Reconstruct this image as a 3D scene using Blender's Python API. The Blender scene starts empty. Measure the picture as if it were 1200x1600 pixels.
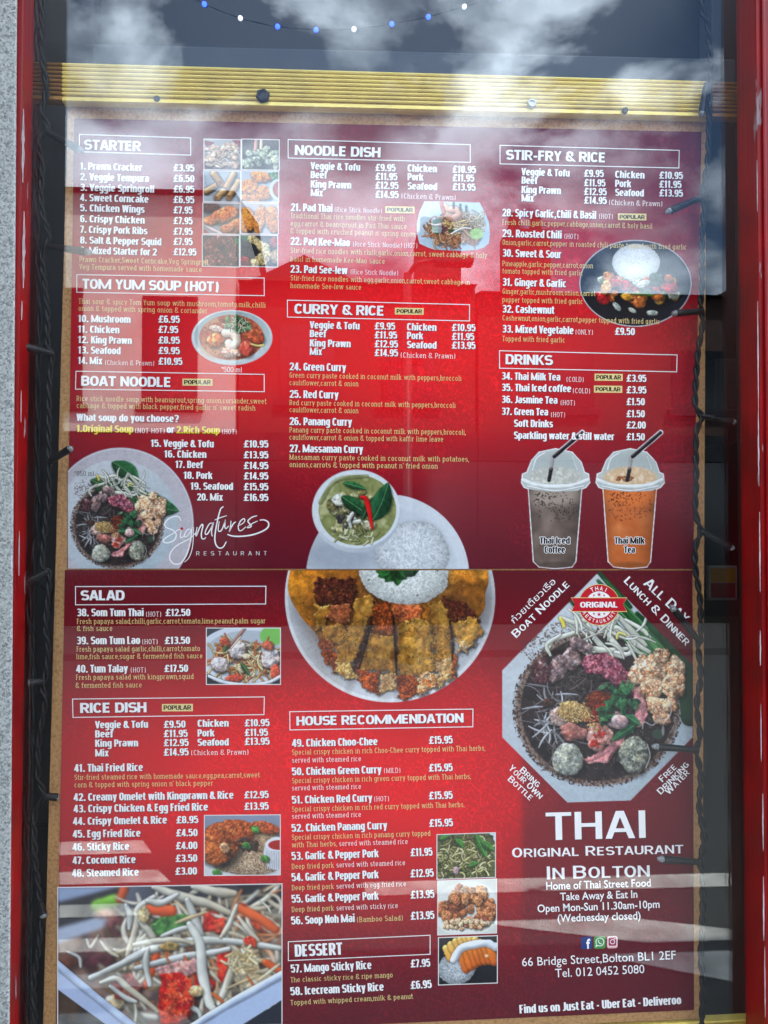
import bpy, bmesh, math, random
import numpy as np
from mathutils import Vector, Matrix
R = math.radians
rnd = random.Random(7)

# ------------------------------------------------------------------ camera
sc = bpy.context.scene
W0, H0, F0 = 1200.0, 1600.0, 1200.0            # photograph size and focal length in its pixels
CAM = Vector((0.0, -0.73, 1.50))
cam_data = bpy.data.cameras.new('camera')
cam = bpy.data.objects.new('camera', cam_data)
sc.collection.objects.link(cam)
sc.camera = cam
cam.location = CAM
cam.rotation_euler = (R(90 + 1.25), 0, R(-3.2))
cam_data.sensor_fit = 'VERTICAL'
cam_data.sensor_height = 36.0
cam_data.sensor_width = 27.0
cam_data.lens = 36.0 * F0 / H0
cam_data.clip_start = 0.01
cam_data.clip_end = 500
CR = cam.rotation_euler.to_matrix()

# ------------------------------------------------------------------ sky, sun, exposure
SUN_EL, SUN_AZ = 56.0, 25.0                    # sun stands behind the shop, high, a little to its right
world = bpy.data.worlds.new('World')
sc.world = world
world.use_nodes = True
nt = world.node_tree
nt.nodes.clear()
def wn(t, **k):
    n = nt.nodes.new(t)
    for a, b in k.items():
        setattr(n, a, b)
    return n
wout = wn('ShaderNodeOutputWorld'); wbg = wn('ShaderNodeBackground')
sky = wn('ShaderNodeTexSky'); sky.sky_type = 'NISHITA'; sky.sun_disc = False; sky.ozone_density = 4.0; sky.dust_density = 0.3
sky.sun_elevation = R(SUN_EL); sky.sun_rotation = R(SUN_AZ)
tc = wn('ShaderNodeTexCoord'); mp = wn('ShaderNodeMapping')
mp.inputs['Scale'].default_value = (1, 1, 1.7)
mp.inputs['Location'].default_value = (3.1, 0.4, -0.05)
cn = wn('ShaderNodeTexNoise'); cn.inputs['Scale'].default_value = 3.6; cn.inputs['Detail'].default_value = 9
cn.inputs['Roughness'].default_value = 0.56; cn.inputs['Distortion'].default_value = 0.25
cr = wn('ShaderNodeValToRGB')
cr.color_ramp.elements[0].position = 0.39; cr.color_ramp.elements[0].color = (0, 0, 0, 1)
cr.color_ramp.elements[1].position = 0.50; cr.color_ramp.elements[1].color = (1, 1, 1, 1)
cn2 = wn('ShaderNodeTexNoise'); cn2.inputs['Scale'].default_value = 5.5; cn2.inputs['Detail'].default_value = 6
cr2 = wn('ShaderNodeValToRGB')
cr2.color_ramp.elements[0].position = 0.36; cr2.color_ramp.elements[0].color = (2.6, 3.4, 4.6, 1)
cr2.color_ramp.elements[1].position = 0.66; cr2.color_ramp.elements[1].color = (24, 27, 31, 1)
cmx = wn('ShaderNodeMix', data_type='RGBA')
L = nt.links.new
L(tc.outputs['Generated'], mp.inputs['Vector']); L(mp.outputs[0], cn.inputs['Vector']); L(mp.outputs[0], cn2.inputs['Vector'])
L(cn.outputs['Fac'], cr.inputs['Fac']); L(cn2.outputs['Fac'], cr2.inputs['Fac'])
L(cr.outputs['Color'], cmx.inputs['Factor']); L(sky.outputs['Color'], cmx.inputs['A']); L(cr2.outputs['Color'], cmx.inputs['B'])
L(cmx.outputs['Result'], wbg.inputs['Color']); wbg.inputs['Strength'].default_value = 0.10
L(wbg.outputs[0], wout.inputs['Surface'])

sun_data = bpy.data.lights.new('sun', 'SUN')
sun = bpy.data.objects.new('sun', sun_data); sc.collection.objects.link(sun)
sun_data.energy = 4.0; sun_data.angle = R(0.5); sun_data.color = (1.0, 0.95, 0.87)
_d = Vector((math.sin(R(SUN_AZ)) * math.cos(R(SUN_EL)), math.cos(R(SUN_AZ)) * math.cos(R(SUN_EL)), math.sin(R(SUN_EL))))
sun.rotation_euler = (-_d).to_track_quat('-Z', 'Y').to_euler()
sun.location = (2, 4, 12)

sc.view_settings.view_transform = 'Standard'
sc.view_settings.look = 'None'
sc.view_settings.gamma = 1.0
sc.view_settings.use_curve_mapping = False
sc.view_settings.exposure = 1.6
sc.cycles.max_bounces = 10
sc.cycles.transparent_max_bounces = 16

# ------------------------------------------------------------------ helpers
def pt(px, py, Y):
    """photograph pixel -> world point on the plane y = Y (parallel to the shop window)"""
    d = CR @ Vector(((px - W0 / 2) / F0, -(py - H0 / 2) / F0, -1.0))
    return CAM + d * ((Y - CAM.y) / d.y)
_CRn = np.array(CR)
def pts_np(px, py, Y):
    px = np.asarray(px, float); py = np.asarray(py, float)
    d = np.stack([(px - W0 / 2) / F0, -(py - H0 / 2) / F0, -np.ones_like(px)], -1) @ _CRn.T
    t = (Y - CAM.y) / d[..., 1]
    return np.array(CAM) + d * t[..., None]

def tag(o, label=None, cat=None, group=None, kind=None):
    if label: o['label'] = label
    if cat: o['category'] = cat
    if group: o['group'] = group
    if kind: o['kind'] = kind
    return o
def empty(name, loc):
    o = bpy.data.objects.new(name, None); sc.collection.objects.link(o)
    o.location = loc; o.empty_display_size = 0.02
    return o
def link_mesh(name, me, mat, parent=None):
    o = bpy.data.objects.new(name, me); sc.collection.objects.link(o)
    if mat is not None and not me.materials: me.materials.append(mat)
    if parent is not None:
        o.parent = parent
    return o
def wloc(o):
    v = Vector((0, 0, 0))
    while o is not None:
        v += o.location; o = o.parent
    return v
def mesh_obj(name, verts, faces, mat, parent=None, smooth=False, origin=None):
    """verts in world space; the object gets its own origin at their middle"""
    v = np.asarray(verts, float)
    org = (v.min(0) + v.max(0)) / 2 if origin is None else np.array(origin)
    me = bpy.data.meshes.new(name)
    me.from_pydata((v - org).tolist(), [], faces)
    if smooth:
        me.polygons.foreach_set('use_smooth', [True] * len(me.polygons))
    me.update()
    o = link_mesh(name, me, mat, parent)
    o.location = Vector(org.tolist()) - (wloc(parent) if parent is not None else Vector((0, 0, 0)))
    return o
def prism(name, a, b, mat, parent=None, bevel=0.0):
    """box between two corners"""
    (x0, y0, z0), (x1, y1, z1) = a, b
    bm = bmesh.new()
    bmesh.ops.create_cube(bm, size=1.0)
    for v in bm.verts:
        v.co = Vector((v.co.x * (x1 - x0), v.co.y * (y1 - y0), v.co.z * (z1 - z0)))
    if bevel:
        bmesh.ops.bevel(bm, geom=bm.edges[:], offset=bevel, segments=2, affect='EDGES', profile=0.6)
    me = bpy.data.meshes.new(name); bm.to_mesh(me); bm.free()
    o = link_mesh(name, me, mat, parent)
    o.location = Vector(((x0 + x1) / 2, (y0 + y1) / 2, (z0 + z1) / 2)) - (wloc(parent) if parent is not None else Vector((0, 0, 0)))
    return o
def slab(name, quad, Yf, Yb, mat, parent=None, bevel=0.0):
    """panel whose front corners are given in photograph pixels at depth Yf, going back to Yb"""
    f = [pt(x, y, Yf) for x, y in quad]
    n = len(f)
    v = [tuple(p) for p in f] + [(p.x, Yb, p.z) for p in f]
    fc = [list(range(n - 1, -1, -1)), list(range(n, 2 * n))] + [[i, (i + 1) % n, n + (i + 1) % n, n + i] for i in range(n)]
    o = mesh_obj(name, v, fc, mat, parent)
    bm = bmesh.new(); bm.from_mesh(o.data)
    bmesh.ops.recalc_face_normals(bm, faces=bm.faces)
    if bevel:
        bmesh.ops.bevel(bm, geom=bm.edges[:], offset=bevel, segments=2, affect='EDGES', profile=0.6)
    bm.to_mesh(o.data); bm.free()
    return o
def spline(P, n=8):
    P = [np.array(p, float) for p in P]
    if len(P) < 3: 
        return [P[0] + (P[-1] - P[0]) * i / n for i in range(n + 1)]
    Q = [2 * P[0] - P[1]] + P + [2 * P[-1] - P[-2]]
    out = []
    for i in range(1, len(Q) - 2):
        p0, p1, p2, p3 = Q[i - 1:i + 3]
        for k in range(n):
            t = k / n
            out.append(0.5 * (2 * p1 + (p2 - p0) * t + (2 * p0 - 5 * p1 + 4 * p2 - p3) * t * t + (3 * p1 - p0 - 3 * p2 + p3) * t ** 3))
    out.append(P[-1])
    return out
def tube_geo(path, rad, seg=8, caps=True):
    path = [Vector([float(c) for c in p]) for p in path]
    V, Fc = [], []
    rads = rad if isinstance(rad, (list, tuple)) else [rad] * len(path)
    up = Vector((0, 1, 0))
    for i, p in enumerate(path):
        t = (path[min(i + 1, len(path) - 1)] - path[max(i - 1, 0)]).normalized()
        a = t.cross(up)
        if a.length < 1e-3: a = t.cross(Vector((1, 0, 0)))
        a.normalize(); b = t.cross(a).normalized()
        for k in range(seg):
            an = 2 * math.pi * k / seg
            V.append(tuple(p + (a * math.cos(an) + b * math.sin(an)) * rads[i]))
    for i in range(len(path) - 1):
        for k in range(seg):
            k2 = (k + 1) % seg
            Fc.append([i * seg + k, i * seg + k2, (i + 1) * seg + k2, (i + 1) * seg + k])
    if caps:
        Fc.append(list(range(seg - 1, -1, -1)))
        Fc.append([(len(path) - 1) * seg + k for k in range(seg)])
    return V, Fc

# ------------------------------------------------------------------ materials
def lin(c):
    c = np.asarray(c, float) / 255.0
    return np.where(c <= 0.04045, c / 12.92, ((c + 0.055) / 1.055) ** 2.4)
def L4(c):
    return tuple(lin(c).tolist()) + (1.0,)
MATS = {}
def mat(name, col=(128, 128, 128), rough=0.5, metal=0.0, spec=0.5, emit=None, estr=0.0):
    if name in MATS: return MATS[name]
    m = bpy.data.materials.new(name); m.use_nodes = True
    b = m.node_tree.nodes['Principled BSDF']
    b.inputs['Base Color'].default_value = L4(col)
    b.inputs['Roughness'].default_value = rough
    b.inputs['Metallic'].default_value = metal
    b.inputs['Specular IOR Level'].default_value = spec
    if emit:
        b.inputs['Emission Color'].default_value = L4(emit); b.inputs['Emission Strength'].default_value = estr
    MATS[name] = m
    return m
def nodes(m):
    n = m.node_tree.nodes; l = m.node_tree.links
    return n, l, n['Principled BSDF']
def noise_mat(name, stops, scale, rough=0.5, detail=4, bump=0.0, metal=0.0, stretch=(1, 1, 1), spec=0.5, rrange=None, coord='Object', bscale=None):
    """colour ramp over noise, with optional bump and roughness variation"""
    m = mat(name, (128, 128, 128), rough, metal, spec)
    n, l, b = nodes(m)
    t = n.new('ShaderNodeTexCoord'); mpn = n.new('ShaderNodeMapping'); mpn.inputs['Scale'].default_value = stretch
    no = n.new('ShaderNodeTexNoise'); no.inputs['Scale'].default_value = scale; no.inputs['Detail'].default_value = detail
    rp = n.new('ShaderNodeValToRGB')
    while len(rp.color_ramp.elements) < len(stops): rp.color_ramp.elements.new(0.5)
    for e, (p, c) in zip(rp.color_ramp.elements, stops):
        e.position = p; e.color = L4(c)
    l.new(t.outputs[coord], mpn.inputs['Vector']); l.new(mpn.outputs[0], no.inputs['Vector'])
    l.new(no.outputs['Fac'], rp.inputs['Fac']); l.new(rp.outputs['Color'], b.inputs['Base Color'])
    if bump:
        bn = n.new('ShaderNodeBump'); bn.inputs['Strength'].default_value = bump; bn.inputs['Distance'].default_value = 0.002
        if bscale:
            n2 = n.new('ShaderNodeTexNoise'); n2.inputs['Scale'].default_value = bscale; n2.inputs['Detail'].default_value = 3
            l.new(mpn.outputs[0], n2.inputs['Vector']); l.new(n2.outputs['Fac'], bn.inputs['Height'])
        else:
            l.new(no.outputs['Fac'], bn.inputs['Height'])
        l.new(bn.outputs['Normal'], b.inputs['Normal'])
    if rrange:
        mr = n.new('ShaderNodeMapRange'); mr.inputs['To Min'].default_value = rrange[0]; mr.inputs['To Max'].default_value = rrange[1]
        l.new(no.outputs['Fac'], mr.inputs['Value']); l.new(mr.outputs[0], b.inputs['Roughness'])
    return m
def print_mat(name):
    """printed paper under a satin laminate: ink colour from the print stored on the sheet, faint paper grain"""
    m = mat(name, (255, 255, 255), 0.5, 0, 0.10)
    n, l, b = nodes(m)
    a = n.new('ShaderNodeAttribute'); a.attribute_name = 'ink'
    l.new(a.outputs['Color'], b.inputs['Base Color'])
    t = n.new('ShaderNodeTexCoord'); no = n.new('ShaderNodeTexNoise'); no.inputs['Scale'].default_value = 9.0; no.inputs['Detail'].default_value = 2
    bn = n.new('ShaderNodeBump'); bn.inputs['Strength'].default_value = 0.25; bn.inputs['Distance'].default_value = 0.004
    l.new(t.outputs['Object'], no.inputs['Vector']); l.new(no.outputs['Fac'], bn.inputs['Height']); l.new(bn.outputs['Normal'], b.inputs['Normal'])
    return m
def ink_mat(name, col):
    return mat(name, col, 0.5, 0, 0.12)
M_PRINT = print_mat('printed_paper')
M_WHITE = ink_mat('white_ink', (244, 241, 241))
M_CREAM = ink_mat('pale_yellow_ink', (226, 200, 132))
M_PINK = ink_mat('pale_pink_ink', (244, 220, 218))
M_YELLOW = ink_mat('yellow_ink', (245, 215, 60))
M_BLACK = ink_mat('black_ink', (22, 20, 20))
M_TAG = ink_mat('cream_tag_ink', (232, 208, 140))
M_RED = ink_mat('badge_red_ink', (196, 22, 38))
M_SHADOW = ink_mat('dark_shadow_ink', (70, 8, 16))

# depths (metres, away from the street)
Y_GLASS = 0.0
Y_PAPER = 0.034
Y_PHOTO = Y_PAPER - 0.00015
Y_TSHADOW = Y_PAPER - 0.00026
Y_TEXT = Y_PAPER - 0.00040
# ------------------------------------------------------------------ print shop: paints the flat food pictures onto the sheets
_tab = np.random.RandomState(3).rand(64, 64)
def vnoise(x, y, seed=0):
    x = x + seed * 17.31; y = y + seed * 9.73
    xi = np.floor(x).astype(int); yi = np.floor(y).astype(int)
    fx = x - xi; fy = y - yi
    fx = fx * fx * (3 - 2 * fx); fy = fy * fy * (3 - 2 * fy)
    a = _tab[yi % 64, xi % 64]; b = _tab[yi % 64, (xi + 1) % 64]
    c = _tab[(yi + 1) % 64, xi % 64]; d = _tab[(yi + 1) % 64, (xi + 1) % 64]
    return (a * (1 - fx) + b * fx) * (1 - fy) + (c * (1 - fx) + d * fx) * fy
def fbm(x, y, seed=0, o=3):
    s = 0; a = 0.5; t = 0
    for i in range(o):
        s = s + a * vnoise(x * 2 ** i, y * 2 ** i, seed + i * 3); t += a; a *= 0.55
    return s / t
def ramp(cols, t):
    cols = np.array(cols, float) / 255.0
    if len(cols) == 1: return np.broadcast_to(cols[0], t.shape + (3,))
    t = np.clip(t, 0, 1) * (len(cols) - 1)
    i = np.clip(np.floor(t).astype(int), 0, len(cols) - 2); f = (t - i)[..., None]
    return cols[i] * (1 - f) + cols[i + 1] * f
LX, LY, LZ = -0.42, -0.60, 0.68
_sd = [0]
class Cv:
    """canvas; drawing coordinates are 'crop' pixels: photo_px = o + crop_px / s"""
    def __init__(c, ox, oy, s, x0, y0, x1, y1, bg=(128, 128, 128), pitch=1.0):
        c.ox, c.oy, c.s = ox, oy, s
        st = s * pitch
        c.w = int(round((x1 - x0) / st)) + 1; c.h = int(round((y1 - y0) / st)) + 1
        c.xs = np.linspace(x0, x1, c.w); c.ys = np.linspace(y0, y1, c.h)
        c.st = (x1 - x0) / (c.w - 1)
        c.X, c.Y = np.meshgrid(c.xs, c.ys)
        c.rgb = np.empty((c.h, c.w, 3)); c.rgb[:] = np.array(bg) / 255.0
        c.al = np.ones((c.h, c.w))
        c.k = st                                   # one photograph pixel in crop units
    def win(c, x0, y0, x1, y1):
        i0, i1 = np.searchsorted(c.xs, [x0, x1]); j0, j1 = np.searchsorted(c.ys, [y0, y1])
        if i1 - i0 < 1 or j1 - j0 < 1: return None
        return slice(j0, j1), slice(i0, i1)
    def put(c, sl, col, a):
        a = a[..., None]
        c.rgb[sl] = c.rgb[sl] * (1 - a) + np.clip(col, 0, 1) * a
    def blob(c, cx, cy, rx, ry, ang=0, cols=((200, 180, 150),), wob=.2, bump=.6, ns=None, spec=.12, sh=.4, seed=None, amb=.48, dome=.6, soft=1.5, cn=None):
        if seed is None: _sd[0] += 1; seed = _sd[0] % 997
        m = max(rx, ry) * 1.5 + 4 * c.k
        sl = c.win(cx - m, cy - m, cx + m, cy + m)
        if sl is None: return
        X, Y = c.X[sl], c.Y[sl]
        ns = ns or max(min(rx, ry) * .35, 1.3 * c.k)
        ca, sa = math.cos(R(ang)), math.sin(R(ang))
        def rr(dx, dy, g=1.0):
            u = ((X - cx - dx) * ca + (Y - cy - dy) * sa) / (rx * g); v = (-(X - cx - dx) * sa + (Y - cy - dy) * ca) / (ry * g)
            r = np.sqrt(u * u + v * v) + 1e-6
            th = 1 + wob * 2 * (fbm(u / r * 1.6 + 5, v / r * 1.6 + 5, seed, 3) - .5)
            return r / th
        mr = min(rx, ry)
        if sh:
            d2 = rr(.12 * mr + c.k * .4, .2 * mr + c.k * .6, 1.12)
            c.rgb[sl] *= (1 - sh * np.clip((1.12 - d2) * 3, 0, 1))[..., None]
        d = rr(0, 0)
        a = np.clip((1 - d) * mr / (c.k * soft) + .5, 0, 1)
        h = np.sqrt(np.clip(1 - np.clip(d, 0, 1) ** 2, 0, 1)) * mr * dome
        nz = fbm(X / ns, Y / ns, seed, 3)
        h = h * .8 + bump * ns * .75 * nz
        if h.shape[0] < 2 or h.shape[1] < 2: return
        gy, gx = np.gradient(h, c.st)
        il = 1 / np.sqrt(gx * gx + gy * gy + 1)
        lam = np.clip((-gx * LX - gy * LY + LZ) * il, 0, 1)
        cn_ = cn or ns * 1.5
        col = c.mottle(cols, X, Y, cn_, seed)
        col = col * (amb + .16 + (1.12 - amb) * lam)[..., None] * (.72 + .34 * np.clip(nz * 2 - .3, 0, 1))[..., None] + (spec * np.clip((lam - .72) * 3.6, 0, 1) ** 3 * np.clip(nz * 3 - 1.2, 0, 1))[..., None]
        c.put(sl, col, a)
    def mottle(c, cols, X, Y, q, seed, fine=1.0):
        t = (fbm(X / q, Y / q, seed + 31, 4) - .5) * 1.7 + (fbm(X / (c.k * 3.2), Y / (c.k * 3.2), seed + 57, 3) - .5) * .9 * fine + .5
        col = ramp(cols, t)
        f = vnoise(X / (c.k * 1.25), Y / (c.k * 1.25), seed + 71) - .5; g = fbm(X / (c.k * 7), Y / (c.k * 7), seed + 83, 2) - .5
        return col * (1 + .26 * fine * f + .5 * g)[..., None] * (1 + g[..., None] * np.array([.10, 0, -.14]))
    def speck(c, cx, cy, rx, ry, inner, ns, thr, col, a=.8, seed=1, soft=8):
        """fine irregular specks in a ring (inner..1) of an ellipse"""
        d = np.hypot((c.X - cx) / rx, (c.Y - cy) / ry)
        n_ = fbm(c.X / ns, c.Y / ns, seed, 3)
        band = np.clip((d - inner) * soft, 0, 1) * np.clip((1 - d) * soft, 0, 1)
        al = np.clip((n_ - thr + .12 * (band - 1)) * 14, 0, 1) * (band > 0) * a
        c.rgb = c.rgb * (1 - al[..., None]) + np.array(col) / 255. * al[..., None]
    def rice(c, cx, cy, rx, ry, lo=(176, 180, 176), hi=(238, 240, 236), gl=4.4, gw=1.35, wob=.07, seed=3, sh=.35, cols=None):
        m = max(rx, ry) * 1.3
        sl = c.win(cx - m, cy - m, cx + m, cy + m)
        if sl is None: return
        X, Y = c.X[sl], c.Y[sl]
        u, v = (X - cx) / rx, (Y - cy) / ry; r = np.hypot(u, v) + 1e-6
        d = r / (1 + wob * 2 * (fbm(u / r * 2 + 3, v / r * 2 + 3, seed) - .5) + .05 * (fbm(X / (c.k * 3), Y / (c.k * 3), seed + 1, 2) - .5))
        if sh: c.rgb[sl] *= (1 - sh * np.clip((1.1 - d) * 5, 0, 1))[..., None]
        best = np.zeros(X.shape)
        for i in range(7):
            a = math.pi * i / 7 + .3; ca, sa = math.cos(a), math.sin(a); L_, w_ = gl * c.k, gw * c.k
            p, q = (X * ca + Y * sa) / L_, (-X * sa + Y * ca) / w_
            g = vnoise(p + i * 7.7, q + i * 3.1, seed + i) * (.75 + .25 * vnoise(X / (c.k * 8), Y / (c.k * 8), seed + 20 + i))
            best = np.maximum(best, g)
        t = np.clip((best - .52) * 2.6, 0, 1)[..., None]
        col = (np.array(lo) * (1 - t) + np.array(hi) * t) / 255.
        if cols is not None: col = col * ramp(cols, (fbm(X / (c.k * 3), Y / (c.k * 3), seed + 40, 3) - .5) * 1.9 + .5)
        shd = 1.03 - .20 * np.clip(d, 0, 1) ** 3 + .10 * (-u * .4 - v * .7) * np.clip(d, 0, 1)
        c.put(sl, col * shd[..., None], np.clip((1 - d) * min(rx, ry) / (c.k * 1.4) + .5, 0, 1))
    def strand(c, P, w, col, col2=None, sh=.35, taper=0.0, spec=.1, n=5, edge=.7, a=1.0):
        S = np.array(spline(P, n)); w2 = w / 2
        m = w2 + 3 * c.k + w * .5
        sl = c.win(S[:, 0].min() - m, S[:, 1].min() - m, S[:, 0].max() + m, S[:, 1].max() + m)
        if sl is None: return
        X, Y = c.X[sl], c.Y[sl]
        best = np.full(X.shape, 1e9); sgx = np.zeros(X.shape); sgy = np.zeros(X.shape); tt = np.zeros(X.shape)
        for i in range(len(S) - 1):
            ax, ay = S[i]; bx, by = S[i + 1]
            dx, dy = bx - ax, by - ay; l2 = dx * dx + dy * dy + 1e-9
            t = np.clip(((X - ax) * dx + (Y - ay) * dy) / l2, 0, 1)
            ex = X - ax - t * dx; ey = Y - ay - t * dy
            d = np.sqrt(ex * ex + ey * ey)
            u = d < best
            best = np.where(u, d, best); sgx = np.where(u, ex, sgx); sgy = np.where(u, ey, sgy); tt = np.where(u, (i + t) / (len(S) - 1), tt)
        ww = w2 * (1 - taper * np.abs(2 * tt - 1) ** 2) * (1 + .28 * (vnoise(tt * max(len(P), 3) * 2.2, tt * 0 + .3, int(abs(S[0, 1])) % 40) - .5))
        if sh:
            c.rgb[sl] *= (1 - sh * np.clip((ww * 1.25 + c.k * 1.1 - best) / (w2 * .5 + c.k * 1.2), 0, 1))[..., None]
        al = np.clip((ww - best) / c.k + .5, 0, 1) * a
        q = np.clip(best / np.maximum(ww, 1e-6), 0, 1)
        nx = sgx / np.maximum(best, 1e-6) * q; ny = sgy / np.maximum(best, 1e-6) * q
        lam = np.clip(nx * LX + ny * LY + LZ * np.sqrt(np.clip(1 - q * q, 0, 1)), 0, 1)
        b = np.array(col, float) / 255.0
        b = b if col2 is None else b * (1 - tt[..., None]) + np.array(col2, float) / 255.0 * tt[..., None]
        cc = b * (edge + (1.15 - edge) * lam)[..., None] + (spec * lam ** 12)[..., None]
        cc = cc * (1 + .22 * (fbm(X / (w * 1.1 + c.k * 4), Y / (w * 1.1 + c.k * 4), int(S[0, 0]) % 50, 2) - .5))[..., None]
        cc = cc * (1 + .03 * (vnoise(X / (c.k * 1.4), Y / (c.k * 1.4), 5) - .5))[..., None]
        c.put(sl, cc, al)
    def patch(c, P, cols, bump=.6, ns=14, spec=.12, warp=.35, sh=.4, depth=14, amb=.5, cn=None, seed=None, soft=1.2, fine=1.0):
        """irregular piece of food: warped outline, lumpy surface, rounded edge"""
        if seed is None: _sd[0] += 1; seed = _sd[0] % 997
        P = np.array(P, float); m = 14 * c.k
        sl = c.win(P[:, 0].min() - m, P[:, 1].min() - m, P[:, 0].max() + m, P[:, 1].max() + m)
        if sl is None: return
        X, Y = c.X[sl], c.Y[sl]
        if X.shape[0] < 2 or X.shape[1] < 2: return
        wl = 9 * c.k; wx = X + warp * wl * 2.2 * (fbm(X / wl, Y / wl, seed + 7, 3) - .5); wy = Y + warp * wl * 2.2 * (fbm(X / wl, Y / wl, seed + 19, 3) - .5)
        sd = polyalpha(wx, wy, P, c.k, True)
        if sh:
            sd2 = polyalpha(wx - 2.2 * c.k, wy - 2.8 * c.k, P, c.k, True)
            c.rgb[sl] *= (1 - sh * np.clip((sd2 + 3.5 * c.k) / (6 * c.k), 0, 1))[..., None]
        al = np.clip(sd / (c.k * soft) + .5, 0, 1)
        nz = fbm(X / ns, Y / ns, seed, 4)
        h = np.sqrt(np.clip(sd, 0, depth) / depth) * depth * .55 + bump * ns * .75 * nz
        gy, gx = np.gradient(h, c.st)
        lam = np.clip((-gx * LX - gy * LY + LZ) / np.sqrt(gx * gx + gy * gy + 1), 0, 1)
        q = cn or ns * 1.6
        col = c.mottle(cols, X, Y, q, seed, fine)
        col = col * (amb + .16 + (1.10 - amb) * lam)[..., None] * (.74 + .32 * np.clip(nz * 2 - .3, 0, 1))[..., None] + (spec * np.clip((lam - .72) * 3.6, 0, 1) ** 3 * np.clip(nz * 3 - 1.2, 0, 1))[..., None]
        c.put(sl, col, al)
    def blur(c, n, mask=None):
        b = c.rgb.copy()
        for _ in range(n):
            b = (b + np.roll(b, 1, 0) + np.roll(b, -1, 0)) / 3; b = (b + np.roll(b, 1, 1) + np.roll(b, -1, 1)) / 3
        mk = 1.0 if mask is None else mask[..., None]
        c.rgb = c.rgb * (1 - mk) + b * mk
    def poly(c, P, col, a=1.0, nz=0.0, ns=6, seed=1, cols=None, mask=None):
        P = np.array(P, float)
        sl = c.win(P[:, 0].min() - 2 * c.k, P[:, 1].min() - 2 * c.k, P[:, 0].max() + 2 * c.k, P[:, 1].max() + 2 * c.k)
        if sl is None: return
        X, Y = c.X[sl], c.Y[sl]
        al = polyalpha(X, Y, P, c.k) * a
        cc = ramp(cols, (fbm(X / ns, Y / ns, seed) - .5) * 1.8 + .5) if cols else np.broadcast_to(np.array(col, float) / 255.0, X.shape + (3,))
        if nz: cc = cc * (1 + nz * (fbm(X / ns, Y / ns, seed + 5)[..., None] - .5) * 2)
        c.put(sl, cc, al)
    def ell(c, cx, cy, rx, ry, col, a=1.0, ang=0, grad=None, soft=1.0, cols=None, ns=8, seed=2):
        m = max(rx, ry) + 3 * c.k * soft
        sl = c.win(cx - m, cy - m, cx + m, cy + m)
        if sl is None: return
        X, Y = c.X[sl], c.Y[sl]
        ca, sa = math.cos(R(ang)), math.sin(R(ang))
        u = ((X - cx) * ca + (Y - cy) * sa) / rx; v = (-(X - cx) * sa + (Y - cy) * ca) / ry
        d = np.sqrt(u * u + v * v)
        al = np.clip((1 - d) * min(rx, ry) / (c.k * soft) + .5, 0, 1) * a
        cc = ramp(cols, (fbm(X / ns, Y / ns, seed) - .5) * 1.9 + .5) if cols else np.broadcast_to(np.array(col, float) / 255.0, X.shape + (3,))
        if grad is not None:
            t = np.clip((u * grad[1] + v * grad[2]) * .5 + .5, 0, 1)[..., None]
            cc = cc * (1 - t) + np.array(grad[0], float) / 255.0 * t
        c.put(sl, cc, al)
    def leaf(c, p0, p1, w, col, vein=(120, 165, 110), bend=0.0, sh=.35, seed=None, dark=.6):
        if seed is None: _sd[0] += 1; seed = _sd[0] % 997
        p0 = np.array(p0, float); p1 = np.array(p1, float)
        D = p1 - p0; ln = math.hypot(*D); D /= ln; N = np.array([-D[1], D[0]])
        m = w + 3 * c.k + abs(bend)
        sl = c.win(min(p0[0], p1[0]) - m, min(p0[1], p1[1]) - m, max(p0[0], p1[0]) + m, max(p0[1], p1[1]) + m)
        if sl is None: return
        X, Y = c.X[sl], c.Y[sl]
        t = ((X - p0[0]) * D[0] + (Y - p0[1]) * D[1]) / ln
        s = (X - p0[0]) * N[0] + (Y - p0[1]) * N[1]
        tc_ = np.clip(t, 0, 1)
        s = s - bend * 4 * tc_ * (1 - tc_)
        hw = w / 2 * np.sin(np.pi * tc_ ** .85) ** .8 * (1 + .12 * (fbm(t * 9, s * 0 + 1, seed) - .5))
        if sh:
            c.rgb[sl] *= (1 - sh * np.clip((hw * 1.15 + c.k * 1.5 - np.abs(s - c.k)) / (c.k * 3), 0, 1) * ((t > -.02) & (t < 1.02)))[..., None]
        a = np.clip((hw - np.abs(s)) / c.k + .5, 0, 1) * ((t > 0) & (t < 1))
        q = s / np.maximum(hw, 1e-6)
        f = (1.0 - .35 * q) * (dark + .55 * fbm(X / (w * .2), Y / (w * .2), seed + 2))
        f = f * (1 - .16 * np.abs(np.sin((t * ln + np.abs(s) * -.9) / max(w * .13, 2.2 * c.k) * np.pi)) ** 4)
        cc = np.array(col, float) / 255.0 * f[..., None]
        vn = np.clip(1 - np.abs(s) / (c.k * .9), 0, 1) * .8
        cc = cc * (1 - vn[..., None]) + np.array(vein, float) / 255.0 * vn[..., None]
        c.put(sl, cc, a)
    def grains(c, cx, cy, rx, ry, n, ln, w, cols, ang=None, sh=.25, seed=1, spread=180, spec=.1, ed=1.0):
        r_ = random.Random(seed)
        for i in range(n):
            t = r_.uniform(0, 2 * math.pi); q = math.sqrt(r_.random()) ** ed
            x = cx + rx * q * math.cos(t); y = cy + ry * q * math.sin(t)
            an = R((ang or 0) + r_.uniform(-spread, spread)); l = ln * r_.uniform(.6, 1.2)
            col = np.array(r_.choice(cols)) * r_.uniform(.88, 1.08)
            dx, dy = math.cos(an) * l / 2, math.sin(an) * l / 2
            c.strand([(x - dx, y - dy), (x + dx, y + dy)], w, col, sh=sh, n=1, spec=spec)
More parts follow.
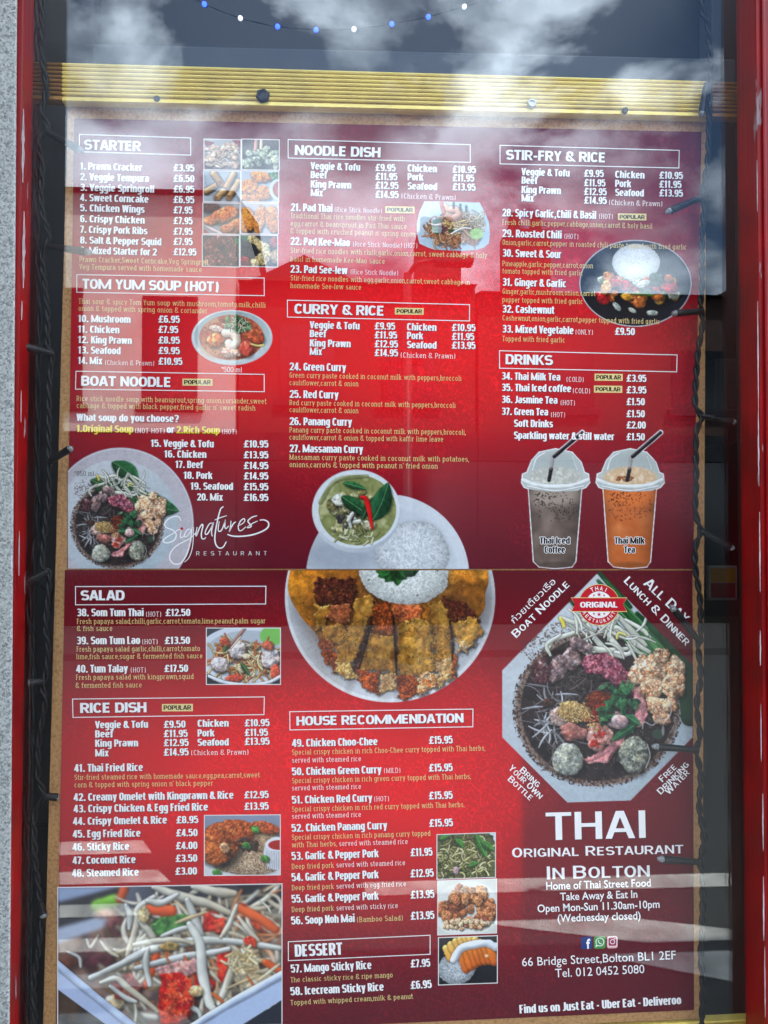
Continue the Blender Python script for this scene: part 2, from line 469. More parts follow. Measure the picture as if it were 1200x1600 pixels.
    def pile(c, cx, cy, rx, ry, n, r0, r1, cols, seed=1, **k):
        r_ = random.Random(seed); L_ = []
        for i in range(n):
            t = r_.uniform(0, 2 * math.pi); q = math.sqrt(r_.random())
            L_.append((cy + ry * q * math.sin(t), cx + rx * q * math.cos(t), r_.uniform(r0, r1), r_.uniform(.65, 1), r_.uniform(0, 180), r_.choice(cols)))
        for y, x, r, e, a, col in sorted(L_):
            c.blob(x, y, r, r * e, a, col if isinstance(col[0], (tuple, list)) else (col,), **k)
    def curls(c, cx, cy, rx, ry, n, ln, w, cols, seed=1, curl=1.0, sh=.35, taper=0.0, spec=.2):
        r_ = random.Random(seed)
        for i in range(n):
            t = r_.uniform(0, 2 * math.pi); q = math.sqrt(r_.random())
            x = cx + rx * q * math.cos(t); y = cy + ry * q * math.sin(t)
            an = r_.uniform(0, 2 * math.pi); da = r_.uniform(-1, 1) * curl; P = [(x, y)]
            for k in range(4):
                x += math.cos(an) * ln / 4; y += math.sin(an) * ln / 4; an += da; P.append((x, y))
            c.strand(P, w * r_.uniform(.8, 1.15), np.array(r_.choice(cols)) * r_.uniform(.85, 1.08), sh=sh, n=3, taper=taper, spec=spec)
    def texture(c, amp=.05, ns=None, seed=9):
        ns = ns or c.k * 1.5
        n1 = vnoise(c.X / ns, c.Y / ns, seed) - .5; n2 = fbm(c.X / (c.k * 5), c.Y / (c.k * 5), seed + 2, 2) - .5
        c.rgb *= (1 + amp * .9 * n1 + amp * 1.3 * n2)[..., None]
        c.rgb = np.clip((c.rgb - .5) * 1.06 + .49, .02, .93)
    def fade(c, x0, y0, x1, y1, c0, c1):
        t = np.clip(((c.X - x0) * (x1 - x0) + (c.Y - y0) * (y1 - y0)) / ((x1 - x0) ** 2 + (y1 - y0) ** 2), 0, 1)[..., None]
        c.rgb[:] = np.array(c0) / 255. * (1 - t) + np.array(c1) / 255. * t
    def cut_ell(c, cx, cy, rx, ry, ang=0):
        ca, sa = math.cos(R(ang)), math.sin(R(ang))
        u = ((c.X - cx) * ca + (c.Y - cy) * sa) / rx; v = (-(c.X - cx) * sa + (c.Y - cy) * ca) / ry
        return np.clip((1 - np.sqrt(u * u + v * v)) * min(rx, ry) / c.k + .5, 0, 1)
    def cut_poly(c, P):
        return polyalpha(c.X, c.Y, np.array(P, float), c.k)
def polyalpha(X, Y, P, k, raw=False):
    ins = np.zeros(X.shape, bool); best = np.full(X.shape, 1e9)
    for i in range(len(P)):
        ax, ay = P[i]; bx, by = P[(i + 1) % len(P)]
        cond = ((ay > Y) != (by > Y))
        ins ^= cond & (X < (bx - ax) * (Y - ay) / ((by - ay) if abs(by - ay) > 1e-9 else 1e-9) + ax)
        dx, dy = bx - ax, by - ay
        t = np.clip(((X - ax) * dx + (Y - ay) * dy) / (dx * dx + dy * dy + 1e-9), 0, 1)
        best = np.minimum(best, np.hypot(X - ax - t * dx, Y - ay - t * dy))
    return np.where(ins, best, -best) if raw else np.clip(np.where(ins, best, -best) / k + .5, 0, 1)

def print_canvas(name, c, parent, Y=None, shear=0.0, label=None, bgfn=None, M=None, k=1.0):
    """lays a painted canvas onto the sheet as a fine flat grid carrying its ink colours"""
    Y = Y_PHOTO if Y is None else Y
    PX = c.ox + c.X / c.s; PY = c.oy + c.Y / c.s + shear * (c.X - c.xs[0]) / c.s
    V = pts_np(PX, PY, Y).reshape(-1, 3)
    rgb = c.rgb.copy()
    if bgfn is not None:                               # soft edge: blend into the sheet's own ink
        bgc = bgfn(PX, PY); a = c.al[..., None]; rgb = rgb * a + bgc * (1 - a)
    use = c.al > .02
    idx = np.arange(c.w * c.h).reshape(c.h, c.w)
    q = use[:-1, :-1] | use[1:, :-1] | use[:-1, 1:] | use[1:, 1:]
    F_ = np.stack([idx[:-1, :-1], idx[1:, :-1], idx[1:, 1:], idx[:-1, 1:]], -1)[q]
    used = np.zeros(c.w * c.h, bool); used[F_.ravel()] = True
    rem = np.cumsum(used) - 1
    V = V[used]; F_ = rem[F_]; cols = lin(np.clip(rgb.reshape(-1, 3)[used], 0, 1) * 255) * k
    return grid_mesh(name, V, F_, cols, parent, M or M_PRINT, label)
def grid_mesh(name, V, F_, cols, parent, M, label=None):
    org = (V.min(0) + V.max(0)) / 2
    me = bpy.data.meshes.new(name)
    me.vertices.add(len(V)); me.vertices.foreach_set('co', (V - org).astype(np.float32).ravel())
    nf = len(F_)
    me.loops.add(nf * 4); me.loops.foreach_set('vertex_index', F_.astype(np.int32).ravel())
    me.polygons.add(nf)
    me.polygons.foreach_set('loop_start', np.arange(0, nf * 4, 4, dtype=np.int32))
    me.polygons.foreach_set('loop_total', np.full(nf, 4, dtype=np.int32))
    at = me.attributes.new('ink', 'FLOAT_COLOR', 'POINT')
    at.data.foreach_set('color', np.concatenate([cols, np.ones((len(cols), 1))], 1).astype(np.float32).ravel())
    me.update(); me.validate()
    o = link_mesh(name, me, M, parent)
    o.location = Vector(org.tolist()) - (wloc(parent) if parent is not None else Vector((0, 0, 0)))
    if label: o['label'] = label
    return o
# ------------------------------------------------------------------ lettering: a drawn alphabet (heavy condensed sans, thin slab serif)
def make_font(v, h, n, sf, xh, wid):
    """v, h: stem and bar thickness; n: squareness of bowls; sf: serif half length; wid: width factor. Cap height = 1."""
    G = {}
    B, T, X = h / 2, 1 - h / 2, xh - h / 2
    def arc(x0, y0, x1, y1, a0, a1, k=12):
        cx, cy, rx, ry = (x0 + x1) / 2, (y0 + y1) / 2, (x1 - x0) / 2, (y1 - y0) / 2
        out = []
        for i in range(k + 1):
            a = R(a0 + (a1 - a0) * i / k); c, s = math.cos(a), math.sin(a)
            out.append((cx + rx * math.copysign(abs(c) ** (2 / n), c), cy + ry * math.copysign(abs(s) ** (2 / n), s)))
        return out
    def st(x, y0, y1, lo='', hi=''):
        """stem; lo/hi: serif sides at foot and head"""
        o = [[(x, y0), (x, y1)]]
        if sf:
            for y, f in ((y0 + h / 2, lo), (y1 - h / 2, hi)):
                if f: o.append([(x - (sf if 'l' in f else 0), y), (x + (sf if 'r' in f else 0), y)])
        return o
    def add(ch, w, *strokes):
        L_ = []
        for s in strokes:
            if s and isinstance(s[0], list): L_ += s
            else: L_.append(s)
        G[ch] = (w, L_)
    def hz(x0, x1, y): return [(x0, y), (x1, y)]
    w = wid; l = v / 2 + (sf * .6); r = w - v / 2 - (sf * .6); m = w / 2
    both = 'lr'
    # capitals
    add('A', w * 1.04, [(l - v * .1, 0), (m * 1.04 - v * .12, 1)], [(w * 1.04 - l + v * .1, 0), (m * 1.04 + v * .12, 1)], hz(l + v * .3, w * 1.04 - l - v * .3, .3), *([hz(l - v * .1 - sf, l - v * .1 + sf, h / 2), hz(w * 1.04 - l + v * .1 - sf, w * 1.04 - l + v * .1 + sf, h / 2)] if sf else []))
    add('B', w, st(l, 0, 1, 'l', 'l'), hz(l, m, T), hz(l, m, .53), hz(l, m, B), arc(2 * m - r + 0, .53, r - .02, T, 90, -90), arc(2 * m - r, B, r, .53, 90, -90))
    add('C', w, arc(l, B, r, T, 38, 322, 22))
    add('D', w, st(l, 0, 1, 'l', 'l'), hz(l, m, T), hz(l, m, B), arc(2 * m - r, B, r, T, 90, -90, 16))
    add('E', w * .86, st(l, 0, 1, 'l', 'l'), hz(l, r - .1 * w, T), hz(l, r - .16 * w, .52), hz(l, r - .1 * w, B))
    add('F', w * .84, st(l, 0, 1, both, 'l'), hz(l, r - .1 * w, T), hz(l, r - .16 * w, .5))
    add('G', w, arc(l, B, r, T, 38, 330, 22), [(r, .08), (r, .48)], hz(m + .02, r, .46))
    add('H', w, st(l, 0, 1, both, both), st(r, 0, 1, both, both), hz(l, r, .52))
    add('I', v + sf * 1.6 + .02, st(v / 2 + sf * .8 + .01, 0, 1, both, both))
    add('J', w * .72, [(r - .28 * w, 1), (r - .28 * w, .3)], arc(l - .28 * w - .02, B, r - .28 * w, .6, 0, -110))
    add('K', w, st(l, 0, 1, both, both), [(r, 1), (l + v * .4, .42)], [(l + v * .9, .55), (r + .02, 0)])
    add('L', w * .82, st(l, 0, 1, 'l', both), hz(l, r - .12 * w, B))
    mW = w * (1.32 if v < .2 else 1.62)
    add('M', mW, st(l, 0, 1, both, 'l'), st(mW - l, 0, 1, both, 'r'), [(l - .02, 1), (mW / 2, .04)], [(mW - l + .02, 1), (mW / 2, .04)])
    add('N', w * 1.04, st(l, 0, 1, both, 'l'), st(r + .04 * w, 0, 1, '', both), [(l, 1 - .02), (r + .04 * w, .02)])
    add('O', w * 1.02, arc(l, B, r + .02 * w, T, 90, 450, 26))
    add('P', w * .96, st(l, 0, 1, both, 'l'), hz(l, m, T), hz(l, m, .42), arc(2 * m - r, .42, r - .02, T, 90, -90))
    add('Q', w * 1.02, arc(l, B, r, T, 90, 450, 26), [(m, .25), (r + .04, -.06)])
    add('R', w, st(l, 0, 1, both, 'l'), hz(l, m, T), hz(l, m, .46), arc(2 * m - r, .46, r - .02, T, 90, -90), [(m, .46), (r + .02, 0)])
    add('S', w * .96, arc(l, .51, r, T, 25, 270, 16) + arc(l, B, r, .51, 90, -155, 16)[1:])
    add('T', w * .9, st(w * .45, 0, 1, both), hz(.01, w * .9 - .01, T))
    add('U', w, [(l, 1), (l, .3)], [(r, 1), (r, .3)], arc(l, B, r, .6, 180, 360), *([hz(l - sf, l + sf, T), hz(r - sf, r + sf, T)] if sf else []))
    add('V', w, [(l - v * .1, 1), (m, 0)], [(r + v * .1, 1), (m, 0)], *([hz(l - sf, l + sf, T), hz(r - sf, r + sf, T)] if sf else []))
    add('W', w * 1.5, [(l, 1), (w * .42, 0)], [(w * .75, 1), (w * .42, 0)], [(w * .75, 1), (w * 1.08, 0)], [(w * 1.5 - l, 1), (w * 1.08, 0)])
    add('X', w, [(l, 0), (r, 1)], [(l, 1), (r, 0)])
    add('Y', w, [(l, 1), (m, .45)], [(r, 1), (m, .45)], st(m, 0, .5, both))
    add('Z', w * .86, hz(l, r - .14 * w, T), hz(l, r - .14 * w, B), [(r - .14 * w, T), (l, B)])
    # small letters
    u = w * .96; r = u - v / 2 - sf * .6; m = u / 2
    add('a', u, arc(l, X - .3, r, X, 155, 0, 10) + [(r, .05)], arc(l, B, r, .5 * xh + .06, 0, 360, 20), *([hz(r, r + sf, B)] if sf else []))
    add('b', u, st(l, 0, 1, '', 'l'), arc(l, B, r, X, 90, 450, 20))
    add('c', u * .94, arc(l, B, r - .06 * u, X, 42, 318, 18))
    add('d', u, st(r, 0, 1, 'r', 'l'), arc(l, B, r, X, 90, 450, 20))
    add('e', u, arc(l, B, r, X, 0, 322, 20), hz(l, r, .5 * xh))
    add('f', u * .66, st(l + .1 * u, 0, .75, both), arc(l + .1 * u, .5, l + .1 * u + .62 * u, T, 180, 80, 8), hz(.0, u * .62, X))
    add('g', u, arc(l, B + .02, r, X, 90, 450, 20), [(r, xh), (r, -.04)], arc(l, -.24, r, .16, 0, -150, 10))
    add('h', u, st(l, 0, 1, both, 'l'), arc(l, X - .44, r, X, 180, 0, 12) + [(r, 0)], *([hz(r - sf, r + sf, B)] if sf else []))
    iw = v + sf * 1.5 + .03
    add('i', iw, st(iw / 2, 0, xh, both, 'l'), [(iw / 2, xh + (.11 if sf == 0 else .16)), (iw / 2, xh + .11 + max(h, .12))])
    add('j', iw, [(iw / 2, xh), (iw / 2, -.1)], arc(iw / 2 - .3, -.24, iw / 2, .1, 0, -90, 6), [(iw / 2, xh + .11), (iw / 2, xh + .11 + max(h, .12))])
    add('k', u, st(l, 0, 1, both, 'l'), [(r, xh), (l + v * .4, .3)], [(l + v * .9, .42), (r + .02, 0)], *([hz(r - sf, r + sf, B)] if sf else []))
    add('l', iw, st(iw / 2, 0, 1, both, 'l'))
    mw = u * 1.52; mm = mw / 2; mr = mw - l
    add('m', mw, st(l, 0, xh, both, 'l'), arc(l, X - .44, mm, X, 180, 0, 10) + [(mm, 0)], arc(mm, X - .44, mr, X, 180, 0, 10) + [(mr, 0)], *([hz(mm - sf, mm + sf, B), hz(mr - sf, mr + sf, B)] if sf else []))
    add('n', u, st(l, 0, xh, both, 'l'), arc(l, X - .44, r, X, 180, 0, 12) + [(r, 0)], *([hz(r - sf, r + sf, B)] if sf else []))
    add('o', u, arc(l, B, r, X, 90, 450, 22))
    add('p', u, st(l, -.24, xh, both, 'l'), arc(l, B, r, X, 90, 450, 20))
    add('q', u, st(r, -.24, xh, both), arc(l, B, r, X, 90, 450, 20))
    add('r', u * .68, st(l, 0, xh, both, 'l'), arc(l, X - .4, l + .8 * u, X, 180, 85, 8))
    add('s', u * .9, arc(l, .5 * xh, r - .1 * u, X, 25, 270, 12) + arc(l, B, r - .1 * u, .5 * xh, 90, -155, 12)[1:])
    add('t', u * .66, [(l + .08 * u, .95), (l + .08 * u, .22)], arc(l + .08 * u, B, l + .68 * u, .4, 180, 280, 8), hz(0, u * .62, X))
    add('u', u, [(l, xh), (l, .25)], arc(l, B, r, .46, 180, 360, 12), st(r, 0, xh, 'r', 'l'), *([hz(l - sf, l, X)] if sf else []))
    add('v', u * .96, [(l - v * .1, xh), (m, 0)], [(r + v * .05, xh), (m, 0)], *([hz(l - sf, l + sf, X), hz(r - sf, r + sf, X)] if sf else []))
    add('w', u * 1.45, [(l, xh), (u * .4, 0)], [(u * .725, xh), (u * .4, 0)], [(u * .725, xh), (u * 1.05, 0)], [(u * 1.45 - l, xh), (u * 1.05, 0)], *([hz(l - sf, l + sf, X), hz(u * 1.45 - l - sf, u * 1.45 - l + sf, X)] if sf else []))
    add('x', u * .95, [(l, 0), (r, xh)], [(l, xh), (r, 0)])
    add('y', u * .96, [(l, xh), (m + .02, .02)], [(r, xh), (m - .1 * u, -.22)], *([hz(l - sf, l + sf, X), hz(r - sf, r + sf, X)] if sf else []))
    add('z', u * .82, hz(l, r - .14 * u, X), hz(l, r - .14 * u, B), [(r - .14 * u, X), (l, B)])
    # figures
    d = w * 1.02; r = d - v / 2 - sf * .3; l = v / 2 + sf * .3; m = d / 2
    add('0', d, arc(l, B, r, T, 90, 450, 24))
    add('1', d * .74, [(d * .42, 0), (d * .42, 1)], [(d * .05, .78), (d * .42, .92)])
    add('2', d, arc(l, .45, r, T, 170, -30, 14), [(r - .03, .58), (l + .02, .06)], hz(.01, d - .01, B))
    add('3', d, arc(l, .53, r - .01, T, 150, -90, 14), arc(l, B, r, .53, 90, -150, 14), hz(l + .06, m, .53))
    add('4', d, [(r - .08, 0), (r - .08, 1)], [(r - .1, 1), (l, .3)], hz(0, d, .25))
    add('5', d, hz(l, r, T), [(l, 1), (l, .5)], arc(l, B, r, .64, 140, -160, 16))
    add('6', d, arc(l, B, r, .6, 90, 450, 20), [(l, .3), (l, .7)], arc(l, .4, r, T, 180, 40, 10))
    add('7', d * .88, hz(.01, r - .1 * d, T), [(r - .1 * d, T), (d * .32, 0)])
    add('8', d, arc(l + .01, .52, r - .01, T, 90, 450, 20), arc(l, B, r, .52, 90, 450, 20))
    add('9', d, arc(l, .4, r, T, 90, 450, 20), [(r, .7), (r, .3)], arc(l, B, r, .6, 0, -140, 10))
    # signs
    dv = max(v * .95, h)
    add('.', dv + .06, [(dv / 2 + .03, 0), (dv / 2 + .03, dv * .9)])
    add(',', dv + .06, [(dv / 2 + .03, dv * .9), (dv / 2 - .02, -.14)])
    add(':', dv + .06, [(dv / 2 + .03, 0), (dv / 2 + .03, dv * .9)], [(dv / 2 + .03, .5), (dv / 2 + .03, .5 + dv * .9)])
    add("'", dv + .03, [(dv / 2 + .015, 1), (dv / 2, .74)])
    add('-', w * .6, hz(w * .07, w * .53, .38))
    add('(', w * .55, arc(w * .14, -.14, w * .8, 1.04, 125, 235, 8))
    add(')', w * .55, arc(-w * .25, -.14, w * .41, 1.04, 55, -55, 8))
    pw = d * 1.16
    add('£', pw, arc(l + .13, .42, pw - l, T, 15, 180, 12) + [(l + .13, .1)], hz(0, pw, B), hz(0, pw * .78, .47))
    add('&', w * 1.15, arc(l + .06, .55, r - .06, T, -60, 250, 16), [(l + .12, .62), (w * 1.12, 0)], arc(l, B, r, .58, 100, 350, 16))
    add('*', w * .6, hz(w * .05, w * .5, .82), [(w * .15, .68), (w * .42, .96)], [(w * .15, .96), (w * .42, .68)])
    add('?', d * .95, arc(l, .5, r, T, 160, -60, 12) + [(m, .3)], [(m, 0), (m, dv * .9)])
    G[' '] = (w * (.42 if sf == 0 else .5), [])
    return dict(G=G, v=v, h=h, gap=.03 if sf == 0 else .06)
FONTS = {
    'imp': make_font(.22, .150, 2.75, 0, .78, .55),        # heavy condensed
    'slab': make_font(.115, .095, 2.3, .11, .72, .66),      # thin slab serif
    'slabs': make_font(.105, .09, 2.3, .09, .72, .64),
    'frank': make_font(.27, .185, 2.5, 0, .74, .86),       # broad heavy headings
    'thin': make_font(.09, .08, 2.2, 0, .70, .62),
    'copper': make_font(.195, .135, 2.15, .045, .76, .86),   # wide capitals with tiny serifs
}
def stroke_text(s, font, space=0.0):
    """-> list of (list of 2D quads' vertices, faces) in units of cap height, and total width"""
    f = FONTS[font]; G, v, h = f['G'], f['v'], f['h']
    x = 0; V, Fc, Z = [], [], []
    for ci, ch in enumerate(s):
        w, strokes = G.get(ch, G[' '])
        for si, P in enumerate(strokes):
            P = np.array(P, float)
            keep = [0] + [i for i in range(1, len(P)) if np.hypot(*(P[i] - P[i - 1])) > 1e-4]
            P = P[keep]
            if len(P) < 2: continue
            closed = np.hypot(*(P[0] - P[-1])) < 1e-3
            b0 = len(V)
            for i in range(len(P)):
                if closed and i in (0, len(P) - 1): a, b = P[-2], P[1]
                else: a, b = P[max(i - 1, 0)], P[min(i + 1, len(P) - 1)]
                t = b - a; t = t / (np.hypot(*t) + 1e-9)
                hw = .5 * (v * t[1] ** 2 + h * t[0] ** 2)
                if len(P) == 2 and abs(t[0]) > .08 and abs(t[1]) > .08: hw = .5 * (v * .92)
                nrm = np.array([-t[1], t[0]])
                if len(P) == 2 and abs(t[0]) > .08 and abs(t[1]) > .3: nrm = np.array([-1.0 if t[1] > 0 else 1.0, 0.0]) * 1.06   # diagonals end level
                for sg in (1, -1):
                    q = P[i] + nrm * hw * sg
                    V.append((x + q[0], q[1])); Z.append(si * 1.2e-5 + (ci % 2) * 4e-6)
            for i in range(len(P) - 1):
                Fc.append([b0 + 2 * i, b0 + 2 * i + 1, b0 + 2 * i + 3, b0 + 2 * i + 2])
        x += w + f['gap'] + space
    return V, Fc, Z, max(x - f['gap'] - space, 1e-3)
_font_cache = {}
def font_text(s, offset=0.0, spacing=1.0):
    """outline lettering from the built-in font; returns 2D verts scaled to cap height 1, faces, width"""
    cu = bpy.data.curves.new('lettering', 'FONT'); cu.body = s; cu.size = 1; cu.resolution_u = 3; cu.offset = offset; cu.space_character = spacing
    cu.fill_mode = 'BOTH'
    ob = bpy.data.objects.new('lettering', cu); sc.collection.objects.link(ob)
    bpy.context.view_layer.update()
    me = bpy.data.meshes.new_from_object(ob.evaluated_get(bpy.context.evaluated_depsgraph_get()))
    v = np.zeros(len(me.vertices) * 3); me.vertices.foreach_get('co', v); v = v.reshape(-1, 3)
    fc = [list(p.vertices) for p in me.polygons]
    bpy.data.objects.remove(ob); bpy.data.curves.remove(cu); bpy.data.meshes.remove(me)
    return v[:, :2], fc
CAPH = None
def flat_letters(name, s, font, x0, y0, x1, y1, cap, M, parent, Y=None, offset=0.03, space=0.0, label=None, shadow=None):
    """one line of print: baseline from (x0,y0) to (x1,y1) in photograph pixels, cap height in pixels"""
    global CAPH
    Y = Y_TEXT if Y is None else Y
    if font in FONTS:
        V, Fc, Z, wd = stroke_text(s, font, space)
        V = np.array(V); Z = np.array(Z); xo = 0.0
    else:
        if CAPH is None:
            vv, _ = font_text('H'); CAPH = vv[:, 1].max()
        V, Fc = font_text(s, offset, 1 + space)
        V = V / CAPH; xo = V[:, 0].min(); wd = V[:, 0].max() - xo; Z = np.zeros(len(V))
    d = np.array([x1 - x0, y1 - y0]); ln = np.hypot(*d); d = d / ln; nrm = np.array([d[1], -d[0]])
    k = ln / wd
    def lay(dx, dy, YY, mm, nm, par):
        PX = x0 + (V[:, 0] - xo) * k * d[0] + V[:, 1] * cap * nrm[0] + dx
        PY = y0 + (V[:, 0] - xo) * k * d[1] + V[:, 1] * cap * nrm[1] + dy
        W = pts_np(PX, PY, YY); W[:, 1] -= Z
        o = mesh_obj(nm, W, Fc, mm, par)
        return o
    o = lay(0, 0, Y, M, name, parent)
    if shadow is not None:
        lay(shadow[0], shadow[1], Y_TSHADOW, shadow[2], 'print_shadow', o)
    if label: o['label'] = label
    return o
def flat_poly(name, P, M, parent, Y):
    W = pts_np([p[0] for p in P], [p[1] for p in P], Y)
    return mesh_obj(name, W, [list(range(len(P)))], M, parent)
def flat_line(name, P, wd, M, parent, Y, closed=False):
    """printed line of constant width (or per-point widths) through photograph pixels"""
    P = [np.array(p, float) for p in P]; n = len(P); ws = wd if isinstance(wd, (list, tuple)) else [wd] * n
    Lp, Fc = [], []
    for i in range(n):
        a = P[(i - 1) % n] if (closed or i > 0) else P[i]; b = P[(i + 1) % n] if (closed or i < n - 1) else P[i]
        t1 = (P[i] - a); t2 = (b - P[i])
        t1 = t1 / (np.hypot(*t1) + 1e-9); t2 = t2 / (np.hypot(*t2) + 1e-9); t = t1 + t2; t = t / (np.hypot(*t) + 1e-9)
        nn = np.array([-t[1], t[0]]); c = max(abs(np.dot(nn, np.array([-t2[1], t2[0]]))) if np.hypot(*t2) > .5 else 1, .4)
        Lp.append(P[i] + nn * ws[i] / 2 / c); Lp.append(P[i] - nn * ws[i] / 2 / c)
    W = pts_np([p[0] for p in Lp], [p[1] for p in Lp], Y)
    for i in range(n if closed else n - 1):
        j = (i + 1) % n
        Fc.append([2 * i, 2 * i + 1, 2 * j + 1, 2 * j])
    return mesh_obj(name, W, Fc, M, parent)
# ------------------------------------------------------------------ the street in front of the window (seen only as its reflection)
asphalt = noise_mat('asphalt', [(.3, (58, 58, 60)), (.7, (74, 73, 72))], 60, .85, bump=.3)
flag = noise_mat('paving_stone', [(.3, (120, 114, 106)), (.7, (150, 143, 132))], 6, .8)
kerbm = noise_mat('kerb_stone', [(.3, (176, 170, 160)), (.7, (205, 198, 186))], 12, .75)
streak_paint = noise_mat('pale_streak_paint', [(.30, (80, 78, 76)), (.38, (176, 172, 164)), (.65, (228, 224, 214))], 7, .7, detail=8)
g = prism('ground', (-60, -70, -0.25), (60, 6, -0.004), asphalt); tag(g, kind='structure')
pv = prism('pavement', (-30, -1.05, -0.2), (30, 0.3, 0.0), flag); tag(pv, kind='structure')
kb = prism('kerb', (-30, -1.2, -0.2), (30, -1.053, 0.005), kerbm); tag(kb, kind='structure')
pv2 = prism('pavement', (-30, -10.6, -0.2), (30, -8.2, 0.08), asphalt); tag(pv2, kind='structure')
road = prism('road', (-30, -8.197, -0.2), (30, -1.203, 0.0), asphalt); tag(road, kind='structure')
def stripe(x0, x1, y0, y1, dx=0.0):  # pale strips added on the road to give bright streaks in the glass
    z = 0.004
    o = mesh_obj('streak_strip', [(x0, y0, z), (x1, y0, z), (x1 + dx, y1, z), (x0 + dx, y1, z)], [[0, 1, 2, 3]], streak_paint)
    tag(o, kind='structure'); return o
stripe(.1, 14, -2.55, -2.43)
stripe(.45, 14, -1.50, -1.38)
stripe(.5, 1.1, -2.2, -2.02, .6)
stripe(.9, 2.6, -1.95, -1.72, .5)
for k, (ya, yb, xa) in enumerate([(-3.05, -2.90, -.95), (-2.72, -2.60, -.80), (-2.42, -2.32, -.86), (-2.16, -2.07, -.72), (-1.93, -1.85, -.66), (-1.72, -1.62, -.5)]):
    stripe(-9, xa, ya, yb, .08)

pale = noise_mat('pale_render', [(.3, (214, 206, 196)), (.7, (236, 230, 222))], 2.0, .8)
brick = noise_mat('dark_brick', [(.3, (46, 34, 30)), (.7, (70, 48, 42))], 8, .85)
slate = noise_mat('roof_slate', [(.3, (34, 36, 40)), (.7, (48, 50, 54))], 5, .95, spec=.1)
dglass = mat('dark_window', (14, 15, 17), .1)
def house(name, x0, x1, top, M, label, windows=(), ridge=0.0, chimney=None, y=-10.6, base=True, gable=()):
    e = empty(name, ((x0 + x1) / 2, y - 3, 0))
    tag(e, label, 'building', 'buildings across the street')
    prism('wall', (x0, y - 6, 0), (x1, y, top), M, e)
    V = [(x0, y - 6, top), (x1, y - 6, top), (x1, y + .2, top), (x0, y + .2, top), (x0, y - 3, top + ridge), (x1, y - 3, top + ridge)]
    mesh_obj('roof', V, [[3, 2, 5, 4], [1, 0, 4, 5], [0, 3, 4], [2, 1, 5], [0, 1, 2, 3]], slate, e)
    for (a, b, c, d) in windows:
        prism('window', (a, y - .1, c), (b, y + .02, d), dglass, e)
        prism('sill', (a - .08, y - .1, c - .1), (b + .08, y + .1, c - .003), slate, e)
    if base:
        prism('shop_window', (x0 - .02, y - .1, .1), (x1 + .02, y + .03, 2.5), dglass, e)
        prism('shop_fascia', (x0 - .02, y - .1, 2.503), (x1 + .02, y + .12, 2.9), slate, e)
    if gable:
        for gx, gw, gh in gable:
            mesh_obj('gable', [(gx - gw, y + .02, top), (gx + gw, y + .02, top), (gx, y + .02, top + gh), (gx - gw, y - 3, top), (gx + gw, y - 3, top), (gx, y - 3, top + gh)], [[0, 1, 2], [3, 5, 4], [0, 2, 5, 3], [1, 4, 5, 2], [0, 3, 4, 1]], M, e)
    if chimney:
        prism('chimney', (chimney - .35, y - 1.3, top), (chimney + .35, y - .7, top + ridge + .6), M, e)
        for k in (-.18, .18):
            V_, F_ = tube_geo([(chimney + k, y - 1, top + ridge + .59), (chimney + k, y - 1, top + ridge + .95)], [.11, .09], 10)
            mesh_obj('chimney_pot', V_, F_, brick, e)
    return e
house('pale_building', -6.2, -1.55, 6.4, pale, 'pale rendered building with tall dark windows mirrored in the window glass', windows=[(-4.6, -3.75, 3.3, 5.0), (-2.9, -2.1, 3.3, 4.9)], ridge=.8)
house('brick_building', -1.5, 2.0, 5.1, brick, 'dark brick building beside the pale one mirrored in the window glass', windows=[(-.9, -.1, 3.4, 4.5), (.6, 1.4, 3.4, 4.5)], ridge=.5, chimney=1.55, gable=[(-.55, .9, .45)])
house('low_brick_building', 2.05, 8.5, 5.0, brick, 'lower dark brick building with a slate roof mirrored in the window glass', windows=[(3.0, 3.8, 3.3, 4.2), (5.0, 5.8, 3.3, 4.2)], ridge=.7, chimney=3.0, gable=[(6.6, 1.0, .5)])
house('end_building', -14, -6.3, 5.6, brick, 'dark brick building on the far side of the pale one mirrored in the glass', windows=[(-9, -8, 3.4, 4.6)], ridge=1.0, chimney=-8)

sl_e = empty('street_lamp', (.75, -7.9, 0)); tag(sl_e, 'tall dark street lamp across the road mirrored in the window glass', 'street lamp')
lampm = mat('lamp_post_paint', (30, 32, 34), .5)
V_, F_ = tube_geo([(.75, -7.9, 0), (.75, -7.9, .9), (.75, -7.9, 1.0), (.75, -7.9, 4.4)], [.1, .1, .06, .045], 12); mesh_obj('post', V_, F_, lampm, sl_e, True)
V_, F_ = tube_geo([(.75, -7.9, 4.36), (.85, -7.9, 4.52), (1.1, -7.9, 4.56)], .03, 10); mesh_obj('arm', V_, F_, lampm, sl_e, True)
prism('lamp_head', (1.05, -8.0, 4.5), (1.5, -7.8, 4.6), lampm, sl_e, .03)
# ------------------------------------------------------------------ the shop behind the window: dark room
dark = noise_mat('dark_interior_paint', [(.3, (40, 36, 35)), (.7, (50, 46, 44))], 3, .6)
dark2 = noise_mat('black_interior_paint', [(.3, (16, 16, 17)), (.7, (24, 24, 26))], 3, .5)
xl, xr = pt(52, 800, 0).x, pt(1160, 800, 0).x
for nm, a, b in [('wall_back', (-1.2, 1.0, -0.2), (1.2, 1.1, 3.4)), ('wall_left', (-1.2, .2, -.2), (-1.1, 1.0, 3.4)), ('wall_right', (1.1, .2, -.2), (1.2, 1.0, 3.4)),
                 ('ceiling', (-1.1, .2, 2.6), (1.1, 1.0, 2.7)), ('floor', (-1.1, .2, -.1), (1.1, 1.0, .3))]:
    tag(prism(nm, a, b, dark2), kind='structure')
facade = noise_mat('dark_facade', [(.3, (70, 66, 64)), (.7, (90, 86, 82))], 4, .7)
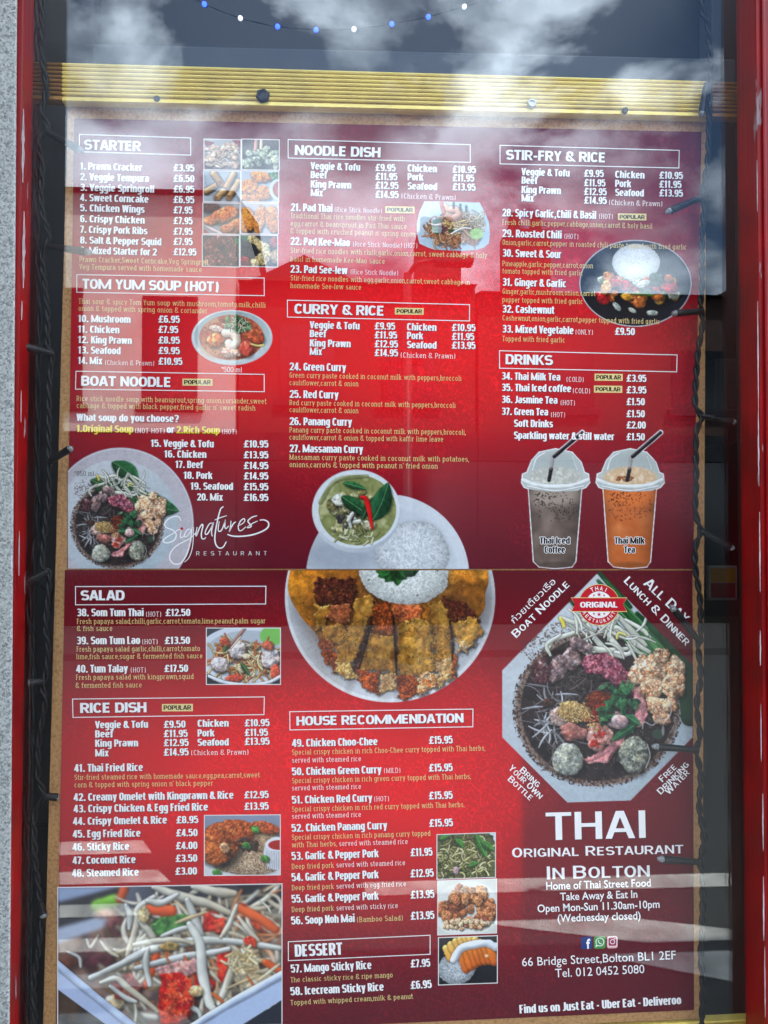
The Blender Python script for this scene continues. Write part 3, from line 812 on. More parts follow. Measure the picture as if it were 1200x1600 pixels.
tag(prism('wall_above_window', (-2.5, -.02, 2.35), (2.5, .197, 3.3), facade), kind='structure')
tag(prism('wall_below_window', (-2.5, -.02, -.1), (2.5, .197, .72), facade), kind='structure')
tag(prism('wall_beside_window', (xr + .1, -.02, .723), (2.5, .197, 2.347), facade), kind='structure')
tag(prism('wall_beside_window', (-2.5, .01, .723), (xl - .03, .197, 2.347), facade), kind='structure')

tag(prism('reflection_blocker', (-1.2, -.50, 0.003), (-.437, -.06, 3.2), noise_mat('blocker_dark', [(.3, (40, 40, 42)), (.7, (58, 58, 60))], 30, .5)), kind='structure')  # unseen dark block, added to keep the sky's reflection off the left strip
# ------------------------------------------------------------------ granite pilaster
def granite():
    m = mat('speckled_granite', (150, 150, 150), .55)
    n, l, b = nodes(m)
    t = n.new('ShaderNodeTexCoord')
    v = n.new('ShaderNodeTexVoronoi'); v.inputs['Scale'].default_value = 620
    no = n.new('ShaderNodeTexNoise'); no.inputs['Scale'].default_value = 300; no.inputs['Detail'].default_value = 3
    big = n.new('ShaderNodeTexNoise'); big.inputs['Scale'].default_value = 9
    r = n.new('ShaderNodeValToRGB')
    for p, c in ((0.28, (112, 114, 113)), (0.40, (146, 149, 146)), (0.55, (168, 171, 167)), (0.72, (188, 190, 185))):
        e = r.color_ramp.elements.new(p); e.color = L4(c)
    r.color_ramp.elements.remove(r.color_ramp.elements[0]); r.color_ramp.elements.remove(r.color_ramp.elements[-1])
    mx = n.new('ShaderNodeMix'); mx.data_type = 'RGBA'; mx.inputs['Factor'].default_value = .35
    sp = n.new('ShaderNodeSeparateColor')
    mm = n.new('ShaderNodeMath'); mm.operation = 'MULTIPLY_ADD'; mm.inputs[1].default_value = .42
    ma = n.new('ShaderNodeMath'); ma.operation = 'MULTIPLY_ADD'; ma.inputs[1].default_value = .25
    l.new(t.outputs['Object'], v.inputs['Vector']); l.new(t.outputs['Object'], no.inputs['Vector']); l.new(t.outputs['Object'], big.inputs['Vector'])
    l.new(v.outputs['Color'], sp.inputs[0]); l.new(sp.outputs[0], mm.inputs[0]); l.new(no.outputs['Fac'], ma.inputs[0])
    ma.inputs[2].default_value = .16; l.new(ma.outputs[0], mm.inputs[2]); l.new(mm.outputs[0], r.inputs['Fac'])
    l.new(r.outputs['Color'], b.inputs['Base Color'])
    bn = n.new('ShaderNodeBump'); bn.inputs['Strength'].default_value = .5; bn.inputs['Distance'].default_value = .001
    l.new(mm.outputs[0], bn.inputs['Height']); l.new(bn.outputs['Normal'], b.inputs['Normal'])
    return m
gp = slab('granite_pilaster', [(-330, -260), (27, -260), (11, 1900), (-330, 1900)], -.022, -.0185, granite(), bevel=.001)
tag(gp, 'grey speckled granite pilaster beside the red window frame', 'pilaster')

# ------------------------------------------------------------------ red painted window frame with its pane
def red_paint():
    m = mat('red_gloss_paint', (170, 8, 14), .32, 0, .28)
    n, l, b = nodes(m)
    t = n.new('ShaderNodeTexCoord')
    mpn = n.new('ShaderNodeMapping'); mpn.inputs['Scale'].default_value = (60, 60, 9)
    no = n.new('ShaderNodeTexNoise'); no.inputs['Scale'].default_value = 1; no.inputs['Detail'].default_value = 5; no.inputs['Roughness'].default_value = .6
    r = n.new('ShaderNodeValToRGB')
    r.color_ramp.elements[0].position = .660; r.color_ramp.elements[0].color = (0, 0, 0, 1)
    r.color_ramp.elements[1].position = .672; r.color_ramp.elements[1].color = (1, 1, 1, 1)
    n2 = n.new('ShaderNodeTexNoise'); n2.inputs['Scale'].default_value = 14; n2.inputs['Detail'].default_value = 4
    rc = n.new('ShaderNodeValToRGB'); rc.color_ramp.elements[0].position = .3; rc.color_ramp.elements[0].color = L4((100, 3, 7))
    rc.color_ramp.elements[1].position = .72; rc.color_ramp.elements[1].color = L4((146, 5, 8))
    mx = n.new('ShaderNodeMix'); mx.data_type = 'RGBA'; mx.inputs['B'].default_value = L4((140, 118, 122))
    bn = n.new('ShaderNodeBump'); bn.inputs['Strength'].default_value = .35; bn.inputs['Distance'].default_value = .0012
    mb = n.new('ShaderNodeMapping'); mb.inputs['Scale'].default_value = (160, 160, 5)
    nb = n.new('ShaderNodeTexNoise'); nb.inputs['Scale'].default_value = 1; nb.inputs['Detail'].default_value = 3
    sb = n.new('ShaderNodeMath'); sb.operation = 'SUBTRACT'
    l.new(t.outputs['Object'], mpn.inputs['Vector']); l.new(mpn.outputs[0], no.inputs['Vector']); l.new(no.outputs['Fac'], r.inputs['Fac'])
    l.new(t.outputs['Object'], n2.inputs['Vector']); l.new(n2.outputs['Fac'], rc.inputs['Fac'])
    l.new(r.outputs['Color'], mx.inputs['Factor']); l.new(rc.outputs['Color'], mx.inputs['A']); l.new(mx.outputs['Result'], b.inputs['Base Color'])
    l.new(t.outputs['Object'], mb.inputs['Vector']); l.new(mb.outputs[0], nb.inputs['Vector']); l.new(nb.outputs['Fac'], sb.inputs[0])
    l.new(r.outputs['Color'], sb.inputs[1]); l.new(sb.outputs[0], bn.inputs['Height']); l.new(bn.outputs['Normal'], b.inputs['Normal'])
    return m
M_REDP = red_paint()
fr = empty('window_frame', pt(600, 1800, 0.0))
tag(fr, 'glossy red painted window frame with chipped edges and its glass pane', 'window frame')
slab('jamb', [(-80, -300), (42, -300), (9, 1900), (-80, 1900)], -.018, .006, M_REDP, fr, .0015)
slab('jamb', [(1178, -300), (1420, -300), (1420, 1900), (1200, 1900)], -.031, .006, M_REDP, fr, .0015)
slab('bead', [(1188, -300), (1193, -300), (1214, 1900), (1209, 1900)], -.034, -.0312, M_REDP, fr, .001)
# flaked paint: bare grey undercoat showing along the edges
chip = noise_mat('bare_undercoat', [(.3, (150, 132, 134)), (.7, (196, 182, 182))], 90, .6)
def flake(x, y0, y1, w, Y, lean, par, sd):
    r_ = random.Random(sd); n = max(5, int((y1 - y0) / 9)); Lf, Rt = [], []
    for i in range(n + 1):
        t = i / n; k = math.sin(math.pi * min(max(t, .03), .97)) ** .6
        xx = x + lean * (y0 + (y1 - y0) * t - y0) / 1600
        Lf.append((xx - w * k * r_.uniform(.25, .6), y0 + (y1 - y0) * t)); Rt.append((xx + w * k * r_.uniform(.25, .6), y0 + (y1 - y0) * t))
    slab('paint_flake', Lf + Rt[::-1], Y, Y + .0006, chip, par)
for k, (x, a, b, w) in enumerate([(1184, 470, 640, 1.6), (1185, 640, 760, 2.0), (1187, 800, 925, 1.8), (1188, 985, 1040, 2.2), (1189, 1100, 1190, 1.4), (1192, 1240, 1330, 1.8), (1193, 1370, 1470, 2.2), (1183, 250, 330, 1.2), (1195, 1480, 1590, 1.6)]):
    flake(x, a, b, w, -.0315, 12, fr, k)
for k, (x, a, b, w) in enumerate([(36.5, 170, 285, 4.0), (37.5, 330, 450, 4.5), (34, 470, 500, 2.0), (33, 610, 660, 1.2), (30, 830, 900, 1.2)]):
    flake(x, a, b, w, -.0185, -16, fr, k + 30)
# glass: reflects more towards grazing angles, otherwise lets everything through
gm = bpy.data.materials.new('window_glass'); gm.use_nodes = True
gn, gl = gm.node_tree.nodes, gm.node_tree.links
gn.clear()
go = gn.new('ShaderNodeOutputMaterial'); gmx = gn.new('ShaderNodeMixShader'); gt = gn.new('ShaderNodeBsdfTransparent'); gg = gn.new('ShaderNodeBsdfGlossy')
gg.inputs['Roughness'].default_value = 0.0; gg.inputs['Color'].default_value = (.92, .98, 1.0, 1)
gt.inputs['Color'].default_value = (.985, .99, .987, 1)
lw = gn.new('ShaderNodeLayerWeight'); lw.inputs['Blend'].default_value = .5
p5 = gn.new('ShaderNodeMath'); p5.operation = 'POWER'; p5.inputs[1].default_value = 5
f5 = gn.new('ShaderNodeMath'); f5.operation = 'MULTIPLY_ADD'; f5.inputs[1].default_value = .95; f5.inputs[2].default_value = .047
gl.new(lw.outputs['Facing'], p5.inputs[0]); gl.new(p5.outputs[0], f5.inputs[0]); gl.new(f5.outputs[0], gmx.inputs['Fac'])
gl.new(gt.outputs[0], gmx.inputs[1]); gl.new(gg.outputs[0], gmx.inputs[2]); gl.new(gmx.outputs[0], go.inputs['Surface'])
gp_ = slab('pane', [(36, -280), (1174, -280), (1192, 1880), (8, 1880)], 0.0, 0.004, gm, fr)

# ------------------------------------------------------------------ behind the glass: dark reveal panels, rails
dk = slab('reveal_panel', [(20, -200), (150, -200), (120, 1850), (-20, 1850)], .085, .10, dark)
tag(dk, 'dark brown flat panel behind the twisted cable beside the granite', 'panel')
rp_ = empty('inner_frame', pt(600, 130, .10))
tag(rp_, 'dark grey inner window rail and stiles above the gold bar', 'inner frame')
railm = noise_mat('grey_rail_paint', [(.3, (52, 57, 62)), (.7, (66, 71, 76))], 6, .5)
slab('rail', [(60, 66), (1150, 92), (1150, 140), (60, 114)], .085, .12, railm, rp_, .002)
slab('stile', [(82, -200), (99, -200), (99, 67), (82, 66)], .088, .118, railm, rp_, .001)
slab('stile', [(1112, -200), (1128, -200), (1128, 91), (1112, 90)], .088, .118, railm, rp_, .001)
slab('panel', [(40, -220), (1170, -220), (1170, 120), (40, 100)], .125, .135, dark2, rp_)
# things dimly seen in the room to the right of the board
sg = empty('framed_notice', pt(1130, 936, .30)); tag(sg, 'small yellow and red framed notice in the dark room behind the glass', 'notice')
slab('frame', [(1108, 884), (1152, 884), (1152, 938), (1108, 938)], .30, .31, mat('notice_frame', (150, 146, 140), .5), sg, .001)
slab('upper_half', [(1111, 888), (1149, 888), (1149, 910), (1111, 910)], .2985, .2995, mat('notice_yellow', (170, 120, 20), .5), sg)
slab('lower_half', [(1111, 911), (1149, 911), (1149, 934), (1111, 934)], .2985, .2995, mat('notice_red', (130, 18, 22), .5), sg)
cab = slab('cabinet', [(1090, 960), (1300, 960), (1300, 1800), (1090, 1800)], .33, .6, noise_mat('cabinet_lifted_grey', [(.3, (86, 83, 76)), (.7, (104, 100, 92))], 5, .5), None, .003)  # grey lifted to stand for the ground's reflection in the glass
tag(cab, 'dark grey cabinet standing in the room to the right of the board', 'cabinet')
bx = slab('box', [(1116, 560), (1300, 560), (1300, 640), (1116, 640)], .34, .5, mat('dark_box', (52, 56, 56), .5), None, .003)
tag(bx, 'dark grey box in the room above the framed notice', 'box')
shf = slab('shelf', [(1090, 641), (1320, 641), (1320, 652), (1090, 652)], .30, .95, mat('dark_shelf', (36, 32, 30), .5))
tag(shf, 'dark shelf carrying the grey box in the room', 'shelf')

# ------------------------------------------------------------------ backing board
boardm = noise_mat('chipboard', [(.25, (136, 96, 54)), (.45, (170, 124, 74)), (.62, (186, 140, 88)), (.75, (150, 106, 60))], 320, .75, detail=6, bump=.5)
bd = slab('backing_board', [(106, 150), (1104, 178), (1097, 1592), (66, 1636)], Y_PAPER + .0008, Y_PAPER + .0135, boardm, None, .0006)
tag(bd, 'tan chipboard panel carrying the two red menu sheets', 'board')

# ------------------------------------------------------------------ ribbed gold bars
def gold():
    m = mat('brushed_gold', (205, 166, 70), .36, .15)
    n, l, b = nodes(m)
    t = n.new('ShaderNodeTexCoord'); mpn = n.new('ShaderNodeMapping'); mpn.inputs['Scale'].default_value = (6, 200, 400)
    no = n.new('ShaderNodeTexNoise'); no.inputs['Scale'].default_value = 1; no.inputs['Detail'].default_value = 4
    r = n.new('ShaderNodeValToRGB'); r.color_ramp.elements[0].position = .3; r.color_ramp.elements[0].color = L4((238, 208, 92))
    r.color_ramp.elements[1].position = .7; r.color_ramp.elements[1].color = L4((252, 232, 128))
    mr = n.new('ShaderNodeMapRange'); mr.inputs['To Min'].default_value = .26; mr.inputs['To Max'].default_value = .46
    l.new(t.outputs['Object'], mpn.inputs['Vector']); l.new(mpn.outputs[0], no.inputs['Vector']); l.new(no.outputs['Fac'], r.inputs['Fac'])
    st_ = n.new('ShaderNodeTexNoise'); st_.inputs['Scale'].default_value = 26; st_.inputs['Detail'].default_value = 6; st_.inputs['Roughness'].default_value = .65
    sr = n.new('ShaderNodeValToRGB'); sr.color_ramp.elements[0].position = .42; sr.color_ramp.elements[0].color = (0, 0, 0, 1); sr.color_ramp.elements[1].position = .72; sr.color_ramp.elements[1].color = (.32, .32, .32, 1)
    tx = n.new('ShaderNodeMix'); tx.data_type = 'RGBA'; tx.inputs['B'].default_value = L4((140, 104, 44))
    l.new(t.outputs['Object'], st_.inputs['Vector']); l.new(st_.outputs['Fac'], sr.inputs['Fac']); l.new(sr.outputs['Color'], tx.inputs['Factor']); l.new(r.outputs['Color'], tx.inputs['A'])
    l.new(tx.outputs['Result'], b.inputs['Base Color']); l.new(no.outputs['Fac'], mr.inputs['Value']); l.new(mr.outputs[0], b.inputs['Roughness'])
    return m
M_GOLD = gold()
M_GOLD_DIM = noise_mat('dimmed_gold', [(.3, (150, 104, 44)), (.7, (176, 124, 58))], 40, .4, metal=.6, stretch=(1, 1, 20))  # bar ends: same gold, their shade and dark reflections put into the colour
def ribbed_bar(name, xa, ya, ha, xb, yb, hb, Y, M, parent, ribs=8, lip=.14):
    """extrusion between two ends (top y and height in photograph pixels), ribs along its length"""
    prof = [(0.0, 0.0)]
    body = 1 - lip
    for k in range(ribs):
        a = k / ribs * body; w_ = body / ribs
        prof += [(a + .02 * w_, .0), (a + .04 * w_, .0052), (a + .34 * w_, .0058), (a + .62 * w_, .0052), (a + .64 * w_, .0), (a + .98 * w_, .0)]
    prof += [(body + .01, .0046), (1 - .03, .0052), (1.0, .0022)]
    V, Fc = [], []
    for (x, y, h) in ((xa, ya, ha), (xb, yb, hb)):
        for t, dpt in prof:
            p = pt(x, y + t * h, Y); V.append((p.x, Y - dpt, p.z))
        for t, dpt in ((1.0, 0), (0.0, 0)):
            p = pt(x, y + t * h, Y); V.append((p.x, Y + .004, p.z))
    n = len(prof) + 2
    for i in range(n):
        j = (i + 1) % n
        Fc.append([i, j, n + j, n + i])
    Fc.append(list(range(n))); Fc.append(list(range(2 * n - 1, n - 1, -1)))
    return mesh_obj(name, V, Fc, M, parent)
Y_BAR = Y_PAPER - .004
gb = empty('ribbed_gold_bar', pt(600, 178, Y_BAR)); tag(gb, 'ribbed gold metal bar fixed across the top of the board', 'bar')
ribbed_bar('bar_face', 100, 103, 60, 1107, 131.5, 56, Y_BAR, M_GOLD, gb)
ribbed_bar('bar_end', 36, 101, 58, 99.9, 103, 59, Y_BAR, M_GOLD_DIM, gb)
ribbed_bar('bar_end', 1107.2, 131.5, 56, 1178, 134, 55, Y_BAR, M_GOLD_DIM, gb)
boltm = noise_mat('dark_steel', [(.3, (40, 38, 36)), (.7, (66, 62, 58))], 200, .4, metal=.8)
steel = mat('bright_steel', (150, 150, 148), .3, .9)
def bolt_or_hole(px, py, r, sides, M, h=.004, inner=True):
    p = pt(px, py, Y_BAR - .0054); s = r * .61e-3
    V, Fc = [], []
    rings = [(1.0, 0), (1.0, h * .7), (.86, h)] + ([(.62, h), (.55, h * .75), (.3, h * .7)] if inner else [(.4, h * 1.1)])
    for q, dpt in rings:
        for k in range(sides):
            a = 2 * math.pi * k / sides + .3
            V.append((p.x + math.cos(a) * s * q, p.y + .0006 - dpt, p.z + math.sin(a) * s * q))
    for i in range(len(rings) - 1):
        for k in range(sides):
            k2 = (k + 1) % sides
            Fc.append([i * sides + k, i * sides + k2, (i + 1) * sides + k2, (i + 1) * sides + k])
    Fc.append([(len(rings) - 1) * sides + k for k in range(sides)])
    return mesh_obj('bolt_or_hole', V, Fc, M, gb)
bolt_or_hole(411, 150.5, 11.5, 6, boltm)
bolt_or_hole(830.5, 163, 7.5, 16, steel)
bolt_or_hole(976, 174, 5, 12, boltm)
bolt_or_hole(245, 154, 5, 12, mat('hole_black', (8, 8, 8), .8), h=.0012, inner=False)  # black disc, painted in for the shade inside a screw hole
gb2 = empty('ribbed_gold_bar', pt(600, 1660, Y_BAR)); tag(gb2, 'ribbed gold metal bar running under the bottom edge of the board', 'bar')
ribbed_bar('bar_face', 40, 1644, 60, 1185, 1586, 60, Y_PAPER + .006, M_GOLD, gb2)

# ------------------------------------------------------------------ twisted cables with small lights
cab_m = noise_mat('black_cable', [(.3, (9, 8, 9)), (.7, (17, 16, 16))], 80, .5, spec=.3)
hold_m = mat('black_holder', (11, 10, 10), .45, 0, .35)
bulb_m = mat('clear_bulb', (215, 220, 222), .08, 0, .8)
bulb_m.node_tree.nodes['Principled BSDF'].inputs['Transmission Weight'].default_value = .75
def cable(path, Y, parent, r=.0018, turns=34.0, name='cable', strands=2, M=None):
    S = spline([(p[0], p[1]) for p in path], 8)
    dep = [p[2] if len(p) > 2 else 0.0 for p in path]
    W = [pt(s[0], s[1], Y) for s in S]
    # resample evenly
    acc = [0.0]
    for i in range(1, len(W)): acc.append(acc[-1] + (W[i] - W[i - 1]).length)
    step = .0022; n = int(acc[-1] / step); pts_, j = [], 0
    for i in range(n + 1):
        d = i * step
        while j < len(acc) - 2 and acc[j + 1] < d: j += 1
        f = (d - acc[j]) / max(acc[j + 1] - acc[j], 1e-9); pts_.append(W[j].lerp(W[j + 1], min(f, 1)))
    for s in range(strands):
        hel = []
        for i, p in enumerate(pts_):
            t = (pts_[min(i + 1, n)] - pts_[max(i - 1, 0)]).normalized(); a = t.cross(Vector((0, 1, 0))).normalized(); b = Vector((0, 1, 0))
            ph = 2 * math.pi * (i * step * turns) + s * 2 * math.pi / strands + .6 * math.sin(i * .045)
            hel.append(p + (a * math.cos(ph) + b * math.sin(ph)) * r * .85)
        V, Fc = tube_geo(hel, r, 7)
        mesh_obj(name, V, Fc, M or cab_m, parent, True)
def light(x0, y0, x1, y1, Y0, Y1, parent, r=.0034, lit=None):
    a, b = pt(x0, y0, Y0), pt(x1, y1, Y1); d = b - a
    P = [a, a + d * .05, a + d * .2, a + d * .55, a + d * .72, a + d * .88]
    V, Fc = tube_geo(P, [r * .7, r * .85, r * .92, r, r * 1.08, r * 1.08], 12)
    h = mesh_obj('lamp_holder', V, Fc, hold_m, parent, False)
    P = [a + d * .84, a + d * .9, a + d * .96, a + d * 1.0, a + d * 1.01]
    V, Fc = tube_geo(P, [r * .9, r * .92, r * .8, r * .45, r * .1], 12)
    mesh_obj('bulb', V, Fc, lit or bulb_m, parent, True)
ls = empty('string_light', pt(70, 1600, .015)); tag(ls, 'black twisted cable of small unlit lights hanging in the dark strip by the granite', 'string light')
PL = [(66, -40), (66, 25), (66, 75), (68, 107), (72, 130), (71, 150), (66, 175), (75, 203), (64, 215), (60, 228), (66, 262), (64, 300), (67, 337), (77, 370), (70, 388), (66, 402), (70, 450), (74, 487), (74, 537), (81, 556), (77, 600), (76, 687), (77, 720), (75, 790), (72, 805), (66, 882), (77, 900), (71, 975), (75, 1012), (71, 1055), (66, 1075), (71, 1095), (61, 1150), (59, 1205), (59, 1220), (69, 1242), (55, 1268), (54, 1325), (61, 1400), (65, 1432), (59, 1487), (52, 1537), (54, 1600), (52, 1680)]
cable(PL, .020, ls)
for q in [(72, 206, 130, 237, .018, .010), (74, 384, 143, 395, .018, .010), (82, 552, 35, 541, .016, -.0), (76, 722, 113, 699, .016, .008), (75, 893, 37, 911, .018, .012), (66, 1064, 43, 1067, .018, .012), (62, 1410, 69, 1434, .018, .009), (66, 1244, 92, 1246, .022, .030)]:
    light(*q, ls)
ls2 = empty('string_light', pt(55, 1600, .06)); tag(ls2, 'darker plain cable hanging behind the twisted one beside the red frame', 'string light')
cable([(60, -40), (58, 200), (56, 320), (62, 480), (60, 560), (58, 700), (60, 800), (52, 880), (45, 950), (52, 1040), (48, 1150), (50, 1200), (40, 1262), (44, 1400), (42, 1590), (40, 1680)], .055, ls2, r=.0024, turns=14)
light(50, 905, 92, 930, .055, .05, ls2); light(40, 1288, 90, 1289, .055, .055, ls2)
rs = empty('string_light', pt(1096, 1600, .015)); tag(rs, 'black twisted cable of small unlit lights hanging down the right edge of the board', 'string light')
PR = [(1097, -40), (1097, 0), (1098, 19), (1106, 41), (1109, 87), (1109, 131), (1108, 187), (1106, 250), (1099, 297), (1100, 328), (1097, 375), (1097, 437), (1095, 478), (1098, 506), (1091, 547), (1087, 603), (1087, 634), (1097, 653), (1088, 675), (1088, 744), (1087, 800), (1095, 830), (1087, 853), (1087, 890), (1094, 937), (1095, 997), (1091, 1007), (1095, 1056), (1089, 1101), (1094, 1150), (1088, 1172), (1095, 1210), (1093, 1262), (1100, 1311), (1094, 1347), (1098, 1375), (1097, 1450), (1095, 1499), (1098, 1529), (1097, 1600), (1097, 1680)]
cable(PR, .021, rs)
for q in [(1104, 130, 1096, 182, .018, .012), (1098, 308, 1040, 332, .018, .007), (1098, 486, 1050, 490, .018, .010), (1096, 650, 1150, 660, .020, .018), (1094, 829, 1147, 858, .020, .020), (1094, 1004, 1048, 946, .018, .009), (1091, 1172, 1019, 1166, .018, .010), (1094, 1347, 1028, 1342, .018, .010)]:
    light(*q, rs)
ts = empty('string_light', pt(550, 60, .07)); tag(ts, 'drooping string of small lit blue and white lights above the gold bar', 'string light')
blue_l = mat('lit_blue_bulb', (40, 70, 255), .3, emit=(40, 70, 255), estr=2.2)
white_l = mat('lit_white_bulb', (220, 225, 255), .3, emit=(225, 230, 255), estr=.5)
TA = [(262, -20, 0), (320, 12, 1), (376, 34, 0), (434, 47, 1), (494, 52, 1), (553, 51, 0), (612, 43, 1), (669, 32, 1), (725, 16, 0), (779, 1, 1), (830, -22, 0)]
cable([(x, y - 6) for x, y, _ in TA], .075, ts, r=.0004, turns=22, M=dark2)
for x, y, b in TA:
    p = pt(x, y - 5, .070)
    V, Fc = tube_geo([p + Vector((0, .005, .002)), p + Vector((0, .003, .001)), p], [.0016, .0024, .0024], 10)
    h = mesh_obj('lamp_holder', V, Fc, hold_m, ts)
    V, Fc = tube_geo([p + Vector((0, .0005, 0)), p + Vector((0, -.002, -.001)), p + Vector((0, -.005, -.0025)), p + Vector((0, -.0065, -.0033))], [.0020, .0026, .0022, .0006], 12)
    mesh_obj('bulb', V, Fc, blue_l if b else white_l, ts, True)
# ------------------------------------------------------------------ the two printed sheets
def bgcol(PX, PY):
    """ink of the sheets' background: bright red middle, maroon margins, faint damask scrolls"""
    PX = np.asarray(PX, float); PY = np.asarray(PY, float)
    up = PY < 890
    t1 = np.exp(-np.abs((PX - 560) / 560) ** 2.6 - np.abs((PY - 520) / 235) ** 2.2)
    t2 = np.exp(-np.abs((PX - 480) / 470) ** 3.0 - np.abs((PY - 1225) / 215) ** 2.4)
    s = 1 / (1 + np.exp(-(PX - 816) / 2.5)); s = s * (PY > 1000)
    t2 = t2 * (1 - .55 * s)
    t = np.where(up, t1, t2)
    t = np.clip(t * 1.05 + .10 * (fbm(PX / 90, PY / 90, 5) - .5), 0, 1)[..., None]
    lo = np.where(up[..., None], np.array([86., 13, 32]), np.array([88., 12, 26])) / 255
    hi = np.array([226., 10, 20]) / 255
    c = lo * (1 - t) + hi * t
    f = fbm(PX / 34, PY / 34, 11, 2); ln = np.clip(1 - np.abs(np.sin(f * 34)) * 3.2, 0, 1)
    f2 = fbm(PX / 15, PY / 15, 21, 2); ln = np.maximum(ln, .8 * np.clip(1 - np.abs(np.sin(f2 * 20)) * 3.0, 0, 1))
    ms = np.clip((fbm(PX / 120, PY / 120, 41, 2) - .42) * 6, 0, 1)
    return c * (1 + (.20 * ln * ms + .04 * (vnoise(PX / 2.6, PY / 2.6, 4) - .5))[..., None]) + (.035 * ln * ms)[..., None] * np.array([1, .25, .3])
def sheet(name, corners, label):
    tl, tr, br, bl = [np.array(c, float) for c in corners]
    e = empty(name, pt((bl[0] + br[0]) / 2, max(bl[1], br[1]), Y_PAPER)); tag(e, label, 'menu', 'printed menu sheets on the board')
    nx, ny = 560, 400
    u, v = np.meshgrid(np.linspace(0, 1, nx), np.linspace(0, 1, ny))
    P = ((1 - u) * (1 - v))[..., None] * tl + (u * (1 - v))[..., None] * tr + (u * v)[..., None] * br + ((1 - u) * v)[..., None] * bl
    V = pts_np(P[..., 0], P[..., 1], Y_PAPER).reshape(-1, 3)
    idx = np.arange(nx * ny).reshape(ny, nx)
    F_ = np.stack([idx[:-1, :-1], idx[1:, :-1], idx[1:, 1:], idx[:-1, 1:]], -1).reshape(-1, 4)
    grid_mesh('paper', V, F_, lin(np.clip(bgcol(P[..., 0], P[..., 1]), 0, 1).reshape(-1, 3) * 255), e, M_PRINT)
    return e
S1 = sheet('menu_sheet', [(116, 185), (1096, 206), (1083, 889), (105, 888.5)], 'red printed menu sheet with starters, soups, noodles, curries and drinks under the gold bar')
S2 = sheet('menu_sheet', [(101.5, 890.5), (1082, 891.2), (1084.5, 1578), (87, 1623)], 'red printed menu sheet with salads, rice dishes, desserts and restaurant address')

def slope(x, y):
    if x < 440: T_ = [(200, 1.75), (430, 1.3), (580, 1.0), (916, 0.0), (1090, -.6), (1388, -1.0), (1600, -1.4)]
    else: T_ = [(200, 1.75), (500, 1.4), (890, .1), (1110, -1.0), (1300, -1.7), (1470, -2.5), (1600, -3.2)]
    return math.tan(R(float(np.interp(y, [a for a, _ in T_], [b for _, b in T_]))))
SHAD = (.7, .8, M_SHADOW)
def line(kind, s, x0, y, x1, cap=None, M=None, name=None, y1=None, parent=None, **k):
    P = parent or (S1 if y < 889 else S2)
    if y1 is None: y1 = y + slope((x0 + x1) / 2, y) * (x1 - x0)
    st_ = {'n': ('imp', 11.2, M_WHITE, 'dish_name'), 'p': ('imp', 11.2, M_WHITE, 'price'), 'd': ('slab', 8.3, M_CREAM, 'description'),
           'w': ('slab', 8.1, M_PINK, 'note'), 's': ('slabs', 7.8, M_PINK, 'note'), 'h': ('frank', 15.6, M_WHITE, 'heading')}[kind]
    if kind in 'np': k.setdefault('shadow', SHAD)
    if kind == 'h': k.setdefault('shadow', SHAD)
    return flat_letters(name or st_[3], s, st_[0], x0, y, x1, y1, cap or st_[1], M or st_[2], P, **k)
def hbox(tl, tr, br, bl, parent):
    return flat_line('heading_box', [tl, tr, br, bl], 1.25, M_WHITE, parent, Y_TEXT, True)
def popular(x0, y0, x1, y1, parent):
    sl_ = slope((x0 + x1) / 2, y0) * (x1 - x0)
    o = flat_poly('popular_tag', [(x0, y0), (x1, y0 + sl_ * .5), (x1, y1 + sl_ * .5), (x0, y1)], M_TAG, parent, Y_PHOTO - .00018)
    flat_letters('tag_lettering', 'POPULAR', 'frank', x0 + 2.6, y1 - 2.2, x1 - 2.6, y1 - 2.2 + sl_ * .5, (y1 - y0) - 4.4, M_BLACK, o, Y=Y_TEXT, offset=.028)

# starters
hbox((124, 210), (298, 215.5), (298, 242.4), (124, 237), S1)
line('h', 'STARTER', 131, 233.5, 220)
for s, x1, y, p, py, px1 in [('1. Prawn Cracker', 222, 264.6, '£3.95', 267.3, 303.6), ('2. Veggie Tempura', 232.8, 281.4, '£6.50', 284, 303.6), ('3. Veggie Springroll', 241, 298, '£6.95', 300.6, 303.6), ('4. Sweet Corncake', 232, 314, '£6.95', 317, 303.6), ('5. Chicken Wings', 226, 330, '£7.95', 333.3, 301), ('6. Crispy Chicken', 226, 347, '£7.95', 350, 301), ('7. Crispy Pork Ribs', 230.4, 363.6, '£7.95', 366.6, 301), ('8. Salt & Pepper Squid', 252, 380.4, '£7.95', 382.5, 301), ('9. Mixed Starter for 2', 245, 396.5, '£12.95', 398.7, 307)]:
    line('n', s, 125, y, x1); line('p', p, 271, py, px1)
line('d', 'Prawn Cracker,Sweet Corncake,Veg Springroll,', 123.6, 409, 327); line('d', 'Veg Tempura served with homemade sauce', 123.6, 420.6, 315.6)
# tom yum
hbox((120, 429), (412.8, 434.4), (412.8, 462), (120, 456.6), S1)
line('h', 'TOM YUM SOUP (HOT)', 128.4, 451, 341.4)
line('d', 'Thai sour & spicy Tom Yum soup with mushroom,tomato,milk,chilli', 122.4, 474.5, 415); line('d', 'onion & topped with spring onion & coriander', 122.4, 485.5, 324)
for s, x1, y, p, py, px1 in [('10. Mushroom', 204, 503, '£6.95', 504, 281), ('11. Chicken', 186.6, 519.6, '£7.95', 520, 278.5), ('12. King Prawn', 206, 536, '£8.95', 536.7, 281), ('13. Seafood', 188.4, 552.3, '£9.95', 553, 281), ('14. Mix', 159.6, 568.6, '£10.95', 569.7, 285)]:
    line('n', s, 121.8, y, x1); line('p', p, 247.5, py, px1)
line('s', '(Chicken & Prawn)', 164, 570, 241); line('s', '*500 ml', 345.6, 581, 378, M=M_WHITE)
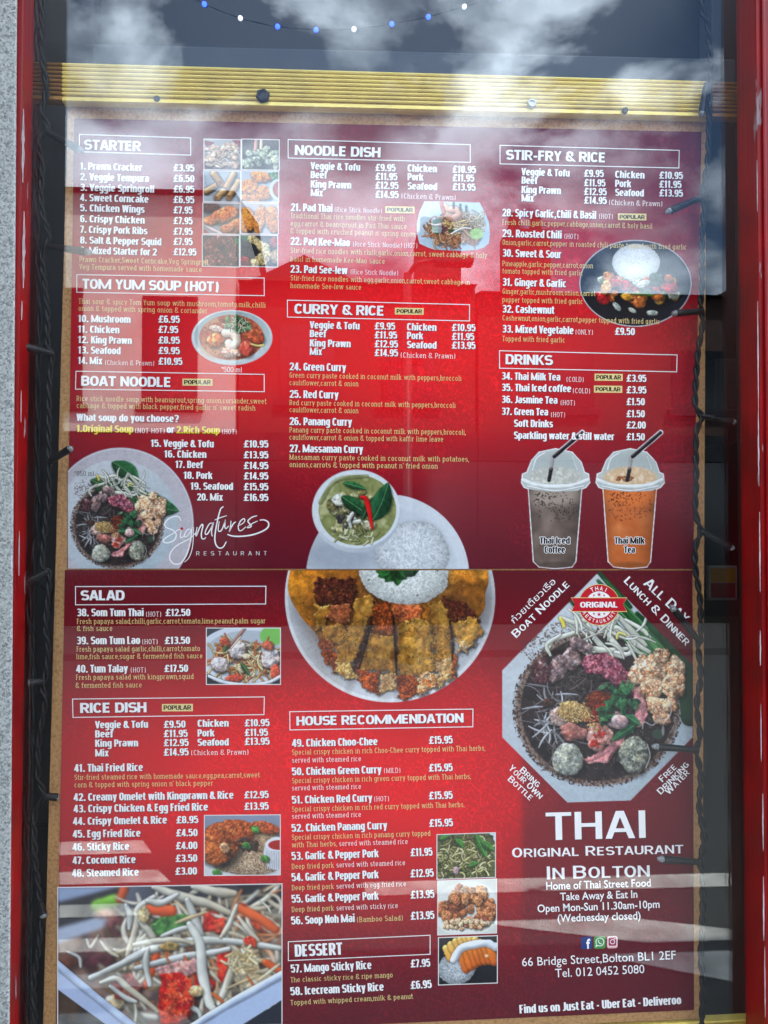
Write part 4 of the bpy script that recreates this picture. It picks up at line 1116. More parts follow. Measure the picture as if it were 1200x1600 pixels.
# boat noodle
hbox((118.8, 580), (412.8, 585), (412.8, 612), (118, 608), S1)
line('h', 'BOAT NOODLE', 126.6, 602.6, 267.6); popular(285, 591.5, 332, 602.5, S1)
line('d', 'Rice stick noodle soup with beansprout,spring onion,coriander,sweet', 119.4, 626.5, 416.4); line('d', "cabbage & topped with black pepper,fried garlic n' sweet radish", 119.4, 637.5, 399)
line('n', 'What soup do you choose?', 119.4, 657.5, 279); line('n', '1.Original Soup', 119.4, 675, 208.5, M=M_YELLOW); line('s', '(NOT HOT)', 211, 676.5, 257.4)
line('n', 'or', 260.4, 676.5, 272.4); line('n', '2.Rich Soup', 275.4, 677, 343.8, M=M_YELLOW); line('s', '(HOT)', 346.8, 678, 370)
for s, x0, x1, y, p, py in [('15. Veggie & Tofu', 235.5, 334, 698, '£10.95', 699), ('16. Chicken', 256.5, 322.5, 714.8, '£13.95', 716), ('17. Beef', 274, 317, 731, '£14.95', 732.8), ('18. Pork', 287, 331.8, 748, '£14.95', 749), ('19. Seafood', 297.6, 364, 765, '£15.95', 765.8), ('20. Mix', 307.8, 348, 782, '£16.95', 782.6)]:
    line('n', s, x0, y, x1); line('p', p, 381, py, 419.4)
flat_letters('note', '*850 ml', 'slab', 116.4, 743.6, 147, 743.6, 7.6, ink_mat('grey_ink', (70, 66, 68)), S1)
flat_letters('signature_lettering', 'RESTAURANT', 'thin', 306.7, 867.8, 416.7, 867.4, 6.2, M_WHITE, S1, space=.8)
# "Signatures" written by hand (points in a 6x crop of the photograph)
def pen(P, w, n=6):
    S = spline([(240 + x / 6, 770 + y / 6) for x, y in P], n)
    m = len(S)
    ws = [w * 1.2 * (.55 + .45 * math.sin(math.pi * min(max(i / (m - 1), .02), .98)) ** .5) for i in range(m)]
    flat_line('signature_lettering', S, ws, M_WHITE, S1, Y_TEXT - rnd.uniform(0, .00008))
pen([(255, 262), (240, 228), (200, 220), (140, 245), (104, 290), (120, 325), (180, 350), (212, 390), (195, 440), (140, 468), (95, 462), (98, 435), (140, 405), (185, 380), (225, 350), (262, 345)], 1.7)
pen([(262, 348), (250, 395), (252, 420), (275, 412), (300, 385)], 1.5)
pen([(345, 340), (318, 345), (292, 385), (292, 412), (315, 405), (345, 365), (352, 340)], 1.4)
pen([(356, 335), (352, 400), (330, 520), (300, 600), (250, 660), (190, 665), (152, 620), (160, 560), (210, 500), (280, 460), (345, 425), (395, 375)], 1.6)
pen([(376, 320), (372, 430), (360, 530), (330, 610), (290, 650)], 1.0)
pen([(408, 320), (396, 390), (402, 400), (430, 330), (452, 298), (462, 310), (448, 380), (452, 425), (475, 432), (490, 415)], 1.6)
pen([(560, 285), (525, 290), (490, 350), (485, 385), (505, 385), (540, 330), (560, 285), (545, 350), (545, 390), (552, 408)], 1.5)
pen([(655, 128), (625, 160), (595, 280), (575, 400), (580, 475), (610, 515), (650, 510), (682, 458)], 1.8)
pen([(572, 255), (620, 235), (685, 214)], 1.2)
pen([(615, 268), (605, 340), (615, 362), (640, 345), (668, 275), (672, 262), (668, 320), (680, 335), (705, 310)], 1.5)
pen([(725, 262), (722, 310), (712, 358), (730, 320), (752, 285), (772, 272)], 1.5)
pen([(785, 315), (830, 290), (855, 262), (845, 243), (815, 265), (795, 310), (800, 350), (825, 352), (865, 318)], 1.4)
pen([(970, 215), (925, 228), (885, 262), (900, 290), (915, 310), (900, 325), (872, 326)], 1.6)
pen([(880, 318), (930, 285), (975, 264)], 1.2)
pen([(995, 256), (1040, 255), (1076, 280), (1070, 325), (1010, 365), (920, 395), (820, 408), (740, 405), (692, 390)], 1.9)
_p = [(284 + 2.3 * math.cos(a * math.pi / 6), 826 + 2.3 * math.sin(a * math.pi / 6)) for a in range(12)]
flat_poly('signature_dot', _p, M_RED, S1, Y_TEXT - .0001)
# noodles / curry / stir-fry option blocks
def options(dx, V4, x):
    names = ['Veggie & Tofu', 'Beef', 'King Prawn', 'Mix']
    for s, (x1, y) in zip(names, V4): line('n', s, x, y, x1, cap=11.0)
def block(xn, ends, yn, xp, yp, pe, xs, se, ys, xq, qe, yq, note, p1='£9.95'):
    for s, e_, y in zip(['Veggie & Tofu', 'Beef', 'King Prawn', 'Mix'], ends, yn): line('n', s, xn, y, e_)
    for s, e_, y in zip([p1, '£11.95', '£12.95', '£14.95'], pe, yp): line('p', s, xp, y, e_)
    for s, e_, y in zip(['Chicken', 'Pork', 'Seafood'], se, ys): line('n', s, xs, y, e_)
    for s, e_, y in zip(['£10.95', '£11.95', '£13.95'], qe, yq): line('p', s, xq, y, e_)
    line('w', '(Chicken & Prawn)', note[0], note[1], note[2])
hbox((450.2, 218), (734.7, 226), (734.7, 253.6), (450.2, 246.8), S1); line('h', 'NOODLE DISH', 460.4, 242, 594.4)
block(485.3, [562.7, 510.8, 548.8, 504.3], [264.6, 278.2, 293, 306.3], 586.5, [267, 280.8, 294.6, 308.8], [618, 620.8, 622.8, 622.8], 636.7, [682.8, 661.3, 683], [268, 281.6, 295.8], 707, [743.8, 741, 743], [269.7, 283, 297.2], (627, 310, 712))
line('n', '21. Pad Thai', 454.2, 329.5, 519.6, 12); line('s', '(Rice Stick Noodle)', 522.7, 331, 596.7); popular(602, 322.2, 647.7, 332.8, S1)
line('d', 'Traditional Thai rice noodles stir-fried with', 453.6, 340.8, 632.4); line('d', 'egg,carrot & beansprout in Pad Thai sauce', 453.6, 353, 635.5); line('d', "& topped with crushed peanut n' spring onion", 453.6, 364.5, 649)
line('n', '22. Pad Kee-Mao', 453.6, 382.5, 546.8, 12); line('s', '(Rice Stick Noodle) (HOT)', 551.4, 385, 652)
line('d', 'Stir-fried rice noodles with chilli,garlic,onion,carrot, sweet cabbage & holy', 453.6, 395, 760.8); line('d', 'basil in homemade Kee-Mao sauce', 453.6, 408.3, 601.5)
line('n', '23. Pad See-Iew', 453.6, 426, 543, 12); line('s', '(Rice Stick Noodle)', 547.7, 428.4, 622)
line('d', 'Stir-fried rice noodles with egg,garlic,onion,carrot,sweet cabbage in', 453.6, 438, 734); line('d', 'homemade See-Iew sauce', 453.6, 450, 564.7)
hbox((449, 469), (733.6, 476), (733.6, 501.5), (449, 495.4), S1); line('h', 'CURRY & RICE', 459.8, 490, 600.4); popular(617, 480.8, 662, 491.4, S1)
block(484, [561.8, 509.5, 548, 503], [513, 526.6, 541.3, 554.4], 585.4, [514.7, 528.6, 542.5, 556.3], [617.5, 620.5, 622, 622], 635.8, [682, 661, 682], [516, 529.7, 543.9], 706, [743, 741, 743], [517, 531, 544.7], (625.9, 558.6, 711.5))
for s, x1, y, a, ax, ay, b, bx_, by in [('24. Green Curry', 540.6, 578.4, 'Green curry paste cooked in coconut milk with peppers,broccoli', 721, 590, 'cauliflower,carrot & onion', 560, 601.7), ('25. Red Curry', 528.7, 621.5, 'Red curry paste cooked in coconut milk with peppers,broccoli', 712, 633, 'cauliflower,carrot & onion', 560, 644), ('26. Panang Curry', 549.7, 664, 'Panang curry paste cooked in coconut milk with peppers,broccoli,', 727.9, 675.5, 'cauliflower,carrot & onion & topped with kaffir lime leave', 692.8, 687), ('27. Massaman Curry', 567, 706.5, 'Massaman curry paste cooked in coconut milk with potatoes,', 733, 718.2, "onions,carrots & topped with peanut n' fried onion", 684, 729.8)]:
    line('n', s, 452.3, y, x1, 12); line('d', a, 452, ay, ax); line('d', b, 452, by, bx_)
hbox((781.3, 227), (1061.3, 235), (1060.7, 262.5), (781.3, 256), S1); line('h', 'STIR-FRY & RICE', 790.4, 249.3, 946.3)
block(814.8, [890, 839.7, 876.5, 833.8], [273.8, 286.9, 301.6, 314.6], 912.5, [276, 290.6, 304.4, 318], [943.4, 946, 948, 948], 961, [1007, 986, 1006], [277.8, 292, 305.9], 1030, [1067, 1064.7, 1067], [279, 293, 306.7], (951.4, 320, 1035))
line('n', '28. Spicy Garlic,Chili & Basil', 784.7, 337.9, 931.5, 12); line('s', '(HOT)', 935.8, 341.5, 957.6); popular(965.5, 333.3, 1010, 343.8, S1)
line('d', 'Fresh chilli,garlic,pepper,cabbage,onion,carrot & holy basil', 784.7, 351, 1019.4)
line('n', '29. Roasted Chili', 784.7, 370.2, 877.7, 12); line('s', '(HOT)', 881.6, 372.8, 903.7); line('d', 'Onion,garlic,carrot,pepper in roasted chili paste topped with fried garlic', 784.7, 382.4, 1073)
line('n', '30. Sweet & Sour', 784.7, 401, 876.8, 12); line('d', 'Pineapple,garlic,pepper,carrot,onion', 784.7, 415.6, 926.7); line('d', 'tomato topped with fried garlic', 784.7, 427.2, 910.8)
line('n', '31. Ginger & Garlic', 784.7, 446.4, 885, 12); line('d', 'Ginger,garlic,mushroom,onion,carrot', 784.7, 459, 930.7); line('d', 'pepper topped with fried garlic', 784.7, 472, 910.8)
line('n', '32. Cashewnut', 784.7, 488.4, 866, 12); line('d', 'Cashewnut,onion,garlic,carrot,pepper topped with fried garlic', 784.7, 500.5, 1031)
line('n', '33. Mixed Vegetable', 784.7, 519.6, 896, 12); line('s', '(ONLY)', 899, 522.4, 926.4); line('p', '£9.50', 961, 523, 991.9); line('d', 'Topped with fried garlic', 784.7, 533, 883)
hbox((780.5, 548), (1058, 554.6), (1057.3, 581), (780.5, 575.3), S1); line('h', 'DRINKS', 789.8, 569, 863.5)
for s, x0, x1, y, c_, cx0, cx1, p, px1, py in [('34. Thai Milk Tea', 783.6, 875.4, 593, '(COLD)', 885, 912, '£3.95', 1010, 596.3), ('35. Thai Iced coffee', 783.6, 892.4, 610.8, '(COLD)', 895, 922, '£3.95', 1010, 614.4), ('36. Jasmine Tea', 783.6, 871, 629.5, '(HOT)', 875.7, 898.4, '£1.50', 1007.5, 632.9), ('37. Green Tea', 783.6, 856.4, 648.2, '(HOT)', 860.7, 883, '£1.50', 1007.5, 651.8), ('Soft Drinks', 803, 864, 666.9, '', 0, 0, '£2.00', 1009, 669.4), ('Sparkling water & still water', 803, 959.6, 685.6, '', 0, 0, '£1.50', 1007.5, 687.8)]:
    line('n', s, x0, y, x1, 11.4); line('p', p, 979, py, px1)
    if c_: line('s', c_, cx0, y + 3.4, cx1)
popular(929, 583.8, 973, 594.8, S1); popular(928, 602.4, 972.3, 613.4, S1)
# salads
hbox((118, 916.5), (415.5, 916), (415, 943.7), (118, 945), S2); line('h', 'SALAD', 126, 938, 194.7)
line('n', '38. Som Tum Thai', 120, 963, 224.6, 12); line('s', '(HOT)', 228, 963.4, 252); line('p', '£12.50', 258.8, 962.6, 297.4)
line('d', 'Fresh papaya salad,chilli,garlic,carrot,tomato,lime,peanut,palm sugar', 120, 975, 414.9); line('d', '& fish sauce', 120, 986, 176)
line('n', '39. Som Tum Lao', 119.5, 1006.8, 219, 12); line('s', '(HOT)', 222, 1006.4, 246.5); line('p', '£13.50', 257.6, 1006.2, 297)
line('d', 'Fresh papaya salad garlic,chilli,carrot,tomato', 119.5, 1018.3, 312.8); line('d', 'lime,fish sauce,sugar & fermented fish sauce', 118.9, 1030, 316.8)
line('n', '40. Tum Talay', 118.9, 1051, 199.6, 12); line('s', '(HOT)', 204, 1050.6, 228); line('p', '£17.50', 257, 1050, 294)
line('d', 'Fresh papaya salad with kingprawn,squid', 118.5, 1062.4, 302.6); line('d', '& fermented fish sauce', 118, 1075, 221.8)
hbox((113.3, 1092.3), (413, 1088.9), (412.4, 1116.6), (114, 1121), S2); line('h', 'RICE DISH', 125.3, 1114, 229); popular(253, 1100, 301.4, 1111.5, S2)
block(148.8, [231.4, 176.8, 216, 169.7], [1138, 1152.4, 1167, 1182], 256, [1137.3, 1151.8, 1166, 1180.8], [290, 293.4, 295, 295], 308.8, [357.5, 335, 357.5], [1135.8, 1150.9, 1165.4], 382.5, [421.4, 419, 421.4], [1135, 1150, 1164], (298.6, 1180, 388.4), '£9.50')
line('n', '41. Thai Fried Rice', 116, 1206, 223.4, 12); line('d', 'Stir-fried steamed rice with homemade sauce,egg,pea,carrot,sweet', 116, 1218.6, 406); line('d', "corn & topped with spring onion n' black pepper", 116, 1230.4, 333)
for s, x0, x1, y, p, px0, px1, py in [('42. Creamy Omelet with Kingprawn & Rice', 115, 365, 1251.5, '£12.95', 382, 420, 1247.5), ('43. Crispy Chicken & Egg Fried Rice', 115, 325, 1269.5, '£13.95', 382, 420, 1265.4), ('44. Crispy Omelet & Rice', 114, 261, 1289, '£8.95', 275.8, 310, 1286.6), ('45. Egg Fried Rice', 113.6, 219.7, 1309, '£4.50', 275.4, 308.8, 1306.9), ('46. Sticky Rice', 113.3, 202, 1329.3, '£4.00', 275, 308.6, 1327), ('47. Coconut Rice', 113.3, 212, 1350.2, '£3.50', 274.6, 308.4, 1346.8), ('48. Steamed Rice', 112.4, 217, 1370, '£3.00', 274.2, 308, 1367)]:
    line('n', s, x0, y, x1, 11.8); line('p', p, px0, py, px1, 11.4)
# house recommendation
hbox((452.8, 1112), (739, 1107.9), (738.7, 1135.6), (453, 1140.5), S2); line('h', 'HOUSE RECOMMENDATION', 463.3, 1133.8, 724.4, 14.4)
for s, x1, y, n_, nx0, nx1, py, d_, dx, dy, sy in [('49. Chicken Choo-Chee', 590, 1167, '', 0, 0, 1162.4, 'Special crispy chicken in rich Choo-Chee curry topped with Thai herbs,', 758.5, 1179.4, 1191.8), ('50. Chicken Green Curry', 596, 1211.5, '(MILD)', 600, 625.8, 1205.6, 'Special crispy chicken in rich green curry topped with Thai herbs,', 736, 1223.8, 1235.3), ('51. Chicken Red Curry', 581.7, 1255.8, '(HOT)', 584.7, 608, 1249, 'Special crispy chicken in rich red curry topped with Thai herbs,', 726, 1268.4, 1279.4)]:
    line('n', s, 456.3, y, x1, 12); line('p', '£15.95', 670.4, py, 707.5, 12); line('d', d_, 456, dy, dx); line('w', 'served with steamed rice', 456, sy, 564.5)
    if n_: line('s', n_, nx0, y - 3.6, nx1)
line('n', '52. Chicken Panang Curry', 455.8, 1299.8, 605, 12); line('p', '£15.95', 671, 1292, 708, 12)
line('d', 'Special crispy chicken in rich panang curry topped', 455.8, 1312.4, 672.7); line('d', 'with Thai herbs,', 455.8, 1324.2, 526.9); line('w', 'served with steamed rice', 529.8, 1322, 637.5)
for s, y, p, px1, py, w_, wx, dy in [('53. Garlic & Pepper Pork', 1343.8, '£11.95', 676, 1338, 'served with steamed rice', 633.4, 1358), ('54. Garlic & Pepper Pork', 1377, '£12.95', 678, 1371, 'served with egg fried rice', 634.8, 1391.2), ('55. Garlic & Pepper Pork', 1410.8, '£13.95', 679, 1404.2, 'served with sticky rice', 622, 1425.2)]:
    line('n', s, 455.8, y, 591.7, 12.5); line('p', p, 641.8, py, px1, 12.5); line('d', 'Deep fried pork', 455.8, dy, 522); line('w', w_, 525.5, dy - 2.6, wx)
line('n', '56. Soop Noh Mai', 455.2, 1444.7, 554.6, 12.5); line('d', '(Bamboo Salad)', 557.8, 1441, 629.6); line('p', '£13.95', 642, 1437.2, 679, 12.5)
hbox((450.5, 1471.5), (672, 1461.3), (672, 1491), (450.5, 1501), S2); line('n', 'DESSERT', 461, 1495, 535.4, 19, name='heading')
line('n', '57. Mango Sticky Rice', 454.6, 1520, 580.6, 12.8); line('p', '£7.95', 642, 1511.7, 672.5, 12.4); line('d', 'The classic sticky rice & ripe mango', 454, 1535, 614, 8)
line('n', '58. Icecream Sticky Rice', 454, 1555.4, 599.8, 12.8); line('p', '£6.95', 642, 1545.3, 674.8, 12.4); line('d', 'Topped with whipped cream,milk & peanut', 454, 1570.6, 645.6, 8)
# restaurant panel
def small_caps(s, x0, y0, x1, y1, big, small, M=M_WHITE, name='slogan', **k):
    """capitals with larger initials, laid along a baseline"""
    runs = []
    for w_ in s.split(' '):
        runs.append((w_[0], w_[1:]))
    ws = []
    for a, b in runs:
        wa = stroke_text(a, 'copper')[3] * big; wb = stroke_text(b, 'copper')[3] * small if b else 0
        ws.append((wa, wb))
    gap = small * .55; tot = sum(a + b + small * .09 for a, b in ws) + gap * (len(ws) - 1)
    L_ = math.hypot(x1 - x0, y1 - y0); dx, dy = (x1 - x0) / L_, (y1 - y0) / L_; kx = L_ / tot; x = 0
    for (a, b), (wa, wb) in zip(runs, ws):
        flat_letters(name, a, 'copper', x0 + dx * x * kx, y0 + dy * x * kx, x0 + dx * (x + wa) * kx, y0 + dy * (x + wa) * kx, big, M, S2, **k)
        x += wa + small * .09
        if b: flat_letters(name, b, 'copper', x0 + dx * x * kx, y0 + dy * x * kx, x0 + dx * (x + wb) * kx, y0 + dy * (x + wb) * kx, small, M, S2, **k)
        x += wb + gap
small_caps('BOAT NOODLE', 806.5, 997.5, 891, 914.5, 12.5, 10)
flat_letters('slogan', 'ก๋วยเตี๋ยวเรือ', 'bold', 803.5, 974.5, 869, 910, 9.5, M_WHITE, S2, offset=.0)
small_caps('ALL DAY', 1004.5, 912.5, 1070, 974, 15.5, 13)
small_caps('LUNCH & DINNER', 974, 908.5, 1071.5, 1009.5, 12.5, 10)
small_caps('BRING', 811, 1204.5, 839.5, 1231, 10, 8.4); small_caps('YOUR OWN', 793.5, 1201, 843, 1249, 10, 8.4); small_caps('BOTTLE', 792.5, 1218.5, 828, 1251.5, 10, 8.4)
small_caps('FREE', 1035, 1222.5, 1058, 1199.5, 10, 8.6); small_caps('DRINKING', 1032.5, 1242, 1077.5, 1195.5, 10, 8.6); small_caps('WATER', 1045, 1242.5, 1078, 1208, 10, 8.6)
flat_letters('restaurant_name', 'THAI', 'copper', 853, 1312.8, 1011.4, 1309, 43, M_WHITE, S2, shadow=(1.2, 1.2, M_SHADOW))
small_caps('ORIGINAL RESTAURANT', 799.8, 1339.8, 1068, 1333.2, 15, 13.2, name='restaurant_name')
small_caps('IN BOLTON', 853.6, 1374, 1016, 1369.5, 20, 17.5, name='restaurant_name')
for s, x0, y0, x1, y1, cp, of in [('Home of Thai Street Food', 853.6, 1390, 1017, 1385, 11.6, .012), ('Take Away & Eat In', 875.4, 1406.8, 996, 1402.6, 11.6, .012), ('Open Mon-Sun 11.30am-10pm', 840, 1425.4, 1030.7, 1418.2, 11.6, .012), ('(Wednesday closed)', 871.4, 1440.6, 1001, 1436, 11.6, .012), ('66 Bridge Street,Bolton BL1 2EF', 816, 1509.8, 1056, 1498.6, 13.2, .0), ('Tel. 012 0452 5080', 867.8, 1527.2, 1007, 1520.4, 13.2, .0)]:
    flat_letters('address_line', s, 'bold', x0, y0, x1, y1, cp, M_WHITE, S2, offset=of)
flat_letters('address_line', 'Find us on Just Eat - Uber Eat - Deliveroo', 'imp', 812, 1583.5, 1064.7, 1568.8, 13.2, M_WHITE, S2, shadow=SHAD)
# badge
bc, br_ = (936, 945), 31.5
def circ(c_, r, a0=0, a1=360, n=48): return [(c_[0] + r * math.cos(R(a0 + (a1 - a0) * i / n)), c_[1] + r * math.sin(R(a0 + (a1 - a0) * i / n))) for i in range(n + (0 if a1 - a0 == 360 else 1))]
bdg = flat_poly('badge', circ(bc, br_ + .9), M_TAG, S2, Y_TEXT)
bdg['label'] = 'round red badge with ribbon and stars'
flat_poly('disc', circ(bc, br_), M_RED, bdg, Y_TEXT - .00006)
for sg, a in ((-1, (205, 335)), (1, (25, 155))):
    flat_poly('half_moon', circ((bc[0], bc[1] + sg * .2), 20.8, *a, n=24), M_TAG if False else M_WHITE, bdg, Y_TEXT - .00010)
rb = [(893, 934.5), (979, 934.5), (973.5, 944.7), (979, 955), (893, 955), (898.5, 944.7)]
flat_poly('ribbon', [(x + (1.2 if x > 936 else -1.2) * (0 if 895 < x < 977 else 1), y + (1 if y > 945 else -1 if y < 940 else 0)) for x, y in rb], M_TAG, bdg, Y_TEXT - .00013)
flat_poly('ribbon', rb, M_RED, bdg, Y_TEXT - .00017)
flat_letters('badge_lettering', 'ORIGINAL', 'frank', 906.5, 949.4, 965.3, 949.2, 9.0, M_WHITE, bdg, Y=Y_TEXT - .00022, offset=.022)
def star(cx, cy, r):
    return [(cx + (r if i % 2 == 0 else r * .42) * math.sin(R(36 * i)), cy - (r if i % 2 == 0 else r * .42) * math.cos(R(36 * i))) for i in range(10)]
for x, y, r in [(936, 929, 3.6), (928, 930.3, 2.3), (944, 930.3, 2.3), (936, 960, 3.6), (928, 959, 2.3), (944, 959, 2.3)]:
    flat_poly('star', star(x, y, r), M_RED, bdg, Y_TEXT - .00016)
def arc_text(s, r, a_mid, step, cap, out):
    for i, ch in enumerate(s):
        a = R(a_mid + (i - (len(s) - 1) / 2) * step * (1 if out else -1))
        c0 = (bc[0] + r * math.cos(a), bc[1] + r * math.sin(a)); t = (-math.sin(a), math.cos(a)) if out else (math.sin(a), -math.cos(a))
        w_ = cap * (.15 if ch == 'I' else .72)
        flat_letters('badge_lettering', ch, 'bold', c0[0] - t[0] * w_ / 2, c0[1] - t[1] * w_ / 2, c0[0] + t[0] * w_ / 2, c0[1] + t[1] * w_ / 2, cap, M_WHITE, bdg, Y=Y_TEXT - .00015, offset=.015)
arc_text('THAI', 22.6, 270, 16.5, 6.4, True)
arc_text('RESTAURANT', 28.6, 90, 13.4, 5.4, False)
# little app icons
ic_b, ic_g, ic_r, ic_p = ink_mat('icon_blue', (32, 54, 120)), ink_mat('icon_green', (70, 150, 70)), ink_mat('icon_magenta', (170, 46, 84)), ink_mat('icon_pink', (232, 170, 172))
def rrect(x0, y0, x1, y1, r, sl=-.03):
    P = []
    for cx, cy, a in ((x1 - r, y0 + r, -90), (x1 - r, y1 - r, 0), (x0 + r, y1 - r, 90), (x0 + r, y0 + r, 180)):
        for k in range(5): P.append((cx + r * math.cos(R(a + k * 22.5)), cy + r * math.sin(R(a + k * 22.5))))
    return [(x, y + sl * (x - x0)) for x, y in P]
f_ = flat_poly('icon', rrect(908, 1464, 925.4, 1483, 1.6), ic_b, S2, Y_TEXT)
flat_letters('icon_mark', 'f', 'bold', 916.3, 1481.8, 922.6, 1481.6, 14.0, M_WHITE, f_, Y=Y_TEXT - .0001, offset=.035)
w_ = flat_poly('icon', rrect(928, 1463.4, 946, 1482.4, 3.2), ic_g, S2, Y_TEXT)
flat_line('icon_mark', [(931.2, 1479.2), (932.2, 1475.5)] + circ((937.4, 1471.8), 6.2, 150, 480, 26)[:] + [(933.9, 1477.4)], 1.2, M_WHITE, w_, Y_TEXT - .0001, True)
flat_line('icon_mark', [(934.9, 1469), (935.2, 1471.6), (937, 1474), (939.6, 1475)], [1.6, 1.2, 1.2, 2.0], M_WHITE, w_, Y_TEXT - .00012)
i_ = flat_poly('icon', rrect(948.3, 1462.8, 965, 1482, 3.2), ic_p, S2, Y_TEXT)
flat_poly('icon_panel', rrect(950.2, 1464.2, 963.8, 1478.8, 2.6), ic_r, i_, Y_TEXT - .00005)
flat_line('icon_mark', rrect(950.2, 1464.2, 963.8, 1478.8, 2.6), 1.0, M_WHITE, i_, Y_TEXT - .0001, True)
flat_line('icon_mark', circ((957, 1471.4), 3.4, n=24), 1.1, M_WHITE, i_, Y_TEXT - .00012, True)
flat_poly('icon_mark', circ((960.8, 1466.8), .9, n=10), M_WHITE, i_, Y_TEXT - .00012)
# ------------------------------------------------------------------ printed food pictures
G1, G2, G3 = (40, 92, 52), (70, 128, 70), (110, 165, 90)
def framed(name, c, parent, shear, label, b=1.6):
    """photograph with a thin printed white border"""
    x0, x1, y0, y1 = c.xs[0], c.xs[-1], c.ys[0], c.ys[-1]
    c.texture(.025)
    t = b * c.s * .75
    e = (c.X - x0 < t) | (x1 - c.X < t) | (c.Y - y0 < t) | (y1 - c.Y < t)
    c.rgb[e] = np.array([.90, .88, .87])
    return print_canvas(name, c, parent, shear=shear, label=label)

